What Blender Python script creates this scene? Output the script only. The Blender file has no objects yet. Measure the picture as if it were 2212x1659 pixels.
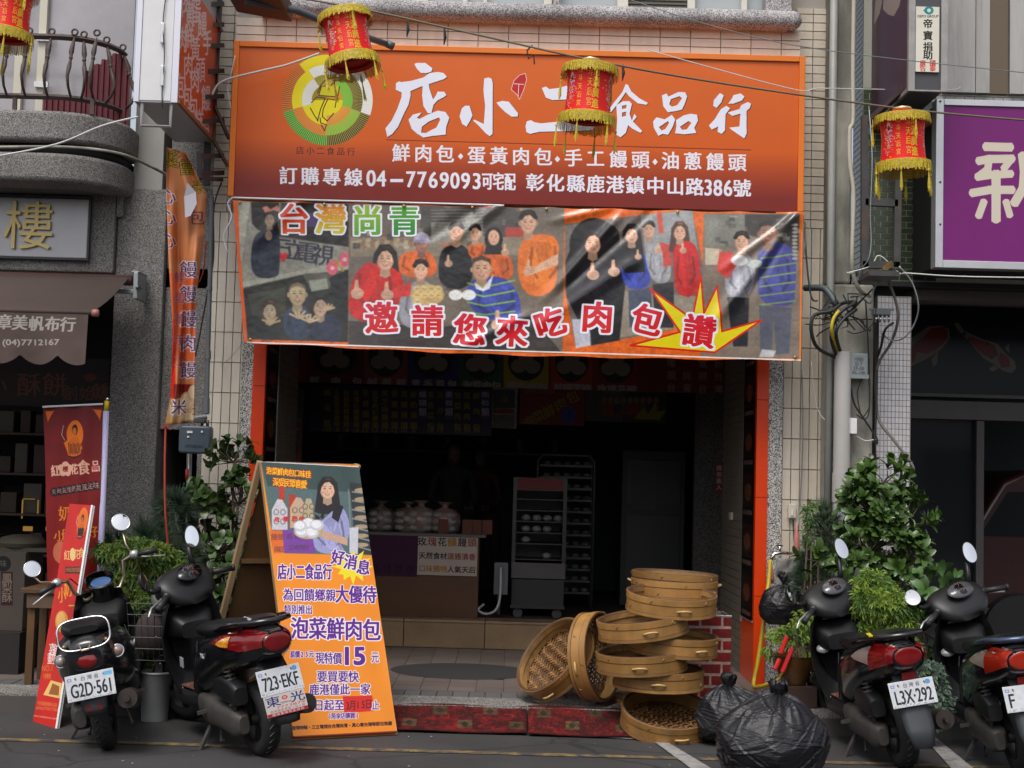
import bpy, math, random
import numpy as np
from mathutils import Vector, Matrix
random.seed(7); RNG = np.random.default_rng(7)
SC = bpy.context.scene
COL = SC.collection
R = math.radians
# ------------------------------------------------------------------ camera, sky, sun, exposure
F, CX, CY, H, YH, ROLL = 3000.0, 1106.0, 829.5, 1.67, 1026.0, 0.0277
PITCH = math.atan((YH-CY)/F)
_f = Vector((0, math.cos(PITCH), math.sin(PITCH)))
_u0 = Vector((0, -math.sin(PITCH), math.cos(PITCH))); _r0 = Vector((1, 0, 0))
_r = _r0*math.cos(ROLL)+_u0*math.sin(ROLL); _u = -_r0*math.sin(ROLL)+_u0*math.cos(ROLL)
CAM = Vector((0, 0, H))
cd = bpy.data.cameras.new('camera'); cd.sensor_width = 36; cd.lens = 36*F/2212; cd.clip_end = 400; cd.clip_start = .05
cam = bpy.data.objects.new('camera', cd); COL.objects.link(cam)
cam.matrix_world = Matrix(((_r.x, _u.x, -_f.x, 0), (_r.y, _u.y, -_f.y, 0), (_r.z, _u.z, -_f.z, H), (0, 0, 0, 1)))
SC.camera = cam
w = bpy.data.worlds.new('World'); SC.world = w; w.use_nodes = True
nt = w.node_tree; nt.nodes.clear()
sky = nt.nodes.new('ShaderNodeTexSky'); sky.sky_type = 'NISHITA'; sky.sun_disc = False
sky.sun_elevation = R(58); sky.sun_rotation = R(200); sky.air_density = 1.0; sky.dust_density = 4.0; sky.ozone_density = 1.0
hs = nt.nodes.new('ShaderNodeHueSaturation'); hs.inputs['Saturation'].default_value = .38
bg = nt.nodes.new('ShaderNodeBackground'); bg.inputs['Strength'].default_value = .11
wo = nt.nodes.new('ShaderNodeOutputWorld')
nt.links.new(sky.outputs[0], hs.inputs['Color']); nt.links.new(hs.outputs[0], bg.inputs[0]); nt.links.new(bg.outputs[0], wo.inputs[0])
sl = bpy.data.lights.new('sun', 'SUN'); sl.energy = 0.9; sl.angle = R(25); sl.color = (1, .96, .9)
so = bpy.data.objects.new('sun', sl); COL.objects.link(so)
_az = R(200); _el = R(58)   # direction to the sun
so.rotation_euler = Vector((math.sin(_az)*math.cos(_el), math.cos(_az)*math.cos(_el), math.sin(_el))).to_track_quat('Z', 'Y').to_euler()
vs = SC.view_settings; vs.view_transform = 'Standard'; vs.look = 'None'; vs.gamma = 1; vs.use_curve_mapping = False; vs.exposure = EXPO = 0.62
SC.render.engine = 'CYCLES'; SC.cycles.max_bounces = 6; SC.cycles.use_denoising = True
# ------------------------------------------------------------------ projection helpers (photo pixel -> point at a given depth / height)
def ray(px, py): return _r*((px-CX)/F)+_u*((CY-py)/F)+_f
def P(px, py, Y):
    d = ray(px, py); return CAM+d*(Y/d.y)
def G(px, py, z=0.):
    d = ray(px, py); return CAM+d*((z-H)/d.z)
def proj(p):
    q = Vector(p)-CAM; k = F/q.dot(_f); return (CX+q.dot(_r)*k, CY-q.dot(_u)*k)
def XZ(px, py, Y):
    p = P(px, py, Y); return p.x, p.z
# ------------------------------------------------------------------ mesh builder
class MB:
    def __init__(s): s.v = []; s.f = []; s.uv = None
    def add(s, vs, fs):
        o = len(s.v); s.v += [tuple(p) for p in vs]; s.f += [tuple(i+o for i in f) for f in fs]; return s
    def box(s, x0, y0, z0, x1, y1, z1):
        return s.add([(x0, y0, z0), (x1, y0, z0), (x1, y1, z0), (x0, y1, z0), (x0, y0, z1), (x1, y0, z1), (x1, y1, z1), (x0, y1, z1)],
                     [(0, 3, 2, 1), (4, 5, 6, 7), (0, 1, 5, 4), (1, 2, 6, 5), (2, 3, 7, 6), (3, 0, 4, 7)])
    def obox(s, c, ax, h):  # centre, three axes, half sizes
        c = Vector(c); A = [Vector(a)*k for a, k in zip(ax, h)]; vs = []
        for z in (-1, 1):
            for x, y in ((-1, -1), (1, -1), (1, 1), (-1, 1)): vs.append(c+A[0]*x+A[1]*y+A[2]*z)
        return s.add(vs, [(0, 3, 2, 1), (4, 5, 6, 7), (0, 1, 5, 4), (1, 2, 6, 5), (2, 3, 7, 6), (3, 0, 4, 7)])
    def bar(s, a, b, wx, wy, up=(0, 0, 1)):
        a = Vector(a); b = Vector(b); d = (b-a); L = d.length; d.normalize(); sd = d.cross(Vector(up))
        if sd.length < 1e-4: sd = Vector((1, 0, 0))
        sd.normalize(); n = sd.cross(d); return s.obox((a+b)/2, (sd, n, d), (wx/2, wy/2, L/2))
    def tube(s, pts, r, n=8, cap=True, closed=False):
        pts = [Vector(p) for p in pts]; m = len(pts); rs = r if isinstance(r, (list, tuple)) else [r]*m
        vs = []; fs = []; prev = None
        for i, p in enumerate(pts):
            if closed: t = pts[(i+1) % m]-pts[i-1]
            else: t = pts[min(i+1, m-1)]-pts[max(i-1, 0)]
            if t.length < 1e-9: t = Vector((0, 0, 1))
            t.normalize()
            if prev is None:
                a = t.cross(Vector((0, 0, 1)))
                if a.length < 1e-3: a = t.cross(Vector((1, 0, 0)))
            else: a = prev-t*prev.dot(t)
            a.normalize(); prev = a; b = t.cross(a)
            for k in range(n):
                th = 2*math.pi*k/n; vs.append(p+(a*math.cos(th)+b*math.sin(th))*rs[i])
        for i in range(m if closed else m-1):
            j = (i+1) % m
            for k in range(n): fs.append((i*n+k, i*n+(k+1) % n, j*n+(k+1) % n, j*n+k))
        if cap and not closed: fs.append(tuple(range(n-1, -1, -1))); fs.append(tuple((m-1)*n+k for k in range(n)))
        return s.add(vs, fs)
    def lathe(s, prof, o=(0, 0, 0), M=None, n=24, cap=False):   # prof [(r, z)]
        vs = []; fs = []; o = Vector(o); m = len(prof)
        for r, z in prof:
            for k in range(n):
                th = 2*math.pi*k/n; p = Vector((r*math.cos(th), r*math.sin(th), z)); vs.append(o+(M@p if M else p))
        for i in range(m-1):
            for k in range(n): fs.append((i*n+k, i*n+(k+1) % n, (i+1)*n+(k+1) % n, (i+1)*n+k))
        if cap: fs.append(tuple(range(n-1, -1, -1))); fs.append(tuple((m-1)*n+k for k in range(n)))
        return s.add(vs, fs)
    def loft(s, secs, closed=True, cap=True):
        n = len(secs[0]); vs = [p for q in secs for p in q]; fs = []
        for i in range(len(secs)-1):
            for k in range(n if closed else n-1): fs.append((i*n+k, i*n+(k+1) % n, (i+1)*n+(k+1) % n, (i+1)*n+k))
        if cap and closed: fs.append(tuple(range(n-1, -1, -1))); fs.append(tuple((len(secs)-1)*n+k for k in range(n)))
        return s.add(vs, fs)
    def prism(s, poly, o, u, v, w):   # poly [(a,b)] in frame o,u,v ; extruded by vector w
        o = Vector(o); u = Vector(u); v = Vector(v); w = Vector(w); n = len(poly)
        A = [o+u*a+v*b for a, b in poly]; B = [p+w for p in A]
        return s.add(A+B, [tuple(range(n)), tuple(range(2*n-1, n-1, -1))]+[(i, n+i, n+(i+1) % n, (i+1) % n) for i in range(n)])
    def ell(s, c, rr, n=12, m=8, M=None):
        c = Vector(c); vs = []; fs = []
        for i in range(m+1):
            ph = math.pi*i/m
            for k in range(n):
                th = 2*math.pi*k/n; p = Vector((rr[0]*math.sin(ph)*math.cos(th), rr[1]*math.sin(ph)*math.sin(th), rr[2]*math.cos(ph)))
                vs.append(c+(M@p if M else p))
        for i in range(m):
            for k in range(n): fs.append((i*n+k, (i+1)*n+k, (i+1)*n+(k+1) % n, i*n+(k+1) % n))
        return s.add(vs, fs)
    def grid(s, pts, nu, nv, uv=None):   # pts row-major nv rows of nu
        o = len(s.v); s.v += [tuple(p) for p in pts]
        s.f += [(o+j*nu+i, o+j*nu+i+1, o+(j+1)*nu+i+1, o+(j+1)*nu+i) for j in range(nv-1) for i in range(nu-1)]
        if uv is not None: s.uv = (s.uv or [])+list(uv)
        return s
    def me(s, name, smooth=False):
        m = bpy.data.meshes.new(name); m.from_pydata(s.v, [], s.f)
        if s.uv:
            l = m.uv_layers.new(name='UVMap'); idx = np.zeros(len(m.loops), dtype=np.int32); m.loops.foreach_get('vertex_index', idx)
            l.data.foreach_set('uv', np.array(s.uv, dtype=np.float32)[idx].ravel())
        if smooth: m.shade_smooth() if hasattr(m, 'shade_smooth') else None
        m.validate(); m.update(); return m
    def build(s, name, mat, parent=None, smooth=False, bevel=0, label=None, auto=None, seg=2, solid=0):
        m = s.me(name, smooth); m.materials.append(mat)
        o = bpy.data.objects.new(name, m); COL.objects.link(o); par(o, parent)
        if solid: q = o.modifiers.new('t', 'SOLIDIFY'); q.thickness = solid
        if bevel: q = o.modifiers.new('b', 'BEVEL'); q.width = bevel; q.segments = seg; q.limit_method = 'ANGLE'; q.angle_limit = R(35)
        if auto or (bevel and smooth): m.set_sharp_from_angle(angle=R(auto or 40))
        if label: o['label'] = label
        return o
def par(o, parent):
    if parent is not None:
        o.parent = parent; M = Matrix.Identity(4); q = parent
        while q is not None: M = q.matrix_local_() @ M if False else M; q = None
        o.matrix_parent_inverse = BASE.get(parent.name, Matrix.Identity(4))
BASE = {}
def tag(o, label, cat, group=None, kind=None):
    if label: o['label'] = label
    if cat: o['category'] = cat
    if group: o['group'] = group
    if kind: o['kind'] = kind
    return o
def thing(name, label, cat, loc=(0, 0, 0), group=None):
    o = bpy.data.objects.new(name, None); COL.objects.link(o); o.location = loc; o.empty_display_size = .1
    BASE[o.name] = Matrix.Translation(-Vector(loc)); return tag(o, label, cat, group)
def struct(o): o['kind'] = 'structure'; return o
def stuff(o): o['kind'] = 'stuff'; return o
def kids(o): return [c for c in bpy.data.objects if c.parent == o]
def copy_tree(o, parent=None):
    c = o.copy(); COL.objects.link(c); c.parent = parent
    for ch in kids(o):
        copy_tree(ch, c)
    return c
def piece(mesh, name, parent, M, mat=None):
    o = bpy.data.objects.new(name, mesh); COL.objects.link(o); o.parent = parent
    o.matrix_parent_inverse = BASE.get(parent.name, Matrix.Identity(4)); o.matrix_basis = M; return o
# ------------------------------------------------------------------ materials
def srgb(c): return tuple(((x/12.92) if x <= .04045 else ((x+.055)/1.055)**2.4) for x in c)
def hexc(h): return srgb(tuple(int(h[i:i+2], 16)/255 for i in (0, 2, 4)))
MATS = {}
def mat(name, c=(.5, .5, .5), rough=.5, metal=0, var=.0, vs_=8, bump=0, bs=60, coat=0, c2=None, c2s=6, c2w=.5, objvar=0, trans=0, spec=.5, coords='Object', stretch=None, emit=None, es=0, edge=.08, streak=0, cracks=0):
    if name in MATS: return MATS[name]
    if isinstance(c, str): c = hexc(c)
    if isinstance(c2, str): c2 = hexc(c2)
    m = bpy.data.materials.new(name); m.use_nodes = True; t = m.node_tree; N = t.nodes; L = t.links; b = N['Principled BSDF']
    b.inputs['Roughness'].default_value = rough; b.inputs['Metallic'].default_value = metal; b.inputs['Specular IOR Level'].default_value = spec
    if coat: b.inputs['Coat Weight'].default_value = coat; b.inputs['Coat Roughness'].default_value = .08
    if trans: b.inputs['Transmission Weight'].default_value = trans
    tc = N.new('ShaderNodeTexCoord'); src = tc.outputs[coords]
    if stretch:
        mp = N.new('ShaderNodeMapping'); mp.inputs['Scale'].default_value = stretch; L.new(src, mp.inputs[0]); src = mp.outputs[0]
    col = None
    def rgb(cc):
        q = N.new('ShaderNodeRGB'); q.outputs[0].default_value = (*cc[:3], 1); return q.outputs[0]
    col = rgb(c)
    def noise(scale, det=5, rg=.6):
        q = N.new('ShaderNodeTexNoise'); q.inputs['Scale'].default_value = scale; q.inputs['Detail'].default_value = det; q.inputs['Roughness'].default_value = rg; L.new(src, q.inputs['Vector']); return q.outputs['Fac']
    if c2:
        mr = N.new('ShaderNodeMapRange'); mr.inputs[1].default_value = c2w-edge; mr.inputs[2].default_value = c2w+edge; L.new(noise(c2s), mr.inputs[0])
        mx = N.new('ShaderNodeMix'); mx.data_type = 'RGBA'; L.new(mr.outputs[0], mx.inputs[0]); L.new(col, mx.inputs[6]); L.new(rgb(c2), mx.inputs[7]); col = mx.outputs[2]
    if var or objvar:
        hv = N.new('ShaderNodeHueSaturation'); L.new(col, hv.inputs['Color']); col = hv.outputs[0]; last = None
        if var:
            mr = N.new('ShaderNodeMapRange'); mr.inputs[1].default_value = .25; mr.inputs[2].default_value = .75; mr.inputs[3].default_value = 1-var; mr.inputs[4].default_value = 1+var; L.new(noise(vs_), mr.inputs[0]); last = mr.outputs[0]
        if objvar:
            oi = N.new('ShaderNodeObjectInfo'); mr = N.new('ShaderNodeMapRange'); mr.inputs[3].default_value = 1-objvar; mr.inputs[4].default_value = 1+objvar; L.new(oi.outputs['Random'], mr.inputs[0])
            if last:
                mm = N.new('ShaderNodeMath'); mm.operation = 'MULTIPLY'; L.new(last, mm.inputs[0]); L.new(mr.outputs[0], mm.inputs[1]); last = mm.outputs[0]
            else: last = mr.outputs[0]
        L.new(last, hv.inputs['Value'])
    if streak or cracks:    # rain streaks and cracks laid out in world space
        gn = N.new('ShaderNodeNewGeometry'); mp = N.new('ShaderNodeMapping'); mp.inputs['Scale'].default_value = (7, 7, .7) if streak else (1, 1, 1); L.new(gn.outputs['Position'], mp.inputs[0])
        q = N.new('ShaderNodeTexNoise'); q.inputs['Scale'].default_value = 1 if streak else 1.5; q.inputs['Detail'].default_value = 6; L.new(mp.outputs[0], q.inputs['Vector']); mr = N.new('ShaderNodeMapRange')
        if streak: mr.inputs[1].default_value = .42; mr.inputs[2].default_value = .72; mr.inputs[3].default_value = 1; mr.inputs[4].default_value = 1-streak; L.new(q.outputs['Fac'], mr.inputs[0])
        else:
            ad = N.new('ShaderNodeVectorMath'); ad.operation = 'MULTIPLY_ADD'; ad.inputs[1].default_value = (.55, .55, .55); L.new(q.outputs['Color'], ad.inputs[0]); L.new(gn.outputs['Position'], ad.inputs[2]); vo = N.new('ShaderNodeTexVoronoi'); vo.feature = 'DISTANCE_TO_EDGE'; vo.inputs['Scale'].default_value = cracks; L.new(ad.outputs[0], vo.inputs['Vector']); mr.inputs[1].default_value = .0; mr.inputs[2].default_value = .012; mr.inputs[3].default_value = .45; mr.inputs[4].default_value = 1; L.new(vo.outputs['Distance'], mr.inputs[0])
        h2 = N.new('ShaderNodeHueSaturation'); L.new(col, h2.inputs['Color']); L.new(mr.outputs[0], h2.inputs['Value']); col = h2.outputs[0]
    L.new(col, b.inputs['Base Color'])
    if emit:
        b.inputs['Emission Color'].default_value = (*emit[:3], 1); b.inputs['Emission Strength'].default_value = es
    if bump:
        bn = N.new('ShaderNodeBump'); bn.inputs['Strength'].default_value = bump; bn.inputs['Distance'].default_value = .004; L.new(noise(bs, 6), bn.inputs['Height']); L.new(bn.outputs[0], b.inputs['Normal'])
    MATS[name] = m; return m
def speckle(name, cols, scale=220, rough=.6, bump=.3, dirt=.12):   # pebble-dash / granite chip
    m = bpy.data.materials.new(name); m.use_nodes = True; t = m.node_tree; N = t.nodes; L = t.links; b = N['Principled BSDF']
    b.inputs['Roughness'].default_value = rough
    tc = N.new('ShaderNodeTexCoord'); v = N.new('ShaderNodeTexVoronoi'); v.inputs['Scale'].default_value = scale; L.new(tc.outputs['Object'], v.inputs['Vector'])
    wn = N.new('ShaderNodeTexWhiteNoise'); L.new(v.outputs['Color'], wn.inputs['Vector']); cr = N.new('ShaderNodeValToRGB'); cr.color_ramp.interpolation = 'CONSTANT'
    els = cr.color_ramp.elements; n = len(cols); els[0].color = (*hexc(cols[0]), 1); els[1].position = 1/n; els[1].color = (*hexc(cols[1]), 1)
    for i in range(2, n): e = els.new(i/n); e.color = (*hexc(cols[i]), 1)
    L.new(wn.outputs['Value'], cr.inputs[0]); no = N.new('ShaderNodeTexNoise'); no.inputs['Scale'].default_value = 1; no.inputs['Detail'].default_value = 7; mp = N.new('ShaderNodeMapping'); mp.inputs['Scale'].default_value = (4, 4, .9); L.new(tc.outputs['Object'], mp.inputs[0]); L.new(mp.outputs[0], no.inputs['Vector'])
    mr = N.new('ShaderNodeMapRange'); mr.inputs[1].default_value = .35; mr.inputs[2].default_value = .65; mr.inputs[3].default_value = 1-dirt*1.6; mr.inputs[4].default_value = 1+dirt; L.new(no.outputs[0], mr.inputs[0])
    hv = N.new('ShaderNodeHueSaturation'); L.new(cr.outputs[0], hv.inputs['Color']); L.new(mr.outputs[0], hv.inputs['Value']); L.new(hv.outputs[0], b.inputs['Base Color'])
    if bump:
        bn = N.new('ShaderNodeBump'); bn.inputs['Strength'].default_value = bump; bn.inputs['Distance'].default_value = .003; L.new(v.outputs['Distance'], bn.inputs['Height']); L.new(bn.outputs[0], b.inputs['Normal'])
    MATS[name] = m; return m
# ------------------------------------------------------------------ flat print: a small rasteriser that paints sign faces and posters
_GC = {}
def glyph(s):
    if s in _GC: return _GC[s]
    c = bpy.data.curves.new('glyph', 'FONT'); c.body = s; c.size = 1; c.resolution_u = 4
    o = bpy.data.objects.new('glyph', c); COL.objects.link(o); dg = bpy.context.evaluated_depsgraph_get(); ev = o.evaluated_get(dg); m = ev.to_mesh()
    cnt = {}
    for p in m.polygons:
        v = list(p.vertices)
        for i in range(len(v)):
            k = (min(v[i], v[i-1]), max(v[i], v[i-1])); cnt[k] = cnt.get(k, 0)+1
    co = [(v.co.x, v.co.y) for v in m.vertices]
    e = np.array([[co[a], co[b]] for (a, b), n in cnt.items() if n == 1], dtype=np.float64) if cnt else np.zeros((0, 2, 2))
    ev.to_mesh_clear(); bpy.data.objects.remove(o); bpy.data.curves.remove(c); _GC[s] = e; return e
def ell_pts(cx, cy, rx, ry, n=32, a0=0, a1=360, rot=0):
    c, s = math.cos(R(rot)), math.sin(R(rot)); out = []
    for i in range(n+1 if a1-a0 < 360 else n):
        t = R(a0+(a1-a0)*i/n); x, y = rx*math.cos(t), ry*math.sin(t); out.append((cx+x*c-y*s, cy+x*s+y*c))
    return out
class Canvas:
    """raster W x H; draw calls take photo pixels and go through conv (pixel -> face coordinates 0..1, v down)"""
    def __init__(s, W, Hh, col, conv=None):
        s.W, s.H = W, Hh; s.a = np.zeros((Hh, W, 3), np.float32); s.a[:] = col; s.conv = conv or (lambda x, y: (x, y))
    def pt(s, x, y):
        u, v = s.conv(x, y); return u*s.W, v*s.H
    def raster(s, E, pad=0):
        if len(E) == 0: return None
        x0 = int(max(0, math.floor(E[..., 0].min())-pad-1)); x1 = int(min(s.W, math.ceil(E[..., 0].max())+pad+2))
        y0 = int(max(0, math.floor(E[..., 1].min())-pad-1)); y1 = int(min(s.H, math.ceil(E[..., 1].max())+pad+2))
        if x1 <= x0 or y1 <= y0: return None
        w_, h_ = x1-x0, y1-y0; SS = 2
        A = (E[:, 0]-[x0, y0])*SS; B = (E[:, 1]-[x0, y0])*SS; sw = A[:, 1] > B[:, 1]; A[sw], B[sw] = B[sw].copy(), A[sw].copy()
        r0 = np.clip(np.ceil(A[:, 1]-.5), 0, h_*SS).astype(int); r1 = np.clip(np.ceil(B[:, 1]-.5), 0, h_*SS).astype(int); n = r1-r0
        k = n > 0; A, B, r0, n = A[k], B[k], r0[k], n[k]
        if not len(n): return None
        idx = np.repeat(np.arange(len(n)), n); off = np.arange(n.sum())-np.repeat(np.cumsum(n)-n, n); rows = r0[idx]+off
        t = (rows+.5-A[idx, 1])/(B[idx, 1]-A[idx, 1]); xs = A[idx, 0]+t*(B[idx, 0]-A[idx, 0]); cs = np.clip(np.ceil(xs-.5), 0, w_*SS).astype(int)
        d = np.zeros((h_*SS, w_*SS+1), np.int32); np.add.at(d, (rows, cs), 1); m = (np.cumsum(d, axis=1)[:, :-1] % 2).astype(np.float32)
        m = m.reshape(h_, SS, w_, SS).mean(axis=(1, 3)); return (y0, y1, x0, x1, m)
    def blend(s, r, col, al=1.):
        if r is None: return
        y0, y1, x0, x1, m = r; m = (m*al)[..., None]; c = col(x0, x1, y0, y1) if callable(col) else np.array(col, np.float32)
        s.a[y0:y1, x0:x1] = s.a[y0:y1, x0:x1]*(1-m)+c*m
    @staticmethod
    def dil(r, k):
        y0, y1, x0, x1, m = r; m = m.copy()
        for i in range(int(round(k))):
            q = m.copy(); q[1:] = np.maximum(q[1:], m[:-1]); q[:-1] = np.maximum(q[:-1], m[1:]); q[:, 1:] = np.maximum(q[:, 1:], m[:, :-1]); q[:, :-1] = np.maximum(q[:, :-1], m[:, 1:])
            if i % 3 != 1:
                q[1:, 1:] = np.maximum(q[1:, 1:], m[:-1, :-1]); q[:-1, :-1] = np.maximum(q[:-1, :-1], m[1:, 1:]); q[1:, :-1] = np.maximum(q[1:, :-1], m[:-1, 1:]); q[:-1, 1:] = np.maximum(q[:-1, 1:], m[1:, :-1])
            m = q
        return (y0, y1, x0, x1, m)
    @staticmethod
    def dilx(r, k):
        y0, y1, x0, x1, m = r; o = m.copy()
        for i in range(1, int(round(k))+1): o[:, i:] = np.maximum(o[:, i:], m[:, :-i])
        return (y0, y1, x0, x1, o)
    def edges(s, pts):
        q = np.array([s.pt(*p) for p in pts]); return np.stack([q, np.roll(q, -1, axis=0)], axis=1)
    def poly(s, pts, col, al=1., out=0, outc=(1, 1, 1)):
        E = np.concatenate([s.edges(p) for p in pts]) if isinstance(pts[0][0], (tuple, list)) else s.edges(pts)
        r = s.raster(E, out)
        if r is None: return s
        if out: s.blend(s.dil(r, out), outc, al)
        s.blend(r, col, al); return s
    def ell(s, cx, cy, rx, ry, col, al=1., rot=0, **k): return s.poly(ell_pts(cx, cy, rx, ry, rot=rot), col, al, **k)
    def rect(s, x0, y0, x1, y1, col, al=1., **k): return s.poly([(x0, y0), (x1, y0), (x1, y1), (x0, y1)], col, al, **k)
    def line(s, pts, w_, col, al=1.):
        for (a, b), (c, d) in zip(pts[:-1], pts[1:]):
            L = math.hypot(c-a, d-b) or 1; nx, ny = -(d-b)/L*w_/2, (c-a)/L*w_/2; ex, ey = (c-a)/L*w_*.3, (d-b)/L*w_*.3
            s.poly([(a+nx-ex, b+ny-ey), (c+nx+ex, d+ny+ey), (c-nx+ex, d-ny+ey), (a-nx-ex, b-ny-ey)], col, al)
        return s
    def text(s, t, cx, cy, size, col, bold=0, out=0, outc=(1, 1, 1), rot=0, sx=1, boldx=0, al=1., shear=0, shadow=None):
        """one string centred at cx,cy; size = height of an em in photo pixels"""
        E = glyph(t)
        if len(E) == 0: return s
        E = E.copy(); 
        if ord(t[0]) > 0x2e80: mx, my = (len(t))*.5*CJKW, CJKM
        else: mx, my = (E[..., 0].min()+E[..., 0].max())/2, (E[..., 1].min()+E[..., 1].max())/2
        E -= [mx, my]; E[..., 1] *= -1; E *= size*TS; E[..., 0] *= sx; E[..., 0] += -shear*E[..., 1]
        c_, s_ = math.cos(R(rot)), math.sin(R(rot)); X = E[..., 0]*c_-E[..., 1]*s_; Y = E[..., 0]*s_+E[..., 1]*c_
        o = np.array(s.pt(cx, cy)); ux = np.array(s.pt(cx+1, cy))-o; uy = np.array(s.pt(cx, cy+1))-o
        Q = o+X[..., None]*ux+Y[..., None]*uy; k = np.hypot(*uy)
        r = s.raster(Q, int((out+bold+boldx)*k)+2)
        if r is None: return s
        if bold*k >= .5: r = s.dil(r, bold*k)
        if boldx*k >= .5: r = s.dilx(r, boldx*k)
        if shadow:
            y0, y1, x0, x1, m = r; d = int(round(shadow*k)); m2 = np.zeros_like(m); m2[d:, d:] = m[:-d, :-d] if d else m; s.blend((y0, y1, x0, x1, m2), (.12, .05, .03), .8)
        if out: s.blend(s.dil(r, out*k), outc, al)
        s.blend(r, col, al); return s
    def run(s, t, p0, p1, size, col, **k):   # characters spread between two centres
        n = len(t)
        for i, ch in enumerate(t):
            if ch == ' ': continue
            f = i/(n-1) if n > 1 else 0; s.text(ch, p0[0]+(p1[0]-p0[0])*f, p0[1]+(p1[1]-p0[1])*f, size, col, **k)
        return s
    def fit(s, t, x0, y0, x1, y1, col, **k):  # latin string stretched into a box
        E = glyph(t); w_ = np.ptp(E[..., 0]); h_ = np.ptp(E[..., 1]); size = (y1-y0)/(h_*TS)
        return s.text(t, (x0+x1)/2, (y0+y1)/2, size, col, sx=(x1-x0)/(w_*size*TS), **k)
    def blur(s, n=1):
        a = s.a
        for _ in range(n):
            p = np.pad(a, ((1, 1), (1, 1), (0, 0)), 'edge'); a = (p[1:-1, 1:-1]*4+p[:-2, 1:-1]*2+p[2:, 1:-1]*2+p[1:-1, :-2]*2+p[1:-1, 2:]*2+p[:-2, :-2]+p[:-2, 2:]+p[2:, :-2]+p[2:, 2:])/16
        s.a = a; return s
    def noise(s, amt, cell, box=None):
        y0, y1, x0, x1 = box or (0, s.H, 0, s.W); h_, w_ = y1-y0, x1-x0; gh, gw = max(2, h_//cell+2), max(2, w_//cell+2)
        g = RNG.random((gh, gw)).astype(np.float32); yy = np.linspace(0, gh-1.001, h_); xx = np.linspace(0, gw-1.001, w_); iy = yy.astype(int); ix = xx.astype(int); fy = (yy-iy)[:, None]; fx = (xx-ix)[None]
        v = (g[iy][:, ix]*(1-fx)+g[iy][:, ix+1]*fx)*(1-fy)+(g[iy+1][:, ix]*(1-fx)+g[iy+1][:, ix+1]*fx)*fy
        s.a[y0:y1, x0:x1] = np.clip(s.a[y0:y1, x0:x1]*(1+(v[..., None]-.5)*2*amt), 0, 1); return s
    def image(s, name):
        im = bpy.data.images.new(name, s.W, s.H); px = np.ones((s.H, s.W, 4), np.float32); px[..., :3] = np.clip(s.a[::-1], 0, 1); im.pixels.foreach_set(px.ravel()); im.update(); im.pack(); return im
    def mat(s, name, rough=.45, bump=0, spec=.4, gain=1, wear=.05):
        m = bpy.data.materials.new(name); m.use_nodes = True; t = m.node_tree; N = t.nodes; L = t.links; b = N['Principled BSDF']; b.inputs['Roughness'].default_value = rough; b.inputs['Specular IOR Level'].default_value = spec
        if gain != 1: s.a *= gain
        q = N.new('ShaderNodeTexImage'); q.image = s.image(name); q.extension = 'EXTEND'; tc = N.new('ShaderNodeTexCoord'); no = N.new('ShaderNodeTexNoise'); no.inputs['Scale'].default_value = 3; no.inputs['Detail'].default_value = 6; L.new(tc.outputs['Object'], no.inputs['Vector'])
        mr = N.new('ShaderNodeMapRange'); mr.inputs[1].default_value = .3; mr.inputs[2].default_value = .7; mr.inputs[3].default_value = 1-wear; mr.inputs[4].default_value = 1+wear; L.new(no.outputs[0], mr.inputs[0]); hv = N.new('ShaderNodeHueSaturation'); L.new(q.outputs[0], hv.inputs['Color']); L.new(mr.outputs[0], hv.inputs['Value']); L.new(hv.outputs[0], b.inputs['Base Color'])
        if bump:
            bn = N.new('ShaderNodeBump'); bn.inputs['Strength'].default_value = bump; bn.inputs['Distance'].default_value = .01; n2 = N.new('ShaderNodeTexNoise'); n2.inputs['Scale'].default_value = 9; L.new(tc.outputs['Object'], n2.inputs['Vector']); L.new(n2.outputs[0], bn.inputs['Height']); L.new(bn.outputs[0], b.inputs['Normal'])
        return m
_t = glyph('國'); CJKW, CJKM = float(_t[..., 0].max()+_t[..., 0].min()), float((_t[..., 1].max()+_t[..., 1].min())/2); TS = .93/float(np.ptp(_t[..., 1]))
def face_conv(o, u, v):
    """photo pixel -> (s, t) on the parallelogram o + s*u + t*v (t runs down)"""
    o = Vector(o); u = Vector(u); v = Vector(v); n = u.cross(v); uu, uv_, vv = u.dot(u), u.dot(v), v.dot(v); D = uu*vv-uv_*uv_
    def f(x, y):
        d = ray(x, y); k = (o-CAM).dot(n)/d.dot(n); q = CAM+d*k-o; a, b = q.dot(u), q.dot(v); return (a*vv-b*uv_)/D, (b*uu-a*uv_)/D
    return f
def face(mb, o, u, v):
    o = Vector(o); u = Vector(u); v = Vector(v); return mb.grid([o, o+u, o+v, o+u+v], 2, 2, [(0, 1), (1, 1), (0, 0), (1, 0)])
def C(x0, y0, s):   # zoom-crop pixel -> photo pixel
    k = .60636
    def f(*pts): return [((x0+a/s)*k, (y0+b/s)*k) for a, b in pts]
    return f
WHITE = (.93, .93, .98)
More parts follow.
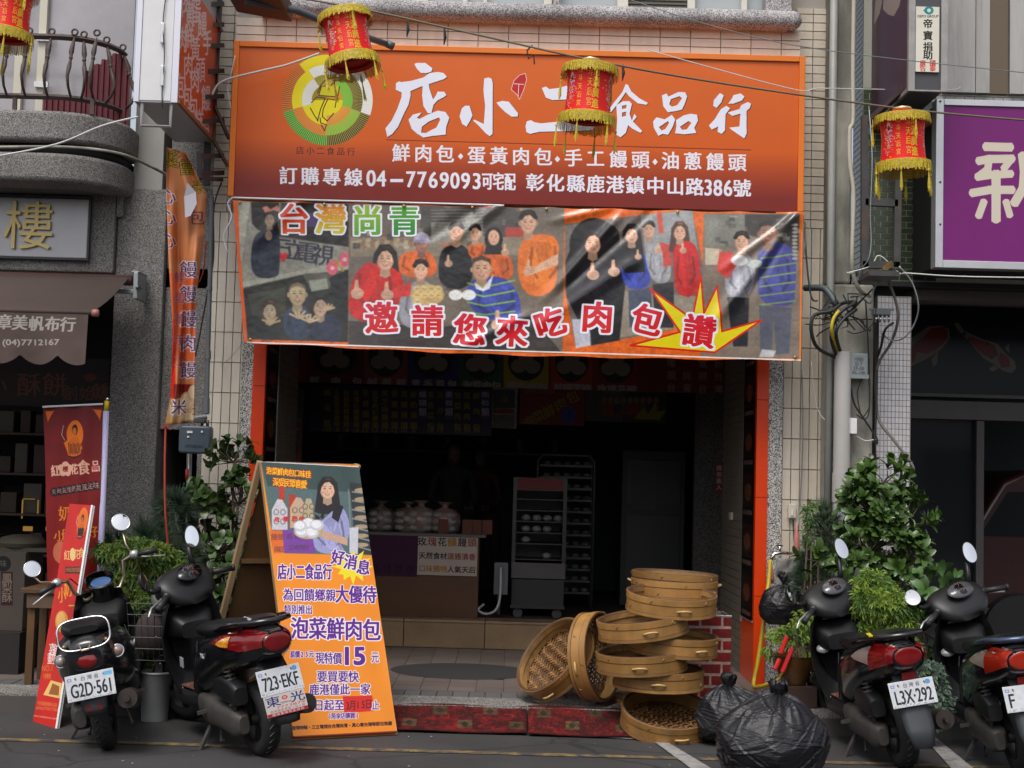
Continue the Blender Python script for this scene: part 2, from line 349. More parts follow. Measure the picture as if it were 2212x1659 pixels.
# ------------------------------------------------------------------ shared materials
YF = 10.7
M_tile = mat('cream_tile', (.78, .71, .60), .42, streak=.16, objvar=.05, var=.05, vs_=14, bump=.35, bs=120)
M_grout = mat('grout', (.40, .365, .32), .9)
M_tile2 = mat('cream_tile_aged', (.64, .565, .46), .5, streak=.22, objvar=.07, var=.08, vs_=10, bump=.35, bs=120)
M_gran = speckle('grey_pebbledash', ['767370', '8d8a86', '5d5b59', '9c9995', '7d7a77', '4e4c4b'], 190, .75, .5)
M_gran2 = speckle('pale_terrazzo', ['d8d4cf', 'a8a4a0', '5a5856', 'e8e5e0', 'bab6b1', '3c3b3b'], 170, .6, .3)
M_mold = speckle('lilac_granite', ['9a9596', 'b9b5b5', '7d7879', 'a7a2a3', 'c8c5c5', '6c6869'], 150, .7, .5)
M_orange = mat('orange_enamel', 'e04008', .35, var=.06, vs_=3, coat=.2)
M_orange_trim = mat('orange_trim', 'e67818', .4, var=.05)
M_black = mat('black_paint', (.012, .012, .013), .45)
M_dark = mat('dark_void', (.012, .011, .011), .8)
M_steel = mat('dark_steel', (.055, .05, .05), .55, var=.3, vs_=9, c2=(.12, .06, .035), c2s=5, c2w=.62)
M_galv = mat('galvanised_pipe', (.3, .32, .33), .4, metal=.6, var=.1, bump=.1)
M_alu = mat('brushed_aluminium', (.62, .62, .63), .35, metal=.7, var=.1, vs_=4)
M_chrome = mat('chrome', (.8, .8, .8), .08, metal=1)
M_conc = mat('weathered_concrete', (.43, .41, .35), .85, streak=.5, var=.3, vs_=3, bump=.5, bs=30, c2=(.20, .20, .165), c2s=2.6, c2w=.54, edge=.1, stretch=(1, 1, .45))
M_pvc = mat('grey_pvc', (.46, .44, .42), .45, var=.08, vs_=3)
M_rubber = mat('cable_black', (.02, .02, .021), .5)
M_cream = mat('cream_plastic', (.62, .56, .45), .5)
M_wire = mat('pale_cable', (.62, .62, .6), .5)
M_white = mat('white_paint', (.74, .74, .75), .45, var=.04)
M_glass_dark = mat('dark_glass', (.02, .022, .025), .06, spec=.6)
M_wood = mat('raw_wood', (.36, .24, .13), .7, var=.2, vs_=14, stretch=(1, 1, .15))
M_woodbrown = mat('brown_plywood', (.13, .065, .022), .55, var=.25, vs_=6, c2=(.07, .035, .015), c2s=3, c2w=.52, edge=.12)
# ------------------------------------------------------------------ ground
asph = mat('asphalt', (.050, .048, .049), .85, var=.18, vs_=1.1, bump=.5, bs=160, c2=(.034, .033, .034), c2s=.9, c2w=.55, edge=.12, cracks=.55)
g = MB(); N_ = 2
g.grid([(x, y, 0) for y in (-60, 8.6, 120) for x in (-90, 90)], 2, 3)
struct(g.build('road', asph))
M_yel = mat('worn_yellow_paint', (.30, .2, .06), .8, c2=(.055, .052, .05), c2s=9, c2w=.46, edge=.12)
M_wht = mat('worn_white_paint', (.34, .33, .32), .8, c2=(.16, .155, .15), c2s=12, c2w=.56, edge=.12)
m = MB(); m.grid([(-9, 8.42, .004), (9, 8.42, .004), (-9, 8.5, .004), (9, 8.5, .004)], 2, 2); struct(m.build('road_marking', M_yel))
def ground_strip(a, b, c, d):
    m = MB(); q = [G(*p, .008) for p in (a, b, c, d)]; m.add(q, [(0, 1, 2, 3)]); struct(m.build('road_marking', M_wht))
ground_strip((1408, 1598), (1432, 1597), (1546, 1665), (1500, 1665))
ground_strip((1432, 1597), (1408, 1598), (1270, 1591), (1275, 1587))
ground_strip((1995, 1592), (2020, 1592), (2110, 1665), (2060, 1665))
# litter on the road
rr = random.Random(3); ms = MB()
for i in range(70):
    x, y, s_ = rr.uniform(-3.4, 3.4), rr.uniform(7.1, 9.0), rr.uniform(.004, .011); a = rr.uniform(0, 3); c_, d_ = math.cos(a)*s_, math.sin(a)*s_
    ms.add([(x+c_, y+d_, .006), (x-d_, y+c_*.5, .011), (x-c_, y-d_, .006), (x+d_, y-c_*.5, .009)], [(0, 1, 2, 3)])
tag(stuff(ms.build('litter', mat('litter', (.35, .34, .3), .8))), 'tiny scraps of paper and grit scattered on the asphalt', 'litter')
# pavement: slab, front terrazzo lip, paver row, red-grey paving tiles
pv = struct(MB().box(-9, 9.37, -.05, 9, 16, .112).build('pavement', mat('pavement_bed', (.09, .08, .075), .9)))
struct(MB().box(-9, 9.37, .112, 9, 9.74, .128).build('kerb', speckle('grey_kerb_terrazzo', ['8d8a86', '625f5c', 'aaa6a0', '454341', '7a7773', '98948f'], 130, .7, .3)))
M_pave = mat('red_grey_paving', (.17, .13, .115), .6, objvar=.12, var=.14, vs_=7, c2=(.13, .12, .11), c2s=3, c2w=.55, edge=.15)
M_pave2 = mat('grey_paver', (.12, .117, .115), .75, objvar=.14, var=.14, vs_=8, bump=.3)
t2 = MB().box(.003, .003, 0, .110, .257, .014).me('paver'); t2.materials.append(M_pave2)
for i in range(64):
    x = -4.1+i*.1135; piece(t2, 'paver', pv, Matrix.Translation((x, 9.742, .112+.002*(i*7 % 3)/3)))
t3 = MB().box(.002, .002, 0, .198, .198, .014).me('paving_tile'); t3.materials.append(M_pave)
n3 = 0
for j in range(12):
    for i in range(24):
        x = -2.4+i*.2; y = 10.005+j*.2
        if y+.2 > 12.42 or n3 > 290: continue
        if ((x+.1+.33)/.62)**2+((y+.1-11.0)/.42)**2 < .8: continue
        piece(t3, 'paving_tile', pv, Matrix.Translation((x, y, .112+.0015*((i*5+j*3) % 4)/4))); n3 += 1
for x0 in (-9, 2.4): struct(MB().box(x0, 10.005, .112, x0+6.6, 16, .125).build('pavement', M_pave))
m = MB(); m.lathe([(0, .135), (.5, .135), (.56, .129)], (-.33, 11.0, 0), n=40)
for v in range(len(m.v)): x, y, z = m.v[v]; m.v[v] = (x, 11.0+(y-11)*.78, z)
tag(m.build('oval_mat', mat('dark_mat', (.035, .033, .032), .9, bump=.4, bs=90)), 'dark oval mat lying on the paved floor before the doorstep', 'mat')
# red carpet runners with worn square motifs sloping over the kerb
def runner(x0, x1, y0, y1, lab):
    cv = Canvas(900, 320, (.30, .04, .04)); cv.noise(.4, 9); cv.noise(.35, 60); rr = random.Random(int(x0*10)); n = max(1, int((x1-x0)/.36)+1)
    for i in range(n*2):
        u = (i//2+.35+.5*(i % 2)+rr.uniform(-.05, .05))/n; v = (.22, .66)[i % 2]+rr.uniform(-.05, .05); w_ = .03*(3/n)*1.5
        cv2 = [(u-w_, v-.13), (u+w_, v-.13), (u+w_, v+.13), (u-w_, v+.13)]; cv.poly(cv2, (.28, .21, .13)); cv.poly([(u-w_*.6, v), (u-w_*.1, v-.09), (u+w_*.5, v-.02), (u+w_*.1, v+.09), (u-w_*.3, v+.06)], (.16, .12, .08))
    for i in range(160): u, v = rr.random(), rr.random(); cv.poly(ell_pts(u, v, .0016, .005, 6), (.72, .5, .2) if i % 3 else (.2, .03, .03))
    cv.a[:6] = (.3, .05, .04); cv.a[-10:] = (.22, .03, .03); mt = cv.noise(.3, 20).mat('red_carpet_print', .95, wear=.35)
    b = MB(); nu, nv = 30, 10; pts = []; uv = []
    for j in range(nv):
        for i in range(nu):
            u, v = i/(nu-1), j/(nv-1); x = x0+(x1-x0)*u; y = y0+(y1-y0)*v; z = .012+.13*min(1, max(0, (y-y0-.03)/(9.42-y0)))+.004*math.sin(x*9+v*5)
            pts.append((x, y, z)); uv.append((u, v))
    b.grid(pts, nu, nv, uv); return tag(b.build('carpet', mt, None, True, solid=-.008), lab, 'carpet', 'red carpets on the kerb')
runner(-1.25, P(1140, 1550, 9.2).x-.005, 9.05, 9.40, 'worn red carpet over the kerb, the one behind the orange sandwich board')
runner(P(1140, 1550, 9.2).x+.005, 1.15, 9.03, 9.41, 'worn red carpet over the kerb, the one running under the bamboo steamers')
# ------------------------------------------------------------------ the shop building
B = thing('shop_building', 'cream tiled shophouse with orange sign and dark open shopfront in the middle', 'building', (0, YF, 0))
xl, xr = P(455, 500, YF).x, P(1788, 500, YF).x          # building limits
zt = 6.6
ox0, ox1 = P(546, 850, YF).x, P(1657, 1000, YF).x       # outer edges of the orange jambs
MB().box(xl, YF+.03, 2.0, ox0, 11.3, zt).box(xl, YF+.03, .12, ox0-.01, 11.3, 2.0).box(ox1, YF+.03, .12, xr, 11.3, zt).box(ox0, YF+.03, 3.0, ox1, 11.3, zt).build('wall', M_grout, B)
NT = [0]; hid = []
tm = {}
def tiles(parent, x0, z0, x1, z1, Y, w_, h_, gap, mt, name='tile', side=None, brick=False, vis=None, limit=290, depth=.012):
    """individual tiles on a wall facing the street (side=None) or facing left/right (side = x of the face)"""
    key = (round(w_, 4), round(h_, 4), mt.name)
    if key not in tm:
        b = MB().box(gap/2, -depth, gap/2, w_-gap/2, depth, h_-gap/2); me = b.me(name); me.materials.append(mt); tm[key] = me
    rest = MB(); nx = int(math.ceil((x1-x0)/w_)); nz = int(math.ceil((z1-z0)/h_)); n = 0
    for j in range(nz):
        for i in range(-1 if brick else 0, nx):
            a0 = x0+i*w_+(w_/2 if brick and j % 2 else 0); c0 = z0+j*h_; a1 = min(a0+w_, x1); c1 = min(c0+h_, z1); a0c = max(a0, x0)
            if a1-a0c < .02*w_+gap or c1-c0 < gap*1.5: continue
            ctr = ((a0c+a1)/2, Y, (c0+c1)/2) if side is None else (side, (a0c+a1)/2, (c0+c1)/2)
            px, py = proj(ctr)
            if px < -60 or px > 2270 or py < -60 or (vis and not vis(px, py)): continue
            full = abs(a1-a0c-w_) < 1e-6 and abs(c1-c0-h_) < 1e-6 and NTL.get(parent.name, 0) < limit
            Mx = Matrix.Translation((a0, Y, c0)) if side is None else Matrix.Translation((side, a0, c0)) @ Matrix.Rotation(R(90), 4, 'Z')
            if full: piece(tm[key], name, parent, Mx); NTL[parent.name] = NTL.get(parent.name, 0)+1
            else:
                q = MB().box(a0c-a0+gap/2, -depth, gap/2, a1-a0-gap/2, depth, c1-c0-gap/2); rest.add([Mx @ Vector(v) for v in q.v], q.f)
    if rest.v: stuff(rest.build(name+'_offcuts', mt, parent))
NTL = {}
insign = lambda px, py: not (520 < px < 1725 and 118+(px-500)*.0277 < py < 745)
TW, TH, GP = .2345, .068, .007
# upper band (proud), moulding above it
bx0, bx1 = P(509, 80, 10.55).x, P(1729, 100, 10.55).x
zb0 = P(1106, 150, 10.55).z
MB().box(bx0, 10.56, 4.4, bx1, YF+.04, P(1100, 22, 10.4).z-.04).build('band', M_grout, B)
tiles(B, bx0, 4.4+TH*3, bx1, P(1100, 22, 10.4).z-.06, 10.556, TW, TH, GP, M_tile, vis=insign)
zm = P(1100, 22, 10.4).z
m = MB(); xm0, xm1 = P(560, 20, 10.4).x, P(1716, 20, 10.4).x
m.tube([(xm0, 10.46, zm), (xm1, 10.46, zm)], .072, 16); m.ell((xm1, 10.46, zm), (.07, .072, .072), 16, 10); m.box(xm0, 10.46, zm-.066, xm1-.03, 10.62, zm+.07)
m.build('moulding', M_mold, B, True, auto=60)
xq = P(1709, 0, 10.5).x
MB().box(xq-.2, 10.48, zm+.08, xq, 10.62, zm+1).build('moulding', M_mold, B)
MB().box(P(1195, 5, 10.5).x, 10.5, zm+.081, P(1210, 5, 10.5).x, 10.6, zm+1).build('moulding', M_mold, B)
fr = MB()
for a, b_ in ((900, 925), (1000, 1010), (1045, 1052), (1175, 1192), (1333, 1356), (1484, 1500), (1600, 1612)): fr.box(P(a, 3, 10.6).x, 10.56, zm+.07, P(b_, 3, 10.6).x, 10.63, zm+1)
fr.build('window_frame', mat('cream_frame', (.7, .66, .58), .5), B)
MB().box(xm0, 10.64, zm-.1, xq, 10.66, zm+1).build('window_pane', mat('pale_pane', (.42, .46, .47), .25), B)
gr = MB(); ga, gb = P(1357, 5, 10.58).x, P(1483, 5, 10.58).x
for k in range(20): gr.box(ga, 10.575, zm+.08+k*.03, gb, 10.6, zm+.093+k*.03)
gr.build('vent_grille', mat('vent_metal', (.13, .11, .08), .5), B)
# narrow outer strips of tile left and right
tiles(B, xl, 3.65, bx0-.01, 5.4, YF+.018, .1175, TH, GP, M_tile2, vis=insign)
tiles(B, bx1+.0, 3.65, xr, 5.4, YF+.018, .13, TH, GP, M_tile2)
TX, TZ = .068, .2345
jx0, jx1 = P(519, 900, YF).x, P(1690, 900, YF).x
tiles(B, xl, 3.65-16*TZ, jx0-.002, 3.65, YF+.018, TX, TZ, GP, M_tile, vis=lambda x, y: insign(x, y) and y < 1260)
tiles(B, jx1+.004, 3.65-16*TZ, xr, 3.65, YF+.018, TX, TZ, GP, M_tile2, vis=lambda x, y: insign(x, y) and y < 1340)
# terrazzo strips beside the orange jambs
MB().box(jx0, YF-.012, .12, ox0-.002, YF+.1, 3.2).build('edging', M_gran2, B); MB().box(ox1+.002, YF-.012, .12, jx1, YF+.1, 3.2).build('edging', M_gran2, B)
# orange jambs: front panels with joints
def jamb(x0, x1):
    z = .12
    for z1 in (.80, 1.55, 2.3, 3.05): MB().box(x0, YF-.03, z+.002, x1, YF+.02, z1-.002).build('orange_panel', M_orange, B); z = z1
ix0, ix1 = P(571, 900, YF).x, P(1632, 1000, YF).x
jamb(ox0, ix0); jamb(ix1, ox1)
MB().box(ix1+.004, YF+.02, .12, ix1+.09, 11.28, 3.05).build('reveal', M_orange, B); MB().box(ix0-.09, YF+.02, .12, ix0-.004, 11.28, 3.05).build('reveal', M_orange, B)
# framed photo strips on the reveals
for s, x in ((1, ix1), (-1, ix0)):
    cv = Canvas(90, 460, (.03, .02, .02)); rr = random.Random(5+s)
    for k in range(6):
        v = k/6; cv.poly([(.06, v+.02), (.94, v+.02), (.94, v+.13), (.06, v+.13)], (.16, .07, .04)); cv.poly(ell_pts(.5, v+.08, .3, .03), (.4, .22, .14)); cv.poly([(.1, v+.14), (.9, v+.14), (.9, v+.155), (.1, v+.155)], (.4, .3, .28))
    mt = cv.mat('photo_strip', .2)
    if s > 0: o, u = (x-.004, YF+.05, 2.95), (0, .5, 0)
    else: o, u = (x+.004, YF+.55, 2.95), (0, -.5, 0)
    b = MB(); face(b, o, u, (0, 0, -2.35)); f = b.build('photo_strip', mt, B)
    xx = x-.003*s
    MB().box(min(xx, x), YF+.552, .55, max(xx, x)+.004, YF+.575, 3).box(min(xx, x), YF+.03, .59, max(xx, x)+.004, YF+.55, .602).build('strip_frame', M_alu, B)
# arcade side walls (beige long tiles), ceiling, rooms
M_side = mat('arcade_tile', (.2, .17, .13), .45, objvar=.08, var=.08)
wx1, wx0 = ix1+.01, ix0-.01
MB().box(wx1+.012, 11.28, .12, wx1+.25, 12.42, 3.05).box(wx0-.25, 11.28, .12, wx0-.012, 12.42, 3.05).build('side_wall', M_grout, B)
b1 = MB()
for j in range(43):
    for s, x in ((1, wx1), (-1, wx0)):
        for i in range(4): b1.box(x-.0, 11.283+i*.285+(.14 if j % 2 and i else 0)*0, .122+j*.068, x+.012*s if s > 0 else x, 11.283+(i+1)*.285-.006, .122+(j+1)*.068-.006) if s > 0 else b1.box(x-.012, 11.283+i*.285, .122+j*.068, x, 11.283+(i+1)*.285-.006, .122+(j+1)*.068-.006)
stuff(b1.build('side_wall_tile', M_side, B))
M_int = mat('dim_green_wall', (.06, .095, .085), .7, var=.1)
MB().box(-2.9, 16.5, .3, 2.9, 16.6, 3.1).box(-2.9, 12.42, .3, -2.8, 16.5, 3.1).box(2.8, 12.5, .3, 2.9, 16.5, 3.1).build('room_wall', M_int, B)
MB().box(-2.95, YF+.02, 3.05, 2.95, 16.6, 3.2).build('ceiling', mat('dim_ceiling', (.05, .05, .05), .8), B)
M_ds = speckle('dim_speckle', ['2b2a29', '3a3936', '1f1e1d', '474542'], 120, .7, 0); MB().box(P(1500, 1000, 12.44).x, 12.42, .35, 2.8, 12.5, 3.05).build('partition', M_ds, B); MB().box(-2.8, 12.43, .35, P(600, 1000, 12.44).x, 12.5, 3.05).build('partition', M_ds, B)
# doorstep of beige marble slabs
st = struct(MB().box(-2.8, 12.46, .12, 2.8, 16.5, .345).build('doorstep', mat('step_core', (.08, .065, .05), .8)))
xs = [-2.6, -1.75, -.9, P(1047, 1370, 12.43).x, .62, 1.45, 2.3]
me_mar = mat('beige_marble', (.34, .225, .12), .35, objvar=.13, var=.2, vs_=3, c2=(.25, .17, .1), c2s=2.5, c2w=.55, edge=.15)
for a, b_ in zip(xs[:-1], xs[1:]):
    MB().box(a+.003, 12.43, .127, b_-.003, 12.458, .348).build('slab', me_mar, st, bevel=.003)
    MB().box(a+.003, 12.42, .349, b_-.003, 12.75, .37).build('slab', me_mar, st, bevel=.004)
# ------------------------------------------------------------------ big orange shop sign
ys = 10.36
sx0, sx1 = P(499, 255, ys).x, P(1737, 290, ys).x; sz1 = P(1106, 105, ys).z; sz0 = P(1106, 441, ys).z
S = thing('shop_sign', 'wide orange shop sign with white brush lettering and a round logo', 'sign', (0, ys, sz0))
MB().box(sx0, ys+.004, sz0, sx1, YF-.15, sz1).build('sign_box', M_orange_trim, S)
cvf = face_conv((sx0, ys, sz1), (sx1-sx0, 0, 0), (0, 0, sz0-sz1))
cv = Canvas(2700, 760, (.8, .3, .06), cvf)
yy = np.linspace(0, 1, 760)[:, None, None]; k1, k2, k3 = np.array([.86, .40, .12]), np.array([.84, .36, .03]), np.array([.50, .14, .10])
gq = np.where(yy < .62, k1+(k2-k1)*(yy/.62), np.where(yy < .92, k2+(k3-k2)*((yy-.62)/.3), k3)); cv.a[:] = gq*np.ones((1, 2700, 1))
c2 = C(800, 100, 2.160); c3 = C(1800, 100, 1.968)
# round logo
lx, ly, lr = 707, 216, 98
def wedge(r0, r1, a0, a1, col, rays=None):
    cv.poly(ell_pts(lx, ly, lr*r1, lr*r1, 24, a0, a1)+ell_pts(lx, ly, lr*r0, lr*r0, 24, a0, a1)[::-1], col)
    if rays:
        a = a0+1
        while a < a1:
            c_, s_ = math.cos(R(a)), math.sin(R(a)); cv.line([(lx+lr*r0*c_, ly+lr*r0*s_), (lx+lr*r1*c_, ly+lr*r1*s_)], .8, rays); a += 2.6
OR, YE, LG, GR, DG, WH = (.8, .28, .06), (.92, .86, .05), (.45, .72, .2), (.14, .6, .2), (.25, .25, .08), (.95, .95, .92)
RAY = (.92, .8, .35)
wedge(.78, 1, 20, 90, DG, RAY); wedge(.78, 1, 90, 165, GR, RAY); wedge(.78, 1, 165, 232, (.72, .28, .1), RAY); wedge(.78, 1, 232, 290, YE); wedge(.78, 1, 290, 380, WH, (.8, .8, .78))
wedge(.56, .78, 20, 92, LG, RAY); wedge(.56, .78, 92, 165, (.85, .4, .1), RAY); wedge(.56, .78, 165, 238, YE); wedge(.56, .78, 238, 300, WH, (.8, .8, .78)); wedge(.56, .78, 300, 380, DG, RAY)
wedge(.34, .56, 20, 92, (.88, .45, .1), RAY); wedge(.34, .56, 92, 165, YE); wedge(.34, .56, 165, 238, WH, (.8, .8, .75)); wedge(.34, .56, 238, 300, (.45, .45, .12), RAY); wedge(.34, .56, 300, 380, LG, (.6, .8, .3))
wedge(0, .34, 0, 180, YE); wedge(0, .34, 180, 270, (.6, .55, .1)); wedge(0, .34, 270, 360, (.85, .6, .1))
cv.poly(c2((745, 455), (890, 445), (875, 525), (725, 520)), (.82, .78, .08))
BR = (.3, .12, .12)
for pl in ([(905, 375), (780, 395), (740, 440), (715, 500)], [(820, 385), (870, 345), (905, 375)], [(745, 450), (725, 518), (870, 530), (885, 450)], [(870, 340), (850, 375)], [(710, 530), (668, 575)], [(710, 530), (775, 540), (740, 620), (715, 715)], [(660, 615), (690, 670), (720, 715)], [(795, 545), (760, 620), (752, 680), (790, 715), (840, 655)], [(795, 545), (860, 555), (850, 610)], [(735, 690), (740, 730), (785, 745), (770, 790), (745, 745)], [(820, 440), (850, 405), (895, 400)]): cv.line(c2(*pl), 2.2, BR)
# brush lettering
sh = lambda q, d: [(x+d, y+d) for x, y in q]
def brush(*rings):
    for rg in rings: cv.poly([sh(q, 1.6) for q in rg] if isinstance(rg[0], list) else sh(rg, 1.6), (.2, .08, .05), .8)
    for rg in rings: cv.poly(rg, WHITE)
brush(c2((1460, 275), (1480, 268), (1545, 268), (1600, 310), (1592, 335), (1550, 347), (1510, 345), (1478, 312)),
      c2((1318, 425), (1340, 410), (1362, 416), (1440, 405), (1530, 380), (1580, 345), (1640, 338), (1685, 345), (1712, 375), (1690, 392), (1590, 425), (1500, 455), (1430, 485), (1432, 520), (1415, 590), (1375, 670), (1335, 760), (1290, 815), (1252, 838), (1238, 772), (1285, 712), (1330, 620), (1362, 530), (1362, 495), (1318, 475)),
      c2((1525, 440), (1570, 428), (1578, 470), (1605, 550), (1628, 515), (1640, 488), (1690, 490), (1708, 515), (1690, 530), (1640, 555), (1608, 590), (1592, 655), (1565, 655), (1530, 600), (1520, 520)),
      [c2((1415, 705), (1450, 665), (1515, 650), (1500, 672), (1480, 690), (1500, 700), (1560, 668), (1640, 635), (1700, 645), (1730, 690), (1705, 760), (1702, 820), (1600, 830), (1530, 843), (1480, 812), (1440, 775)), c2((1513, 805), (1518, 760), (1570, 720), (1650, 688), (1660, 705), (1630, 765), (1580, 790), (1550, 808))],
      c2((1998, 388), (2030, 380), (2055, 390), (2064, 420), (2062, 815), (2040, 832), (2010, 810), (1960, 755), (1912, 712), (1925, 705), (1995, 738), (2005, 600), (1992, 480)),
      c2((1850, 597), (1885, 598), (1908, 672), (1890, 712), (1862, 760), (1828, 738), (1808, 680), (1825, 620)),
      c3((-62, 522), (-20, 510), (25, 516), (62, 562), (90, 598), (88, 620), (45, 622), (0, 590), (-45, 545)),
      c3((256, 420), (285, 410), (310, 428), (370, 420), (440, 402), (500, 420), (560, 440), (600, 450), (590, 480), (480, 498), (330, 505), (285, 488)),
      c3((142, 690), (150, 655), (178, 645), (205, 660), (250, 668), (430, 650), (560, 640), (610, 650), (628, 690), (610, 716), (450, 722), (240, 727), (175, 742), (148, 730)),
      c3((845, 392), (862, 400), (885, 445), (940, 492), (1000, 525), (990, 538), (930, 528), (870, 480), (845, 450), (800, 515), (742, 590), (722, 580), (760, 525), (820, 450)),
      [c3((778, 540), (828, 512), (870, 512), (888, 532), (872, 600), (888, 648), (905, 600), (922, 622), (895, 655), (960, 722), (948, 735), (890, 705), (862, 680), (845, 735), (808, 766), (778, 748), (785, 640)), c3((818, 545), (850, 538), (848, 562), (820, 568)), c3((820, 592), (848, 586), (846, 616), (818, 622))],
      [c3((1098, 472), (1130, 458), (1145, 480), (1215, 448), (1262, 450), (1276, 480), (1255, 540), (1238, 572), (1195, 582), (1140, 590), (1108, 548)), c3((1150, 535), (1162, 498), (1222, 478), (1240, 492), (1205, 540), (1168, 552))],
      [c3((1036, 655), (1060, 625), (1118, 640), (1168, 608), (1192, 640), (1175, 690), (1142, 748), (1102, 742), (1074, 756), (1042, 700)), c3((1078, 695), (1140, 652), (1150, 665), (1122, 708), (1095, 718))],
      [c3((1198, 645), (1250, 612), (1300, 600), (1345, 608), (1352, 648), (1325, 700), (1340, 735), (1255, 745), (1190, 738), (1200, 690)), c3((1225, 692), (1285, 652), (1305, 665), (1272, 710), (1240, 714))],
      c3((1462, 505), (1505, 455), (1532, 472), (1515, 520), (1482, 560), (1458, 545)), c3((1428, 682), (1468, 640), (1512, 568), (1550, 545), (1577, 562), (1545, 605), (1540, 718), (1518, 742), (1488, 728), (1492, 690), (1448, 712)),
      c3((1600, 470), (1650, 458), (1677, 480), (1660, 508), (1598, 530), (1563, 530), (1590, 492)), c3((1560, 592), (1640, 568), (1655, 540), (1700, 518), (1724, 530), (1715, 560), (1692, 582), (1692, 740), (1676, 774), (1640, 750), (1590, 716), (1570, 698), (1642, 690), (1648, 600), (1592, 616)))
tw = c3((140, 318), (150, 360), (130, 430), (100, 500), (85, 470), (42, 430), (60, 370), (100, 330)); cv.poly(tw, (.75, .12, .12)); cv.line(tw+tw[:1], 1.2, (.95, .85, .85)); cv.line(c3((60, 390), (130, 395)), 1.5, (.95, .85, .85)); cv.line(c3((95, 395), (90, 480)), 1.5, (.95, .85, .85))
cv.line([(835, 302), (1622, 324)], 1.8, (.42, .12, .04))
for ch, x in zip('鮮肉包◆蛋黃肉包◆手工饅頭◆油蔥饅頭', (866, 914, 961, 995, 1029, 1077, 1125, 1173, 1204, 1238, 1286, 1335, 1383, 1415, 1448, 1496, 1544, 1592)):
    y = 331+(x-866)*.0285
    if ch == '◆': cv.poly([(x-6, y+3), (x, y-4), (x+6, y+3), (x, y+10)], WHITE)
    else: cv.text('肉' if ch == '肉' else ch, x, y, 38, WHITE, bold=.45, boldx=.8)
for ch, x, sx in zip('訂購專線04-7769093可宅配彰化縣鹿港鎮中山路386號', (622, 669, 716, 763, 801, 823, 857, 887, 911, 935, 959, 982, 1005, 1029, 1052, 1076, 1101, 1155, 1199, 1243, 1286, 1328, 1371, 1415, 1458, 1500, 1529, 1550, 1572, 1602),
                     [1]*4+[.85]*10+[.6]*3+[1]*9+[.8]*3+[1]):
    y = 380+(x-622)*.0277; d = ch.isdigit()
    if ch == '-': cv.rect(x-14, y, x+14, y+7, WHITE)
    else: cv.text(ch, x, y, 46 if d else 38, WHITE, bold=.35, boldx=1.2, sx=sx)
cv.run('店小二食品行', (648, 325), (758, 328), 17, (.3, .1, .06), boldx=.5)
b = MB(); face(b, (sx0, ys, sz1), (sx1-sx0, 0, 0), (0, 0, sz0-sz1)); b.build('sign_face', cv.mat('orange_sign_print', .34, spec=.4, bump=.12, wear=.03), S)
t_ = .045; fr = MB()
fr.box(sx0, ys-.018, sz0, sx0+t_, ys-.001, sz1).box(sx1-t_, ys-.018, sz0, sx1, ys-.001, sz1).box(sx0+t_, ys-.018, sz1-t_, sx1-t_, ys-.001, sz1)
fr.build('frame', M_orange_trim, S, bevel=.004)
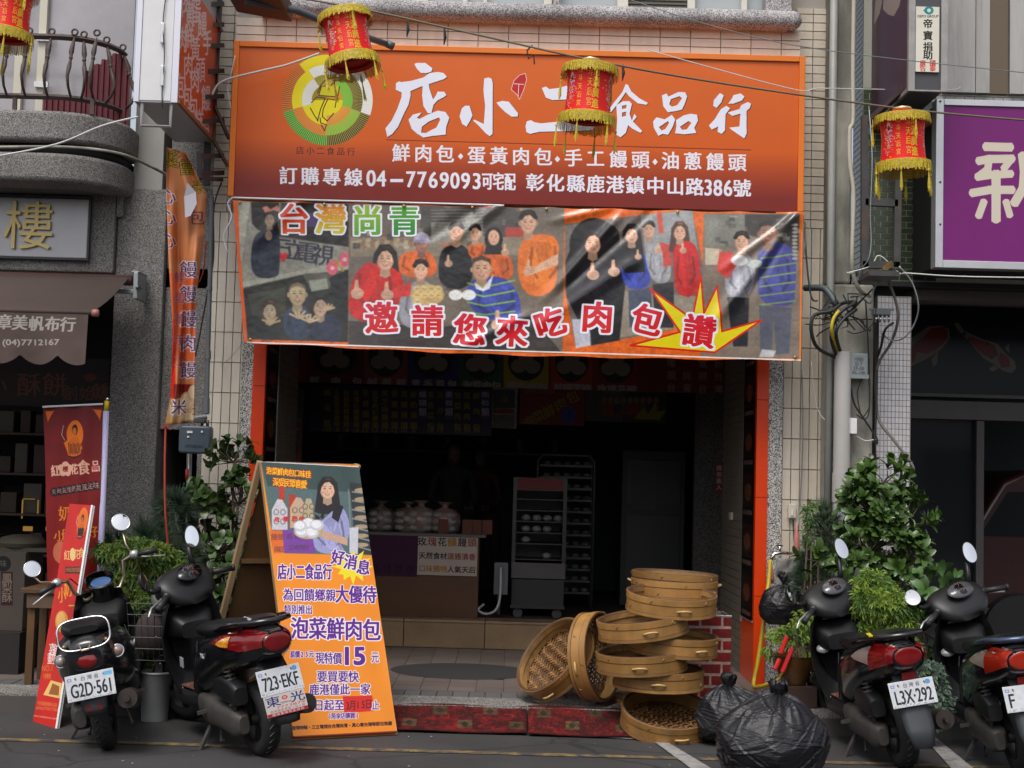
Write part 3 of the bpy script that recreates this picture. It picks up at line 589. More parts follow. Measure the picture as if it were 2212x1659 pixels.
# ------------------------------------------------------------------ printed photo banner under the sign
SK = (.88, .68, .55)
def person(cv, f, hx, hy, r, body, shirt, hair='long', skin=SK, hc=(.10, .07, .06), dark=1.0, smile=True):
    """a printed figure: body outline, neck, hair, head with features (crop pixels, f maps them)"""
    k = lambda c: tuple(x*dark for x in c); Q = lambda x, y, rx, ry, n=24: f(*ell_pts(x, y, rx, ry, n)); skin, hc, shirt = k(skin), k(hc), k(shirt)
    if hair == 'long': cv.poly(f((hx-r*1.05, hy-r*.5), (hx-r*.5, hy-r*1.35), (hx+r*.4, hy-r*1.4), (hx+r*1.05, hy-r*.7), (hx+r*1.25, hy+r*.8), (hx+r*1.45, hy+r*2.5), (hx+r*.8, hy+r*2.7), (hx-r*.9, hy+r*2.6), (hx-r*1.4, hy+r*2.4), (hx-r*1.15, hy+r*.6)), hc)
    for _ in range(3): body = [q for a_, b_ in zip(body, body[1:]+body[:1]) for q in ((a_[0]*.75+b_[0]*.25, a_[1]*.75+b_[1]*.25), (a_[0]*.25+b_[0]*.75, a_[1]*.25+b_[1]*.75))]
    cv.poly(f(*body), shirt)
    cx = sum(p[0] for p in body)/len(body); cy = sum(p[1] for p in body)/len(body)
    cv.poly(f(*[(cx+(p[0]-cx)*.55+r*.3, cy+(p[1]-cy)*.8) for p in body]), tuple(min(1, c*1.12+.02) for c in shirt), .5)
    cv.poly(f(*[(cx+(p[0]-cx)*.9-r*.35, cy+(p[1]-cy)*.9+r*.5) for p in body][:len(body)//2]+[(cx, cy)]), tuple(c*.7 for c in shirt), .35)
    wq = (max(p[0] for p in body)-min(p[0] for p in body)); hq = max(p[1] for p in body)-min(p[1] for p in body)
    for s_, e_ in ((-1, -.30), (1, .30)): cv.line(f((cx+s_*wq*.27, cy-hq*.22), (cx+s_*wq*.33, cy+hq*.12), (cx+e_*wq*.5, cy+hq*.28)), r*.09, tuple(c*.45 for c in shirt), .5)
    rq = random.Random(int(hx*7+hy)); ys_ = [p[1] for p in body]; xs_ = [p[0] for p in body]; wb = max(xs_)-min(xs_); hb_ = max(ys_)-min(ys_)
    for k_ in range(9):      # printed cloth folds
        x_, y_ = cx+wb*rq.uniform(-.3, .3), cy+hb_*rq.uniform(-.35, .3); cv.line(f((x_, y_), (x_+wb*rq.uniform(-.12, .12), y_+hb_*rq.uniform(.1, .25))), rq.uniform(1.5, 4), tuple(min(1, c*(1.35 if k_ % 2 else .55)+.01) for c in shirt), .35)
    cv.poly(f((hx-r*.4, hy+r*.5), (hx+r*.4, hy+r*.5), (hx+r*.5, hy+r*1.5), (hx, hy+r*1.75), (hx-r*.5, hy+r*1.5)), tuple(c*.82 for c in skin))
    if hair == 'hijab': cv.poly(Q(hx, hy+r*.2, r*1.25, r*1.7), hc); cv.poly(f((hx-r, hy+r), (hx+r, hy+r), (hx+r*1.5, hy+r*2.3), (hx-r*1.3, hy+r*2.3)), hc)
    cv.poly(Q(hx, hy, r*.8, r*1.08), tuple(c*.85 for c in skin)); cv.poly(Q(hx+r*.06, hy-r*.02, r*.72, r*1.0), skin); cv.poly(Q(hx+r*.28, hy+r*.05, r*.36, r*.6), tuple(min(1, c*1.07) for c in skin), .7)
    for s in (-1, 1):
        cv.poly(Q(hx+s*r*.42, hy+r*.3, r*.2, r*.16, 12), (.82, .42, .38), .3); cv.poly(Q(hx+s*r*.3, hy-r*.08, r*.17, r*.05, 10), (.2, .12, .1), .75); cv.poly(Q(hx+s*r*.31, hy-r*.3, r*.2, r*.045, 8), tuple(c*.45 for c in skin), .8)
        if hair in ('bald', 'short', 'cap'): cv.poly(Q(hx+s*r*.84, hy+r*.05, r*.13, r*.25, 10), tuple(c*.85 for c in skin))
    cv.poly(f((hx, hy-r*.05), (hx+r*.12, hy+r*.28), (hx-r*.1, hy+r*.3)), tuple(c*.8 for c in skin), .8)
    if smile: cv.poly(Q(hx, hy+r*.53, r*.27, r*.11, 12), (.68, .32, .28)); cv.poly(Q(hx, hy+r*.51, r*.19, r*.05, 10), (.92, .88, .85))
    else: cv.poly(Q(hx, hy+r*.55, r*.17, r*.06, 10), (.65, .28, .28))
    if hair in ('long', 'bun', 'short'):
        lo = -.35 if hair != 'long' else .5
        cv.poly(f((hx-r*.85, hy+r*lo), (hx-r*.98, hy-r*.5), (hx-r*.6, hy-r*1.2), (hx, hy-r*1.38), (hx+r*.65, hy-r*1.2), (hx+r*.98, hy-r*.5), (hx+r*.85, hy+r*lo), (hx+r*.62, hy-r*.4), (hx+r*.2, hy-r*.82), (hx-r*.3, hy-r*.72), (hx-r*.6, hy-r*.3)), hc)
        cv.poly(f((hx-r*.3, hy-r*1.22), (hx+r*.3, hy-r*1.26), (hx+r*.5, hy-r*.95), (hx-r*.1, hy-r*1.0)), tuple(c*2.2+.05 for c in hc), .5)
    if hair == 'bald': cv.poly(f((hx-r*.8, hy-r*.3), (hx-r*.75, hy-r*.85), (hx, hy-r*1.18), (hx+r*.75, hy-r*.85), (hx+r*.8, hy-r*.3), (hx+r*.6, hy-r*.6), (hx, hy-r*.78), (hx-r*.55, hy-r*.62)), hc, .75)
    if hair == 'cap': cv.poly(f((hx-r*.9, hy-r*.3), (hx-r*.8, hy-r*1.1), (hx, hy-r*1.5), (hx+r*.8, hy-r*1.1), (hx+r*.95, hy-r*.25), (hx, hy-r*.5)), (.75, .72, .82)); cv.poly(Q(hx, hy-r*.32, r*.95, r*.2), (.6, .56, .68))
def thumb(cv, f, x, y, r, skin=SK, a=0):
    cv.poly(f(*ell_pts(x, y, r, r*.85, 16)), tuple(c*.93 for c in skin)); cv.poly(f((x-r*.5, y-r*.3), (x-r*.35, y-r*2.0), (x+r*.15, y-r*2.1), (x+r*.3, y-r*.5)), skin)
    for k in range(3): cv.line(f((x-r*.1, y-r*.35+k*r*.4), (x+r*.8, y-r*.3+k*r*.4)), .8, tuple(c*.7 for c in skin))
yb = 10.22
cb = [(503, 432), (1735, 459), (1730, 778), (526, 739)]
bz1, bz0 = P(503, 432, yb).z+.02, P(1730, 778, yb).z-.02; bxx0, bxx1 = P(498, 500, yb).x, P(1740, 600, yb).x
cvf = face_conv((bxx0, yb, bz1), (bxx1-bxx0, 0, 0), (0, 0, bz0-bz1))
cv = Canvas(2500, 740, (.92, .38, .07), cvf)
a, b4 = C(800, 680, 2.011), C(1800, 680, 1.968)
GY = (.36, .33, .30)
cv.poly(a((95, 75), (888, 85), (885, 1085), (160, 1060)), (.33, .32, .27))
# left collage: van side, girl, trio
cv.poly(a((95, 75), (400, 75), (380, 330), (885, 400), (888, 540), (125, 660)), (.56, .55, .49)); cv.poly(a((190, 80), (390, 80), (380, 330), (240, 280), (195, 230)), (.10, .09, .08)); cv.poly(a((410, 80), (885, 88), (888, 400), (400, 320)), (.12, .10, .10)); cv.poly(a((520, 150), (760, 170), (740, 260), (540, 250)), (.3, .2, .42))
cv.poly(a((100, 80), (185, 80), (120, 500), (105, 500)), (.7, .7, .64)); cv.noise(.12, 14)
cv.poly(a((120, 650), (888, 500), (888, 560), (740, 580), (580, 590), (130, 690)), (.66, .66, .6)); cv.poly(a((130, 700), (560, 600), (610, 700), (885, 680), (885, 1085), (165, 1060)), (.09, .085, .06)); cv.poly(a((600, 640), (730, 625), (745, 700), (620, 720)), (.6, .62, .55)); cv.poly(a((160, 740), (430, 690), (440, 900), (200, 900)), (.2, .2, .15)); cv.poly(a((750, 620), (885, 560), (885, 1000), (800, 900)), (.05, .05, .05))
for i, (x, y) in enumerate(((400, 405), (490, 425), (580, 440), (700, 462))): q = a((x, y))[0]; cv.text('三立電視'[i], q[0], q[1], 46, (.12, .12, .2), boldx=1.2, rot=7)
q = a((418, 470))[0]; cv.ell(q[0]-4, q[1]-3, 6, 6, (.85, .08, .08)); cv.ell(q[0]+4, q[1]-3, 6, 6, (.85, .08, .08)); cv.poly([(q[0]-10, q[1]-1), (q[0]+10, q[1]-1), (q[0], q[1]+12)], (.85, .08, .08))
DSK = (.62, .52, .42)
person(cv, a, 322, 205, 48, [(235, 280), (400, 270), (390, 560), (380, 620), (190, 625), (185, 400)], (.10, .13, .22), 'long', DSK, dark=.9, smile=False); cv.poly(a(*ell_pts(315, 320, 26, 34)), (.62, .5, .4))
cv.poly(a((268, 120), (300, 105), (330, 130), (380, 100), (398, 150), (350, 140), (290, 155)), (.85, .5, .45))
person(cv, a, 320, 860, 62, [(240, 920), (400, 920), (420, 1050), (230, 1075), (210, 980)], (.06, .05, .05), 'long', (.68, .62, .5), hc=(.22, .15, .09), smile=False)
person(cv, a, 520, 740, 78, [(410, 840), (610, 800), (640, 1060), (430, 1070)], (.14, .2, .3), 'bald', (.72, .64, .48), hc=(.4, .35, .28))
person(cv, a, 685, 830, 66, [(640, 910), (800, 870), (870, 1080), (600, 1070)], (.10, .12, .22), 'long', (.70, .6, .48), smile=False)
for x, y, r_ in ((330, 950, 70), (530, 910, 75), (610, 940, 70), (740, 850, 50)):
    for k in range(5): cv.line(a((x, y), (x+r_*math.cos(R(-150+k*32)), y+r_*.8*math.sin(R(-150+k*32)))), 5, (.72, .62, .48))
for s, (x, y) in ((1, (770, 550)), (-1, (860, 490))): cv.poly(a(*ell_pts(x, y, 42, 52)), (.85, .35, .42)); cv.poly(a(*ell_pts(x, y, 15, 15)), (.95, .75, .75))
cv.line(a((790, 490), (850, 575)), 4, (.7, .5, .15))
# middle group photo
cv.poly(a((888, 85), (2212, 110))+b4((415, 115), (400, 1140))+a((888, 1110)), (.45, .40, .35)); cv.poly(a((900, 330), (2200, 330), (2200, 460), (900, 470)), (.55, .5, .42))
cv.poly(a((900, 90), (1400, 100), (1390, 330), (900, 330)), (.42, .37, .34)); cv.poly(a((1400, 100), (2200, 110), (2200, 330), (1400, 320)), (.30, .28, .26)); cv.poly(a((1480, 230), (1850, 200), (1850, 330), (1480, 360)), (.5, .5, .46)); cv.poly(a((2010, 260), (2150, 260), (2150, 330), (2010, 330)), (.75, .25, .2))
for i in range(16): cv.poly(a(*ell_pts(930+i*34, 370+8*(i % 3), 26, 34, 12)), (.72, .64, .5) if i % 2 else (.56, .45, .34))
cv.poly(a((888, 930), (1500, 980), (2200, 900))+b4((400, 1140))+a((888, 1115)), (.22, .19, .18))
ORS = (.88, .38, .14); rr = random.Random(6)
for k in range(46):      # kitchen clutter behind the group
    x, y = rr.uniform(905, 2190), rr.uniform(95, 420); w_, h_ = rr.uniform(15, 90), rr.uniform(10, 50); cv.poly(a((x, y), (x+w_, y+3), (x+w_, y+h_), (x, y+h_)), rr.choice([(.62, .60, .56), (.2, .18, .17), (.5, .44, .36), (.72, .68, .6), (.34, .3, .28), (.7, .34, .22)]), rr.uniform(.4, .9))
for k in range(9): cv.line(a((1480, 140+k*22), (1860, 130+k*24)), 1.6, (.62, .62, .6), .7)
person(cv, a, 1660, 300, 62, [(1570, 390), (1760, 380), (1790, 700), (1540, 700), (1530, 500)], (.09, .09, .10), 'short')
person(cv, a, 1795, 305, 50, [(1740, 370), (1870, 370), (1880, 480), (1750, 490)], ORS, 'short')
person(cv, a, 1928, 335, 52, [(1850, 430), (2040, 420), (2090, 640), (1870, 640)], ORS, 'hijab', hc=(.12, .09, .09))
person(cv, a, 1410, 380, 60, [(1310, 430), (1490, 420), (1545, 620), (1250, 620), (1240, 480)], ORS, 'cap', (.6, .4, .32), smile=False)
person(cv, b4, 160, 225, 70, [(80, 320), (330, 295), (380, 380), (370, 460), (355, 735), (95, 740)], (.92, .45, .15), 'short'); cv.poly(b4((370, 440), (180, 545), (120, 570), (150, 600), (370, 520)), SK); thumb(cv, b4, 165, 555, 36)
person(cv, a, 1150, 490, 78, [(1030, 500), (1260, 560), (1290, 700), (1200, 930), (890, 935), (890, 700), (960, 560)], (.83, .10, .08), 'long'); thumb(cv, a, 950, 735, 48)
person(cv, a, 1405, 570, 62, [(1330, 650), (1480, 640), (1500, 800), (1480, 1000), (1260, 980), (1240, 780)], (.62, .62, .66), 'bun'); cv.poly(a((1340, 650), (1200, 700), (1200, 770), (1330, 750)), (.85, .2, .18)); thumb(cv, a, 1165, 745, 46)
cv.poly(a(*ell_pts(1455, 745, 120, 75)), (.82, .68, .42))
for i in range(9): cv.poly(a(*ell_pts(1380+50*(i % 4), 700+45*(i//4), 32, 24, 14)), (.88, .76, .5)); cv.line(a((1370+50*(i % 4), 700+45*(i//4)), (1395+50*(i % 4), 706+45*(i//4))), 1, (.5, .33, .18))
person(cv, a, 1840, 560, 84, [(1740, 640), (1960, 600), (2090, 680), (2135, 880), (2100, 940), (1850, 920), (1730, 800)], (.22, .27, .66), 'bald', (.86, .66, .52), hc=(.16, .12, .11))
for k in range(4): cv.line(a((1740, 660+k*68), (1860, 690+k*66), (2080, 640+k*74)), 3.4, (.52, .72, .3))
cv.poly(a((1790, 650), (1850, 700), (1930, 590), (1900, 700), (1850, 720), (1800, 700)), (.93, .93, .95)); thumb(cv, a, 1960, 960, 52); thumb(cv, a, 1605, 520, 30); thumb(cv, a, 2010, 440, 30)
for x in (1655, 1750): cv.poly(a(*ell_pts(x, 745, 50, 38)), (.95, .94, .93))
# second photo, tilted on orange
cv.poly(b4((418, 232), (1310, 130), (1395, 590), (1380, 900), (1180, 970), (495, 1105), (418, 700)), (.44, .40, .37)); cv.poly(b4((950, 165), (1310, 135), (1350, 420), (980, 420)), (.6, .6, .6)); cv.poly(b4((1060, 150), (1095, 150), (1110, 300), (1080, 300)), (.85, .3, .2)); cv.poly(b4((800, 700), (1340, 740), (1300, 950), (800, 1030)), (.6, .55, .48))
person(cv, b4, 740, 320, 52, [(700, 400), (800, 400), (860, 750), (700, 900)], (.22, .12, .12), 'long')
cv.poly(b4(*ell_pts(620, 380, 170, 190)), (.07, .06, .06)); cv.poly(b4((480, 350), (760, 350), (840, 650), (800, 1050), (600, 1085), (430, 750), (420, 500)), (.08, .07, .08))
person(cv, b4, 612, 370, 72, [(520, 500), (720, 500), (800, 700), (700, 800), (480, 720)], (.11, .09, .12), 'long'); thumb(cv, b4, 615, 590, 44); thumb(cv, b4, 760, 570, 42)
person(cv, b4, 885, 310, 58, [(800, 410), (960, 400), (1010, 540), (1020, 680), (850, 700), (800, 560)], (.20, .26, .68), 'long'); cv.poly(b4((800, 410), (960, 400), (980, 570), (840, 580), (780, 500)), (.07, .07, .08)); thumb(cv, b4, 930, 465, 26)
person(cv, b4, 1005, 275, 50, [(960, 370), (1130, 355), (1180, 640), (1020, 660)], (.66, .66, .68), 'bun'); cv.poly(b4((1080, 360), (1150, 380), (1170, 520), (1110, 540), (1100, 440)), (.82, .25, .22)); thumb(cv, b4, 1070, 420, 26)
person(cv, b4, 1222, 290, 55, [(1170, 370), (1330, 340), (1375, 560), (1340, 750), (1190, 735), (1180, 540)], (.84, .10, .09), 'long', hc=(.3, .2, .15)); thumb(cv, b4, 1245, 420, 26)
cv.poly(b4((860, 700), (1020, 680), (1030, 900), (870, 960)), (.28, .3, .38)); cv.poly(b4((1030, 660), (1180, 640), (1180, 960), (1050, 960)), (.15, .14, .16)); cv.poly(b4((465, 900), (590, 900), (600, 1085), (495, 1105)), (.75, .75, .8)); cv.noise(.08, 5)
# right photo
cv.poly(b4((1392, 160), (2060, 160), (2070, 1175), (1368, 1165)), (.50, .44, .38)); cv.poly(b4((1395, 165), (1680, 165), (1680, 380), (1395, 390)), (.5, .5, .46)); cv.poly(b4((1680, 165), (2060, 165), (2060, 420), (1680, 300)), (.24, .22, .20)); cv.poly(b4((1400, 400), (1520, 410), (1500, 520), (1400, 520)), (.78, .72, .62))
for k in range(30): x, y = rr.uniform(1400, 2040), rr.uniform(175, 420); w_, h_ = rr.uniform(15, 60), rr.uniform(10, 40); cv.poly(b4((x, y), (x+w_, y), (x+w_, y+h_), (x, y+h_)), rr.choice([(.62, .60, .56), (.2, .18, .17), (.5, .44, .36), (.72, .68, .6), (.34, .3, .28)]), .6)
person(cv, b4, 1655, 360, 60, [(1590, 440), (1720, 440), (1760, 600), (1710, 750), (1560, 760), (1530, 620)], (.64, .64, .68), 'bun'); cv.poly(b4((1590, 430), (1500, 430), (1480, 560), (1560, 620), (1620, 520)), (.84, .25, .22)); cv.poly(b4((1550, 750), (1710, 750), (1700, 1090), (1600, 1090)), (.12, .12, .14))
person(cv, b4, 1838, 300, 76, [(1760, 400), (1930, 350), (2040, 420), (2035, 700), (2020, 820), (1770, 790), (1770, 560)], (.27, .28, .6), 'bald', (.62, .45, .36), hc=(.14, .10, .09))
for k in range(6): cv.line(b4((1785, 480+k*64), (2035, 440+k*66)), 3, (.5, .66, .34))
cv.poly(b4((1780, 800), (2010, 820), (1990, 1140), (1900, 1150), (1880, 900), (1870, 1140), (1790, 1130)), (.33, .34, .4)); cv.poly(b4(*ell_pts(1640, 490, 60, 36)), (.94, .93, .92)); cv.poly(b4(*ell_pts(1745, 515, 50, 30)), (.72, .76, .72)); cv.poly(b4((1800, 1110), (1900, 1120), (1880, 1165), (1780, 1165)), (.8, .8, .8))
for j in range(10): cv.poly(b4(*ell_pts(2030, 240+j*26, 22, 10, 8)), (.7, .7, .68))
cv.noise(.07, 10); cv.noise(.10, 60); cv.blur(10); cv.noise(.05, 5); cv.a = np.clip(cv.a*.93+.055, 0, 1)
# white edge hem, star and lettering
star = b4((1015, 690), (1275, 875), (1318, 860), (1370, 590), (1392, 860), (1485, 668), (1520, 985), (1800, 905), (1470, 1132), (875, 1085), (1225, 990))
cv.poly(star, (.93, .86, .05)); cv.line(star+star[:1], 4, (.86, .12, .05))
def gr2(c0, c1, hor=True):
    def fn(x0, x1, y0, y1): t = np.linspace(0, 1, y1-y0)[:, None, None]; return np.array(c0)*(1-t)+np.array(c1)*t+np.zeros((1, x1-x0, 1))
    return fn
for ch, x, y, c0, c1 in (('台', 633, 474, (.85, .12, .12), (.9, .4, .1)), ('灣', 713, 474, (.95, .5, .1), (.85, .85, .1)), ('尚', 792, 477, (.65, .8, .1), (.3, .65, .2)), ('青', 872, 477, (.4, .72, .2), (.08, .5, .2))): cv.text(ch, x, y, 64, gr2(c0, c1), bold=1.0, boldx=2, out=3.6, outc=(.97, .97, 1))
for ch, x, y, r_, s_ in (('邀', 823, 688, -2, 68), ('請', 922, 694, 0, 66), ('您', 1014, 714, 5, 68), ('來', 1105, 717, 4, 66), ('吃', 1187, 699, -18, 62), ('肉', 1289, 687, 4, 66), ('包', 1396, 693, 14, 64), ('讚', 1509, 717, 8, 68)): cv.text(ch, x, y, s_, gr2((.86, .12, .25), (.85, .10, .08)), bold=1.1, boldx=1.6, out=4, outc=(.96, .96, 1), rot=r_)
cv.line(cb[1:3], 7, (.95, .5, .1)); cv.line([cb[3], cb[2]], 3, (.95, .93, .9)); cv.line([cb[0], cb[3]], 13, (.93, .36, .06)); cv.line([cb[0], (1060, 445)], 6, (.93, .36, .06))
BN = MB(); nu, nv = 260, 80; pts = []; uv = []
segs = [(b4((350, 680), (790, 190)), 9, .018), (b4((470, 640), (1000, 170)), 7, -.012), (b4((1540, 830), (2060, 165)), 13, .03), (b4((1760, 640), (2060, 165)), 8, -.02), (b4((1620, 480), (2060, 160)), 7, .014), (a((1680, 330), (1960, 110)), 9, .016), (a((1480, 330), (1800, 120)), 10, -.012), (a((1760, 1090), (2150, 900)), 10, .012), (b4((300, 900), (900, 500)), 14, .01), (a((300, 300), (560, 60)), 12, .008), (b4((430, 190), (700, 130)), 8, .012)]
for j in range(nv):
    for i in range(nu):
        s_, t_ = i/(nu-1), j/(nv-1); xt = cb[0][0]+(cb[1][0]-cb[0][0])*s_; yt = cb[0][1]+(cb[1][1]-cb[0][1])*s_+3.2*math.sin(math.pi*((s_*9) % 1))*(1 if s_ < .95 else 0)
        xb = cb[3][0]+(cb[2][0]-cb[3][0])*s_; yb_ = cb[3][1]+(cb[2][1]-cb[3][1])*s_+9*math.sin(math.pi*min(1, s_*1.0))+1.5*math.sin(s_*40); x = xt+(xb-xt)*t_; y = yt+(yb_-yt)*t_
        d = .012*math.sin(s_*14+2*t_)*t_+.05*t_*(1-t_)*math.sin(s_*5+1)
        for (p0, p1), w_, am in segs:
            L = math.hypot(p1[0]-p0[0], p1[1]-p0[1]); tx, ty = (p1[0]-p0[0])/L, (p1[1]-p0[1])/L; al = (x-p0[0])*tx+(y-p0[1])*ty; ds = -(x-p0[0])*ty+(y-p0[1])*tx
            if -50 < al < L+30: e = max(0, min(1, (al+50)/60))*max(0, min(1, (L+30-al)/40)); d -= 1.5*am*e*math.exp(-(ds/w_)**2)
        p = P(x, y, yb); pts.append((p.x, yb+d, p.z)); uv.append(((p.x-bxx0)/(bxx1-bxx0), (p.z-bz0)/(bz1-bz0)))
BN.grid(pts, nu, nv, uv); BT = thing('photo_banner', 'long vinyl banner printed with cheering people and red lettering, tied under the orange sign', 'banner', (0, yb, bz0))
BN.build('banner_cloth', cv.mat('banner_print', .24, spec=.75, wear=.05, bump=.35), BT, True)
ey = mat('brass_eyelet', (.4, .3, .12), .35, metal=.8)
for s_ in (.012, .16, .3, .42, .55, .63, .78, .99):
    for top in (1, 0):
        if not top and s_ not in (.012, .99): continue
        a0, a1 = (cb[0], cb[1]) if top else (cb[3], cb[2]); q = P(a0[0]+(a1[0]-a0[0])*s_, a0[1]+(a1[1]-a0[1])*s_+(5 if top else -6), yb-.012)
        MB().lathe([(.004, 0), (.012, 0), (.012, .004), (.004, .004)], q, Matrix.Rotation(R(90), 3, 'X'), 12).build('eyelet', ey, BT, True)
def cable(pts, r, m_, lab, name='cable', cat='cable', group=None, n=6, sub=6, parent=None, sag=0):
    P3 = [Vector(p) for p in pts]; out = []
    for i in range(len(P3)-1):
        p0, p1, p2, p3 = P3[max(i-1, 0)], P3[i], P3[i+1], P3[min(i+2, len(P3)-1)]
        for k in range(sub):
            t = k/sub; out.append(.5*((2*p1)+(p2-p0)*t+(2*p0-5*p1+4*p2-p3)*t*t+(3*p1-p0-3*p2+p3)*t**3))
    out.append(P3[-1]); o = MB().tube(out, r, n).build(name, m_, parent, True)
    if parent is None: tag(o, lab, cat, group)
    return o
cable([P(500, 427, yb), P(700, 433, yb-.01), P(1060, 443, yb), P(1068, 445, yb)], .008, M_white, 0, 'rope', parent=BT)
cable([P(502, 428, yb), P(492, 440, yb), P(500, 470, yb), P(483, 510, yb), P(492, 545, yb)], .006, M_white, 0, 'rope', parent=BT)
cable([P(528, 735, yb), P(505, 765, 10.5), P(478, 790, YF)], .002, M_galv, 0, 'rope', parent=BT)
cable([P(1735, 460, yb), P(1740, 520, 10.4), P(1733, 560, 10.5)], .005, M_white, 0, 'rope', parent=BT)
# ------------------------------------------------------------------ red lanterns on a wire across the street
YL = 8.0
def lantern_tex():
    cv = Canvas(1200, 300, (.93, .05, .03)); 
    for k in range(26): cv.poly([(0, k/26), (1, k/26), (1, k/26+.012), (0, k/26+.012)], (.72, .03, .02), .7)
    GO = (.86, .72, .12)
    for rep in range(3):
        u = rep/3
        for i, ch in enumerate('財源廣進'): cv.text(ch, u+.07, .17+i*.22, .2, GO, sx=.25, boldx=.004, bold=.003)
        for i, ch in enumerate('北斗天后宮'[1:]): cv.text(ch, u+.025, .2+i*.2, .17, GO, sx=.22, boldx=.003)
        cx, rr = u+.21, random.Random(rep)      # a generic patch of bright embroidery
        for k in range(130):
            x = cx+rr.gauss(0, .022); y = .52+rr.gauss(0, .17); cv.poly(ell_pts(x, y, .007, .012, 6), rr.choice([(.85, .55, .1), (.8, .8, .85), (.35, .45, .8), (.9, .75, .2), (.8, .35, .1), (.9, .6, .6)]))
        cv.poly(ell_pts(cx, .24, .016, .07, 14), (.9, .7, .6)); cv.poly(ell_pts(cx, .3, .008, .05, 10), (.1, .1, .1))
        for i, ch in enumerate('北斗天后宮'): cv.text(ch, u+.285, .15+i*.17, .13, GO, sx=.25, boldx=.002)
    return cv.mat('lantern_print', .5, wear=.02)
M_fr = mat('gold_fringe', (.66, .50, .03), .6, var=.25, vs_=60, c2=(.46, .34, .02), c2s=90, c2w=.5); M_lr = mat('lantern_red', (.62, .02, .015), .5)
M_lt = lantern_tex(); M_gold = mat('shiny_gold', (.85, .66, .3), .2, metal=.9)
def make_lantern():
    t = thing('lantern', None, 'lantern', (0, 0, 0)); rb, hh = .132, .28; b = MB(); n, nz = 36, 14; pts = []; uv = []
    for j in range(nz*2+1):
        v = j/(nz*2); z = -hh/2+hh*v; r = rb-.010*math.sin(math.pi*v)+(.0025 if j % 2 else 0)
        for i in range(n+1): th = 2*math.pi*i/n; pts.append((r*math.cos(th), r*math.sin(th), z)); uv.append((i/n, v))
    b.grid(pts, n+1, nz*2+1, uv); b.build('body', M_lt, t, True)
    for z0, s in ((hh/2, 1), (-hh/2, -1)):
        fl_ = .046 if s > 0 else .058
        q = MB(); q.lathe([(.05, z0+.022), (.13, z0+.012), (.158, z0), (.156, z0-.008), (.12, z0-.004)], n=36); q.build('rim', M_lr, t, True)
        f = MB(); N2 = 200; hr = random.Random(4+s)
        for i in range(N2):
            th = 2*math.pi*i/N2; th2 = th+2*math.pi/N2*.82; ln = fl_+hr.uniform(-.008, .010); r0, r1 = .160, .162+hr.uniform(0, .006)
            f.add([(r0*math.cos(th), r0*math.sin(th), z0+.004), (r0*math.cos(th2), r0*math.sin(th2), z0+.004), (r1*math.cos(th2), r1*math.sin(th2), z0-ln), (r1*math.cos(th), r1*math.sin(th), z0-ln-.003)], [(0, 1, 2, 3)])
        stuff(f.build('fringe', M_fr, t))
    MB().lathe([(.0, .16), (.03, .175), (.055, .175), (.055, .19), (.05, .195), (0, .195)], n=20).build('crown', M_gold, t, True)
    for k in range(6):
        for z0 in (hh/2-.0, -hh/2-.02):
            if z0 > 0 and k % 2: continue
            th = R(60*k+20+(30 if z0 < 0 else 0)); x, y = .17*math.cos(th), .17*math.sin(th); g_ = MB(); g_.tube([(x, y, z0), (x*1.01, y*1.01, z0-.06)], .0025, 5); g_.ell((x*1.01, y*1.01, z0-.045), (.007, .007, .01), 8, 6)
            for i in range(7):
                a = i*.9; g_.tube([(x*1.01, y*1.01, z0-.055), (x*1.01+.007*math.cos(a), y*1.01+.007*math.sin(a), z0-.15-.01*(i % 3))], .0028, 4)
            g_.build('tassel', M_fr, t)
    return t
L0 = make_lantern()
LN = [(752, 84, 8, -14, 150, 'tilted red lantern with gold fringe before the round logo on the orange sign', 7.7), (1272, 201, 7.7, -3, 20, 'red lantern with gold fringe hanging in the middle of the orange sign', 7.9), (1950, 303, 8.1, 2, 20, 'red lantern with gold fringe beside the purple sign', 8.0), (18, 25, 8, -5, 60, 'red lantern cut off at the top left corner above the balcony', 7.9)]
for i, (px, py, Y, tl, rz, lab, _) in enumerate(LN):
    o = L0 if i == 0 else copy_tree(L0); o.location = P(px, py, Y); o.rotation_euler = (0, R(-tl), R(rz)); o['label'] = lab; o['group'] = 'red festival lanterns on the street wire'
lt = [P(px, py, Y)+Vector((.19*math.sin(R(-tl)), 0, .19*math.cos(tl*.017))) for px, py, Y, tl, rz, l, _ in LN]
M_wg = mat('wire_olive', (.16, .14, .09), .7)
cable([P(380, -50, 8), lt[0], P(1000, 68, 7.9), lt[1], P(1560, 180, 7.9), lt[2], P(2240, 262, 8.2)], .006, M_wg, 'thin olive wire carrying the lanterns across the orange sign', 'lantern_wire', 'wire')
for x, y in ((880, 45), (960, 62), (1345, 140)):
    q = P(x, y, 7.88); tag(MB().tube([q, q+Vector((.006, 0, -.05)), q+Vector((0, 0, -.095))], [.006, .011, .003], 6).build('wire_tag', M_rubber), {880: 'leftmost black cable tie tail hanging off the lantern wire', 960: 'second black cable tie tail hanging off the lantern wire', 1345: 'black cable tie tail right of the middle lantern'}[x], 'cable tie')
q = P(1150, 98, 7.88); tag(MB().tube([q, q+Vector((-.03, 0, -.03)), q+Vector((-.02, 0, -.08)), q+Vector((.01, 0, -.06)), q+Vector((.015, 0, -.11))], .005, 6).build('wire_knot', M_rubber), 'knotted black cord looped on the lantern wire over the sign', 'cord')
cable([P(1330, -10, 8.5), P(1700, 95, 8.6), P(2240, 160, 9)], .003, M_galv, 'thin grey overhead wire running above the sign to the right', 'overhead_wire', 'wire')
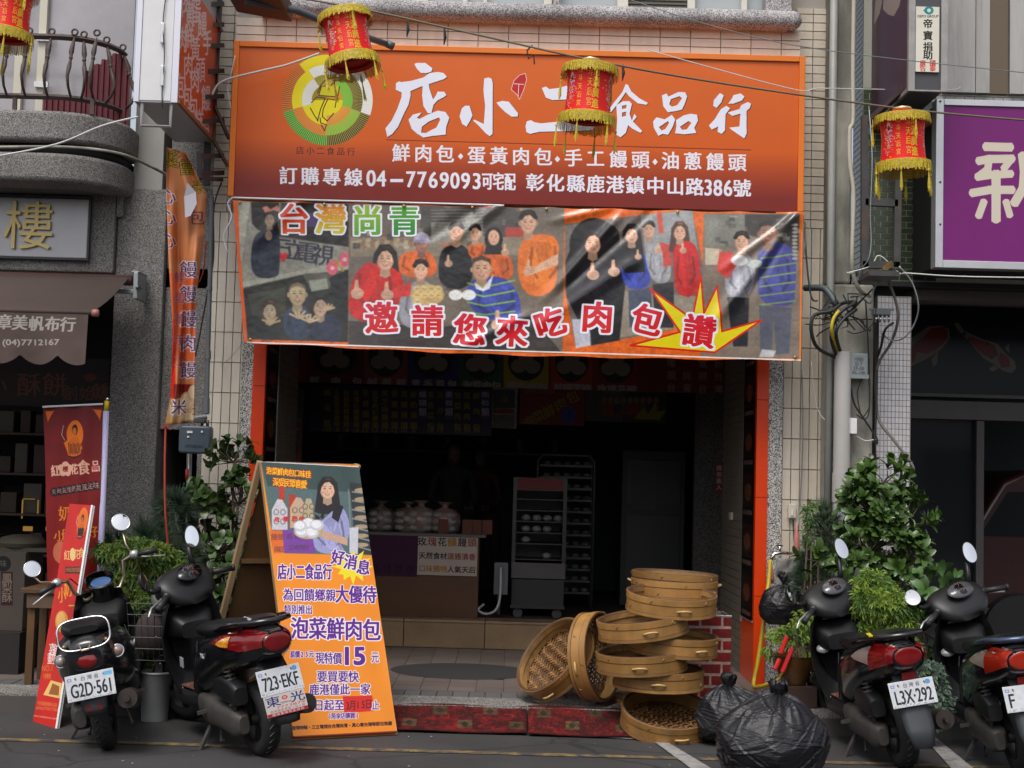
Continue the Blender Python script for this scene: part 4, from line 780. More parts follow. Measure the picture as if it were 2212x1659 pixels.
cable([P(1400, 108, 10.2), P(1700, 190, 10.2), P(1760, 192, 10.2), P(1790, 191, 10.2), P(2035, 195, 10.2), P(2075, 187, 10.2)], .004, M_wire, 'white wire strung between the sign top and the green building', 'overhead_wire', 'wire')
# ------------------------------------------------------------------ left building
LB = thing('granite_building', 'grey pebbledash building with a curved balcony on the left edge', 'building', (-3.5, YF, 0))
pz = lambda py, Y, px=300: P(px, py, Y).z
px0, px1 = P(250, 640, YF).x, P(355, 640, YF).x
MB().box(px0, YF-.05, .12, px1, YF+1.2, pz(410, YF)).build('pillar', M_gran, LB, bevel=.012)
MB().box(px0+.10, YF-.02, pz(410, YF)+.004, P(356, 300, YF).x, YF+.5, 6.5).build('wall', mat('pale_render', (.36, .35, .33), .7, var=.1, vs_=2, bump=.2), LB)
MB().box(px1+.004, YF+.02, pz(925, YF), P(452, 600, YF).x, YF+.5, 6.5).box(P(424, 1000, YF).x, YF+.02, .12, P(450, 1000, YF).x, YF+.5, pz(925, YF)).build('wall', M_gran, LB)
bmz0, bmz1 = pz(590, YF, 130), pz(400, YF, 130)
MB().box(-7, YF-.1, bmz0, px0-.004, YF+.6, bmz1).box(px0+.001, YF-.1, pz(590, YF-.1, 130)+.45, P(263, 500, YF-.1).x, YF-.052, bmz1).build('beam', M_gran, LB, bevel=.01)
# curved balcony: slabs with a rounded street corner
def slab(xe, yf, r, z0, z1, name, mt, back=YF+.1):
    pl = [(-8, back), (-8, yf)]
    for k in range(13): t = R(-90+90*k/12); pl.append((xe-r+r*math.cos(t), yf+r+r*math.sin(t)))
    pl.append((xe, back)); m_ = MB(); m_.prism(pl, (0, 0, z0), (1, 0, 0), (0, 1, 0), (0, 0, z1-z0)); m_.f[0] = m_.f[0][::-1]; m_.f[1] = m_.f[1][::-1]; m_.f[2:] = [q[::-1] for q in m_.f[2:]]
    return m_.build(name, mt, LB, bevel=.03, smooth=True, seg=3)
yb2 = 10.05; xe = P(289, 320, 10.55).x
zA1, zA0, zB1, zB0 = P(60, 236, yb2).z, P(60, 303, yb2).z, P(60, 326, yb2).z, P(60, 388, yb2).z
slab(xe, yb2, .5, zA0, zA1, 'balcony_fascia', M_gran); slab(xe-.05, yb2+.07, .45, zB1+.002, zA0-.002, 'recess', M_dark); slab(xe-.02, yb2+.02, .48, zB0, zB1, 'balcony_fascia', M_gran); slab(xe-.12, yb2+.3, .4, bmz1+.002, zB0-.002, 'soffit', mat('dim_soffit', (.10, .1, .1), .8))
# iron railing
M_iron = mat('brown_iron', (.075, .05, .045), .6, var=.3, vs_=20)
def crv(off, z):
    pl = [(-6, yb2+off)]; r = .5-off; x2 = xe-off
    for k in range(13): t = R(-90+90*k/12); pl.append((x2-r+r*math.cos(t), yb2+off+r+r*math.sin(t)))
    return [Vector((a, b, z)) for a, b in pl]
RL = thing('balcony_railing', 'dark wrought iron railing with bellied balusters on the curved balcony', 'railing', (-3.4, yb2, zA1))
zr1, zr0 = P(60, 78, yb2+.1).z, P(60, 208, yb2+.1).z
for z, s in ((zr1, .024), (zr0, .022)): MB().tube(crv(.1, z), s, 4).build('rail', M_iron, RL)
cs = [(x, yb2+.1, (0, -1)) for x in [P(v, 100, yb2+.1).x for v in (-20, 22, 62, 110, 160, 208)]]
for t in (-62, -36, -8): cs.append((xe-.1-.4+.4*math.cos(R(t)), yb2+.5+.4*math.sin(R(t)), (math.cos(R(t)), math.sin(R(t)))))
for x, y, (nx, ny) in cs:
    prof = [(0, 1.0), (.03, .86), (.055, .72), (.06, .62), (.09, .45), (.12, .28), (.09, .12), (.02, 0)]; pt = [(x+nx*o, y+ny*o, zr0+(zr1-zr0)*v) for o, v in prof]
    b = MB().tube(pt, [.006, .016, .02, .008, .018, .012, .01, .01], 6); b.ell(pt[3], (.016, .016, .02), 8, 6)
    b.tube([(x+nx*.0+.022*math.cos(a), y, zr1+.04+.022*math.sin(a)) for a in np.linspace(0, 2*math.pi, 11)[:-1]], .008, 5, closed=True); b.build('baluster', M_iron, RL, True)
for v in (32, 200): q = P(v, 225, yb2+.1); MB().box(q.x-.015, yb2+.09, zA1, q.x+.015, yb2+.11, zr0).build('post', M_iron, RL)
# glazing behind the railing with its frames and an added maroon sheet in place of a reflection
gy = 10.62
MB().box(-7, gy+.05, zA1-.1, P(284, 100, gy).x, gy+.07, 6.5).build('window_pane', mat('reflection_tint_glass', (.36, .34, .36), .12, var=.28, vs_=1.3, spec=.8), LB)  # mottled pinkish grey puts the pane's reflection into its colour
f_ = MB()
for a_, b_ in ((33, 50), (82, 98), (-60, -45)): f_.box(P(a_, 100, gy).x, gy, zA1-.1, P(b_, 100, gy).x, gy+.045, 6.5)
f_.build('window_frame', mat('ivory_frame', (.62, .58, .47), .5), LB)
MB().box(P(86, 100, gy).x-.02, gy-.03, P(90, 90, gy).z, P(96, 100, gy).x+.06, gy-.002, P(90, 76, gy).z).box(P(86, 100, gy).x-.02, gy-.03, P(90, 190, gy).z, P(96, 100, gy).x+.05, gy-.002, P(90, 178, gy).z).build('bracket', M_white, LB)
mc = MB(); top = [(90, 240), (90, 185), (170, 185), (170, 165), (184, 148), (197, 136), (214, 134), (226, 128), (240, 116), (252, 112), (262, 118), (270, 128), (280, 150), (280, 256)]
xsx = np.linspace(95, 281, 120); tp = np.interp(xsx, [95, 182, 183, 196, 197, 218, 219, 240, 241, 262, 263, 272, 281], [214, 214, 152, 152, 138, 138, 128, 128, 115, 115, 122, 132, 150])
vsx = []
for i, x in enumerate(xsx): u = P(float(x), float(tp[i]), gy-.14); yy_ = gy-.14+(.014 if (i//4) % 2 else 0); vsx.append([(u.x, yy_, zA1-.02), (u.x, yy_, u.z)])
mc.loft(vsx, closed=False); tag(mc.build('reflection_sheet', mat('maroon_reflection', (.13, .015, .025), .45, var=.15, vs_=4), None, solid=.003), 'maroon corrugated sheet with a stepped top standing in for a reflection behind the balcony railing', 'reflection stand-in')
# name panel with one gilt character
NP = thing('name_panel', 'pale metal nameplate with one raised gold character on the left building', 'sign', (-4, YF-.15, bmz0))
ny = YF-.14; a0, a1, c0, c1 = -7, P(190, 490, ny).x, P(100, 556, ny).z, P(100, 428, ny).z
MB().box(a0, ny, c0, a1, ny+.035, c1).build('panel', mat('satin_panel', (.46, .46, .48), .35, metal=.3, var=.05), NP, bevel=.006)
MB().box(a0, ny-.01, c0-.016, a1+.016, ny+.03, c0-.002).box(a1+.002, ny-.01, c0, a1+.016, ny+.03, c1+.016).box(a0, ny-.01, c1+.002, a1, ny+.03, c1+.016).build('frame', mat('dark_bronze', (.05, .05, .05), .5), NP)
def glyph3d(ch, c, size, d, mt, parent, bold=0, sx=1, name='character'):
    cu = bpy.data.curves.new(name, 'FONT'); cu.body = ch; cu.size = size; cu.extrude = d; cu.offset = bold; cu.align_x = 'CENTER'
    o = bpy.data.objects.new('tmp', cu); COL.objects.link(o); dg = bpy.context.evaluated_depsgraph_get(); me = bpy.data.meshes.new_from_object(o.evaluated_get(dg)); bpy.data.objects.remove(o)
    me.transform(Matrix.Translation(Vector(c)) @ Matrix.Rotation(R(90), 4, 'X') @ Matrix.Diagonal((sx, 1, 1, 1)) @ Matrix.Translation((0, -.355*size, 0))); me.materials.clear(); me.materials.append(mt)
    q = bpy.data.objects.new(name, me); COL.objects.link(q); par(q, parent); return q
q = P(60, 488, ny-.04); glyph3d('樓', (q.x, ny-.016, q.z), .40, .012, mat('gilt', (.72, .56, .22), .4, metal=.2), NP, 0)
# awning
AW = thing('roller_awning', 'brown canvas roller awning with a scalloped valance at the left edge', 'awning', (-3.8, 10.4, 2.9))
ay0, ay1 = 10.42, 9.45; q0 = P(286, 606, ay0); q1 = P(203, 676, ay1)
M_can = mat('brown_canvas', (.098, .070, .062), .8, var=.08, vs_=3, bump=.2)
MB().tube([(-7, ay0, q0.z), (q0.x, ay0, q0.z)], .04, 14).build('roller', mat('brown_vinyl', (.10, .05, .045), .4), AW, True)
m = MB(); pts = []; uv = []
for j in range(9):
    t = j/8; y = ay0+(ay1-ay0)*t; z = q0.z+.03+(q1.z-q0.z-.03)*t-.03*math.sin(math.pi*t); xx = q0.x-.02+(q1.x-q0.x)*t
    for i in range(2): pts.append(((-7, xx)[i], y, z))
m.grid(pts, 2, 9); m.build('canopy', M_can, AW, True, solid=.004)
MB().tube([(-7, ay1, q1.z), (q1.x, ay1, q1.z)], .018, 8).build('front_bar', M_can, AW, True)
MB().tube([(q1.x-.01, ay1, q1.z), (q1.x+.03, ay1, q1.z-.0)], .026, 10).build('end_cap', mat('pinkish_cap', (.4, .17, .14), .5), AW, True)
vz = q1.z-.012; vx1 = P(190, 720, ay1).x; zb_ = P(100, 790, ay1).z; cvf = face_conv((-5.2, ay1, vz), (vx1+5.2, 0, 0), (0, 0, zb_-vz)); cv = Canvas(1500, 330, srgb((1, 1, 1)), cvf); cv.a[:] = (.34, .28, .265); cv.noise(.06, 40)
for ch, x in zip('章美帆布行', (16, 70, 129, 188, 244)): pass
ca = C(0, 900, 1.819)
for ch, x, y in (('章', 30, 452), ('美', 130, 456), ('帆', 235, 462), ('布', 342, 465), ('行', 443, 468)): p = ca((x, y))[0]; cv.text(ch, p[0], p[1], 32, (.66, .63, .6), bold=.4, boldx=.9, shear=.12)
p0, p1 = ca((20, 560), (390, 612)); cv.fit('(04)7712167', p0[0], p0[1]+1, p1[0], p1[1], (.64, .61, .58), bold=.2)
m = MB(); n = 150; pts = []; uv = []
for j in range(8):
    for i in range(n):
        x = -5.2+(vx1+5.2)*i/(n-1); ph = ((x-vx1)/.265+.72) % 1; dep = (vz-zb_)*(.78+.20*math.sin(math.pi*ph)**.7); z = vz-dep*j/7; y = ay1-.012+.022*math.sin(x*9)*j/7+.01*math.sin(x*23+1)*j/7
        pts.append((x, y, z)); uv.append(((x+5.2)/(vx1+5.2), 1-(vz-z)/(vz-zb_)))
m.grid(pts, n, 8, uv); m.build('valance', cv.mat('valance_print', .8, wear=.08), AW, True)
bq = P(300, 618, ay0); MB().box(bq.x-.03, ay0-.05, bq.z-.1, bq.x+.004, ay0+.2, bq.z+.1).box(bq.x-.05, ay0-.05, bq.z+.1, bq.x+.01, ay0+.2, bq.z+.108).box(bq.x-.26, ay0-.02, bq.z-.06, bq.x-.035, ay0+.03, bq.z-.03).build('bracket', mat('zinc', (.33, .36, .37), .45, metal=.4), AW, bevel=.004)
cable([P(300, 622, ay0-.06)+Vector((0, 0, .02*math.sin(k*math.pi))) for k in (0, 1)], .03, M_galv, 0, 'spring', parent=AW, n=8)
# dark sweet shop under the balcony
LS = thing('sweet_shop_interior', 'dim pastry shop interior with lit shelves behind the left pillar', 'shop', (-4, 12.4, .12))
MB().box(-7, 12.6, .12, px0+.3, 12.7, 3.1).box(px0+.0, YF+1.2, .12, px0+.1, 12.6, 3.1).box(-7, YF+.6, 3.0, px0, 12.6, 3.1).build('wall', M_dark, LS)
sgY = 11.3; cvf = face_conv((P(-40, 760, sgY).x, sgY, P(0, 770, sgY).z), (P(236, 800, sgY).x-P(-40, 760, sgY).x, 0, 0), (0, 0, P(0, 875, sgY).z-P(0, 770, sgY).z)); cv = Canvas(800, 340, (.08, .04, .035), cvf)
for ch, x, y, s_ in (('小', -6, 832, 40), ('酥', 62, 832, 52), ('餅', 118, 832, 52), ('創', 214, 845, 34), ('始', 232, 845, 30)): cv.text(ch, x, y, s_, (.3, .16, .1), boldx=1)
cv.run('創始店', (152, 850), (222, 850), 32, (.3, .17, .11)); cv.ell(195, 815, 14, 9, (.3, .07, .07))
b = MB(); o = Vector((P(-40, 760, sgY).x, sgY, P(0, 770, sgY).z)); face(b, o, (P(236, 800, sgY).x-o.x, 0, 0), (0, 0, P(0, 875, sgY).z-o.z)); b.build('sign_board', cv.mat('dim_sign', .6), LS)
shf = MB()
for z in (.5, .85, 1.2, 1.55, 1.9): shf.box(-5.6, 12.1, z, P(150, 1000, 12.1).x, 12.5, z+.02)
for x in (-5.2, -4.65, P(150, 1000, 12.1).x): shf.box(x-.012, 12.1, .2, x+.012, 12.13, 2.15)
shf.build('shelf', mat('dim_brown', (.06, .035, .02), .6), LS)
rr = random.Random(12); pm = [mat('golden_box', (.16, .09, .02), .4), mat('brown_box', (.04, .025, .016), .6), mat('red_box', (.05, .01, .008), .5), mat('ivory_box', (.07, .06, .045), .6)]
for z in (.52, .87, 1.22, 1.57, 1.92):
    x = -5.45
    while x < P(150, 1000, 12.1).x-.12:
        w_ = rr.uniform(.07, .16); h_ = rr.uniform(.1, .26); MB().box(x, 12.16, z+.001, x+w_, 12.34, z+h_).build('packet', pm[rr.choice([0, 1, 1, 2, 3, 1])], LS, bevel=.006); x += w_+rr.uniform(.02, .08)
glow = mat('golden_glow', (.4, .24, .05), .3, emit=(1, .5, .08), es=.12)  # emission stands in for warm light on the jars; no lamp
for x, y, w_, h_ in ((48, 1100, 2, 40), (82, 1095, 2, 30), (102, 1100, 4, 34), (62, 1078, 26, 1.5), (60, 1142, 20, 10), (102, 1142, 6, 9), (30, 872, 120, 5), (150, 943, 5, 12)):
    p = P(x, y, 12.14); s_ = 12.14/F; MB().box(p.x-w_*s_/2, 12.135, p.z-h_*s_/2, p.x+w_*s_/2, 12.15, p.z+h_*s_/2).build('glow_strip', glow, LS)
# stacked gift boxes near the street
cb_ = C(0, 1824, 1.819); BY = 10.3; p0, p1 = cb_((-60, 262), (168, 765)); A0, A1 = P(p0[0], p1[1], BY), P(p1[0], p0[1], BY)
GB = thing('gift_carton', 'tall beige carton with a red panel of white characters at the far left', 'box', (A1.x-.3, BY, A0.z))
MB().box(A1.x-.9, BY, A0.z, A1.x, BY+.4, A1.z).build('carton', mat('beige_carton', (.11, .09, .075), .7), GB, bevel=.008)
cvf = face_conv((A1.x-.45, BY-.003, A1.z), (.45, 0, 0), (0, 0, A0.z-A1.z)); cv = Canvas(400, 500, (.40, .36, .33), cvf)
c_ = cb_((8, 388), (83, 605)); cv.rect(c_[0][0], c_[0][1], c_[1][0], c_[1][1], (.25, .07, .07))
for ch, y in (('鳳', 430), ('梨', 490), ('酥', 555)): p = cb_((45, y))[0]; cv.text(ch, p[0], p[1], 22, (.62, .56, .5), bold=.3)
p = cb_((20, 335))[0]; cv.ell(p[0], p[1], 17, 17, (.1, .1, .1)); cv.text('味', p[0], p[1], 16, (.5, .48, .44))
b = MB(); face(b, (A1.x-.45, BY-.003, A1.z), (.45, 0, 0), (0, 0, A0.z-A1.z)); b.build('carton_print', cv.mat('carton_print', .7, gain=.75), GB)
MB().box(A1.x-.85, BY-.1, .125, A1.x+.02, BY+.45, A0.z-.003).build('plinth', mat('dim_plinth', (.02, .017, .015), .8), GB)
p = P(50, 1165, BY+.1); m = MB(); m.lathe([(.0, .09), (.08, .088), (.15, .07), (.18, .03), (.17, 0), (0, 0)], (p.x-.04, BY+.2, A1.z+.031), n=24); m.box(p.x-.25, BY+.05, A1.z+.001, p.x+.22, BY+.35, A1.z+.03)
tag(m.build('pastry_hamper', mat('dim_straw', (.06, .05, .035), .6), None, True, auto=40), 'dim round straw hamper of pastries on the beige carton', 'hamper')
# wooden stool
WS = thing('wooden_bench', 'low rough wooden bench behind the leaning red board', 'bench', (-3.2, 9.9, .128)); q = P(98, 1280, 9.8)
MB().box(q.x-.14, 9.7, q.z-.0, q.x+.35, 10.1, q.z+.035).build('seat', M_woodbrown, WS, bevel=.004); MB().box(q.x-.1, 9.72, q.z-.1, q.x+.3, 9.74, q.z-.004).build('apron', mat('dull_wood', (.12, .075, .045), .7, var=.2), WS)
for x, y in ((-.1, 9.75), (.28, 9.75), (-.1, 10.0), (.28, 10.0)): MB().box(q.x+x, y, .13, q.x+x+.05, y+.05, q.z-.003).build('leg', M_woodbrown, WS)
# ------------------------------------------------------------------ pastry banners (cloth one on a pole, rigid one leaning before it)
cl = C(0, 1400, 2.765)
def lady(cv, f, x, y, s):
    OG = (.87, .42, .06); cv.poly(f(*ell_pts(x, y, .38*s, .62*s, 30)), OG); cv.poly(f((x-.5*s, y+.35*s), (x+.1*s, y-.1*s), (x+.35*s, y+.6*s), (x-.3*s, y+.9*s)), OG)
    D = (.16, .08, .06); cv.poly(f(*ell_pts(x-.02*s, y-.2*s, .14*s, .24*s)), D); cv.poly(f(*ell_pts(x-.04*s, y-.13*s, .1*s, .17*s)), (.75, .4, .12)); cv.poly(f((x-.3*s, y+.3*s), (x-.1*s, y+.1*s), (x+.15*s, y+.1*s), (x+.3*s, y+.4*s), (x+.28*s, y+.9*s), (x-.3*s, y+.95*s)), (.8, .38, .08))
    for k in range(9): cv.line(f((x-.3*s+.07*s*k, y+(.35+.03*(k % 3))*s), (x-.28*s+.06*s*k, y+(.8+.05*(k % 2))*s)), 1.6, D)
    cv.line(f((x-.3*s, y+.92*s), (x, y+1.0*s), (x+.3*s, y+.85*s)), 2.5, D); cv.line(f((x-.5*s, y-.4*s), (x-.58*s, y), (x-.45*s, y+.25*s)), 1, (.8, .7, .7))
def deco(cv, f, x, y, sx):
    for k in range(4): cv.poly(f((x, y), (x+sx*(90-18*k), y-5+22*k), (x+sx*(50-10*k), y+30+26*k)), (.85, .4, .08), .9)
PY = 9.75
CB = thing('cloth_pastry_banner', 'tall dark red cloth pastry banner on a yellow topped pole beside the pillar', 'banner', (-3.1, PY, .13))
q = [(93, 879), (222, 873), (206, 1500), (107, 1510)]; U0, U1 = P(88, 870, PY), P(226, 1510, PY)
cvf = face_conv((U0.x, PY, U0.z), (U1.x-U0.x, 0, 0), (0, 0, U1.z-U0.z)); cv = Canvas(420, 1900, (.50, .09, .09), cvf); yy = np.linspace(0, 1, 1900)[:, None, None]; cv.a[:] = np.array((.40, .075, .09))*(1-yy)+np.array((.66, .07, .05))*yy+np.zeros((1, 420, 1)); cv.noise(.06, 60)
deco(cv, cl, 445, 180, 1); deco(cv, cl, 1000, 165, -1); lady(cv, cl, 740, 410, 230)
PK = (.87, .66, .56)
for ch, x, y, s_ in (('紅', 540, 768, 25), ('花', 735, 752, 23), ('食', 828, 735, 32), ('品', 940, 722, 25)): p = cl((x, y))[0]; cv.text(ch, p[0], p[1], s_, PK, bold=.3, boldx=.6, rot=-5, sx=.75)
for k in range(5): p = cl((640+42*math.cos(k*1.257-1.57), 750+42*math.sin(k*1.257-1.57)))[0]; cv.ell(p[0], p[1], 7.5, 7.5, PK)
p = cl((640, 750))[0]; cv.text('櫻', p[0], p[1], 12, (.5, .1, .08), bold=.3)
for i, ch in enumerate('兒時記憶的甜蜜滋味'): p = cl((532+52*i, 975-8*i))[0]; cv.ell(p[0], p[1], 9, 10, (.17, .07, .09)); cv.text(ch, p[0], p[1], 11+.5*i, (.72, .58, .55))
for ch, x, y, s_ in (('奶', 640, 1190, 32), ('小', 575, 1410, 24), ('月', 655, 1400, 28), ('好', 905, 1370, 26)): p = cl((x, y))[0]; cv.text(ch, p[0], p[1], s_, (.85, .5, .14), boldx=.8, rot=-4)
cv.poly(cl(*ell_pts(590, 1570, 75, 110)), (.78, .42, .3)); cv.poly(cl((860, 1540), (960, 1500), (960, 1600), (880, 1640)), (.5, .3, .25)); p = (190, 1035); cv.ell(205, 1010, 7, 5, (.75, .4, .42))
m = MB(); pts = []; uv = []
for j in range(40):
    for i in range(12):
        s_, t_ = i/11, j/39; x = (q[0][0]+(q[1][0]-q[0][0])*s_)*(1-t_)+(q[3][0]+(q[2][0]-q[3][0])*s_)*t_; y = (q[0][1]+(q[1][1]-q[0][1])*s_)*(1-t_)+(q[3][1]+(q[2][1]-q[3][1])*s_)*t_
        d = .03*math.sin(s_*6+t_*3)*t_**.5+.012*math.sin(s_*15+t_*9); p = P(x, y, PY); pts.append((p.x, PY+d, p.z)); uv.append(((p.x-U0.x)/(U1.x-U0.x), (p.z-U1.z)/(U0.z-U1.z)))
m.grid(pts, 12, 40, uv); m.build('cloth', cv.mat('pastry_cloth', .6), CB, True)
M_lil = mat('lilac_sleeve', (.44, .42, .62), .6); a_, b_ = P(229, 888, PY+.02), P(205, 1540, PY+.02)
MB().tube([a_, b_], .022, 8).build('sleeve', M_lil, CB, True); c_ = P(231, 866, PY+.02); MB().tube([c_, a_+Vector((0, 0, .002))], .018, 8).build('pole', mat('yellow_cap', (.6, .43, .02), .4), CB, True)
MB().ell(P(232, 862, PY+.02), (.012, .012, .012), 10, 8).build('finial', M_chrome, CB, True); MB().tube([P(92, 879, PY-.01), P(222, 873, PY-.01)], .008, 6).build('batten', M_white, CB, True)
MB().tube([b_, Vector((b_.x, b_.y, .14))], .012, 6).build('pole', M_galv, CB); MB().box(b_.x-.2, b_.y-.15, .13, b_.x+.15, b_.y+.15, .16).build('base', M_black, CB)
# leaning rigid board
bl, br = G(71, 1558), G(122, 1574); Yt = 9.62; tr_, tl_ = P(208, 1079, Yt), P(150, 1088, Yt)
u = br-bl; vv = bl-tl_; RB = thing('leaning_pastry_board', 'bright red pastry poster board leaning at a slant left of the retro scooter', 'poster board', tuple(bl))
cvf = face_conv(tl_, u, vv); cv = Canvas(320, 1700, (.78, .10, .045), cvf); cv.noise(.05, 80); c2_ = C(0, 1824, 1.819)
cv.poly(cl(*ell_pts(815, 1260, 48, 135, 28, rot=8)), (.9, .45, .05)); lady(cv, lambda *p: cl(*[(810+(x-740)*.42-(y-410)*.1, 1270+(y-410)*.72) for x, y in p]), 740, 410, 230)
for ch, x, y in (('紅', 660, 1600), ('花', 755, 1590), ('食', 800, 1575), ('品', 835, 1600)): p = cl((x, y))[0]; cv.text(ch, p[0], p[1], 22, (.92, .78, .5), sx=.6, boldx=.5)
p = cl((715, 1590))[0]; cv.ell(p[0], p[1], 6, 14, (.92, .78, .5))
p = c2_((473, 375))[0]; cv.rect(p[0]-17, p[1]-7, p[0]+17, p[1]+8, (.3, .08, .05)); cv.run('兒時記憶的甜蜜', (p[0]-14, p[1]), (p[0]+14, p[1]), 10, (.8, .5, .3), sx=.5)
for ch, x, y in (('奶', 440, 500), ('一', 470, 610), ('小', 400, 540)): p = c2_((x, y))[0]; cv.text(ch, p[0], p[1], 34, (.93, .62, .1), sx=.5, boldx=1)
cv.poly(c2_(*ell_pts(400, 710, 42, 70)), (.9, .6, .28)); cv.poly(c2_(*ell_pts(395, 700, 28, 52)), (.95, .72, .4))
for ch, x, y in (('喜', 340, 890), ('酒', 362, 900), ('劃', 330, 950)): p = c2_((x, y))[0]; cv.text(ch, p[0], p[1], 26, (.95, .9, .88), sx=.6, boldx=.7)
p = c2_((305, 1012))[0]; cv.text('NO.1', p[0], p[1], 17, (.85, .5, .1), sx=.6); cv.run('伴手禮', (c2_((292, 1065))[0]), (c2_((318, 1065))[0]), 12, (.85, .5, .1), sx=.7)
cv.poly(c2_((330, 1090), (400, 1110), (395, 1210), (280, 1185)), (.92, .74, .42)); cv.poly(c2_((340, 1110), (385, 1130), (380, 1190), (315, 1180)), (.6, .36, .14))
cv.run('彰化縣鹿港鎮中山路', c2_((252, 1238))[0], c2_((362, 1252))[0], 9, (.85, .5, .25), sx=.7); p = c2_((305, 1278))[0]; cv.text('(04)7787788', p[0], p[1], 9, (.85, .5, .25), rot=6); cv.text('www.redsakura.com.tw', p[0]-2, p[1]+17, 6.5, (.9, .7, .6), rot=8)
m = MB(); nrm = u.cross(vv).normalized(); face(m, tl_-nrm*.0, u, vv); m.build('print', cv.mat('pastry_board_print', .35), RB)
bk = nrm*.02 if nrm.y > 0 else -nrm*.02
m = MB(); tr2 = tl_+u; q4 = [tl_, tr2, br, bl]; off = bk*.15; m.add([p+off for p in q4]+[p+bk for p in q4], [(0, 1, 2, 3), (7, 6, 5, 4), (0, 4, 5, 1), (1, 5, 6, 2), (2, 6, 7, 3), (3, 7, 4, 0)]); m.build('board', M_white, RB)
e1 = MB(); e1.bar(tr2-bk*.05, br-bk*.05, .012, .012); e1.build('edge_strip', M_white, RB)
e2 = MB(); t0 = tl_+u*.5+vv*.1+bk; e2.bar(t0, Vector((t0.x-.02, t0.y+.28, .13)), .03, .02); e2.build('stay', M_wood, RB)
# ------------------------------------------------------------------ hanging sign box on the left, seen edge on
HS = thing('hanging_sign_box', 'tall projecting sign box with a white edge and an orange lettered side', 'sign', (-2.6, 9.6, 4.5))
yn, yf_ = 9.35, 10.5; xr_ = P(385, 200, yn).x; xl_ = P(291, 200, yn).x; hb = P(338, 221, yn).z; ht = 7.2
MB().box(xl_, yn, hb, xr_-.012, yf_, ht).build('box', mat('sign_metal', (.42, .42, .43), .4, metal=.3, var=.05), HS)
MB().box(xl_+.035, yn-.006, hb+.012, xr_-.05, yn-.001, ht).build('white_edge', M_white, HS); MB().box(xl_-.004, yn-.014, hb, xl_+.032, yn-.0, ht).box(xr_-.045, yn-.014, hb, xr_-.001, yn-.0, ht).build('corner_trim', mat('pale_trim', (.7, .7, .78), .35, metal=.3), HS)
cz = face_conv((xr_, yn, P(400, -60, yn).z), (0, yf_-yn, 0), (0, 0, hb-P(400, -60, yn).z)); cv = Canvas(700, 800, (.84, .31, .10), cz); cv.noise(.03, 90)
c5 = C(0, 0, 1.819); WL = (.88, .80, .82)
for col, (x0, y0, x1, y1, n, s_) in zip(('鮮肉包', '蛋黃肉包', '桂圓黑糖', '手工饅頭'), ((1180, 230, 1175, 580, 3, 60), (1232, 70, 1215, 640, 4, 60), (1275, 60, 1255, 720, 4, 60), (1330, 80, 1330, 860, 4, 60))):
    pass
def szs(ch, x, y, h): p = c5((x, y))[0]; cv.text(ch, p[0], p[1], h, WL, sx=.36, boldx=1.0, bold=.35)
for ch, x, y in (('肉', 1205, 30), ('肉', 1182, 260), ('包', 1176, 560), ('黃', 1232, 95), ('鮮', 1224, 240), ('肉', 1220, 430), ('包', 1214, 635), ('蛋', 1272, 75), ('黃', 1266, 320), ('肉', 1262, 520), ('包', 1252, 705), ('饅', 1310, 160), ('頭', 1300, 455), ('糕', 1290, 790), ('手', 1345, 280), ('饅', 1334, 640), ('頭', 1326, 850)): szs(ch, x, y, 56)
b = MB(); o = Vector((xr_, yn, P(400, -60, yn).z)); face(b, o, (0, yf_-yn, 0), (0, 0, hb-o.z)); b.build('side_face', cv.mat('hanging_sign_print', .3, spec=.6), HS)
MB().box(xr_-.01, yn+.002, hb-.001, xr_+.012, yf_, hb+.025).box(xr_-.01, yf_-.02, hb+.026, xr_+.012, yf_+.01, ht).build('frame', mat('rust_trim', (.28, .10, .05), .5, var=.2), HS)
u_ = P(338, 250, yn); MB().tube([(xl_+.03+.02, yn+.02, hb), (xl_+.05, yn+.02, hb-.16), (xr_-.05, yn+.02, hb-.16), (xr_-.05, yn+.02, hb)], .012, 4).build('hanger', M_alu, HS)
for z in (86, 240): q = P(352, z*.6+5, yn-.014); MB().box(q.x-.012, yn-.03, q.z-.12, q.x+.012, yn-.015, q.z+.02).build('clip', M_alu, HS, bevel=.003)
cable([P(360, -20, yn-.02), P(352, 50, yn-.025), P(355, 120, yn-.03), P(350, 200, yn-.02), P(352, 235, yn)], .004, M_rubber, 0, 'lead', parent=HS)
# steel lattice between the box and the wall
ST = thing('steel_bracket_frame', 'dark steel lattice bracket joining the hanging sign to the wall', 'bracket', (-2.5, 10.4, 4))
for x in (459, 497-22): MB().bar(P(x, -30, 10.5), P(x-13, 400 if x < 470 else 210, 10.5), .045, .045).build('upright', M_steel, ST)
for y in (10, 55, 100, 155, 210, 262, 338, 375): MB().bar(P(432, y, 10.1), P(480, y-2, 10.55), .035, .035).build('cross_bar', M_steel, ST)
for a_, b_ in (((455, 5), (478, 70)), ((450, 280), (492, 360)), ((455, 210), (495, 300))): MB().bar(P(*a_, 10.45), P(*b_, 10.5), .05, .02).build('brace', mat('rusty_plate', (.09, .035, .022), .6, var=.3), ST)
MB().bar(P(430, 330, 10.0), P(432, 385, 10.0), .03, .03).bar(P(432, 385, 10.0), P(478, 388, 10.5), .03, .03).build('hanger', M_steel, ST)
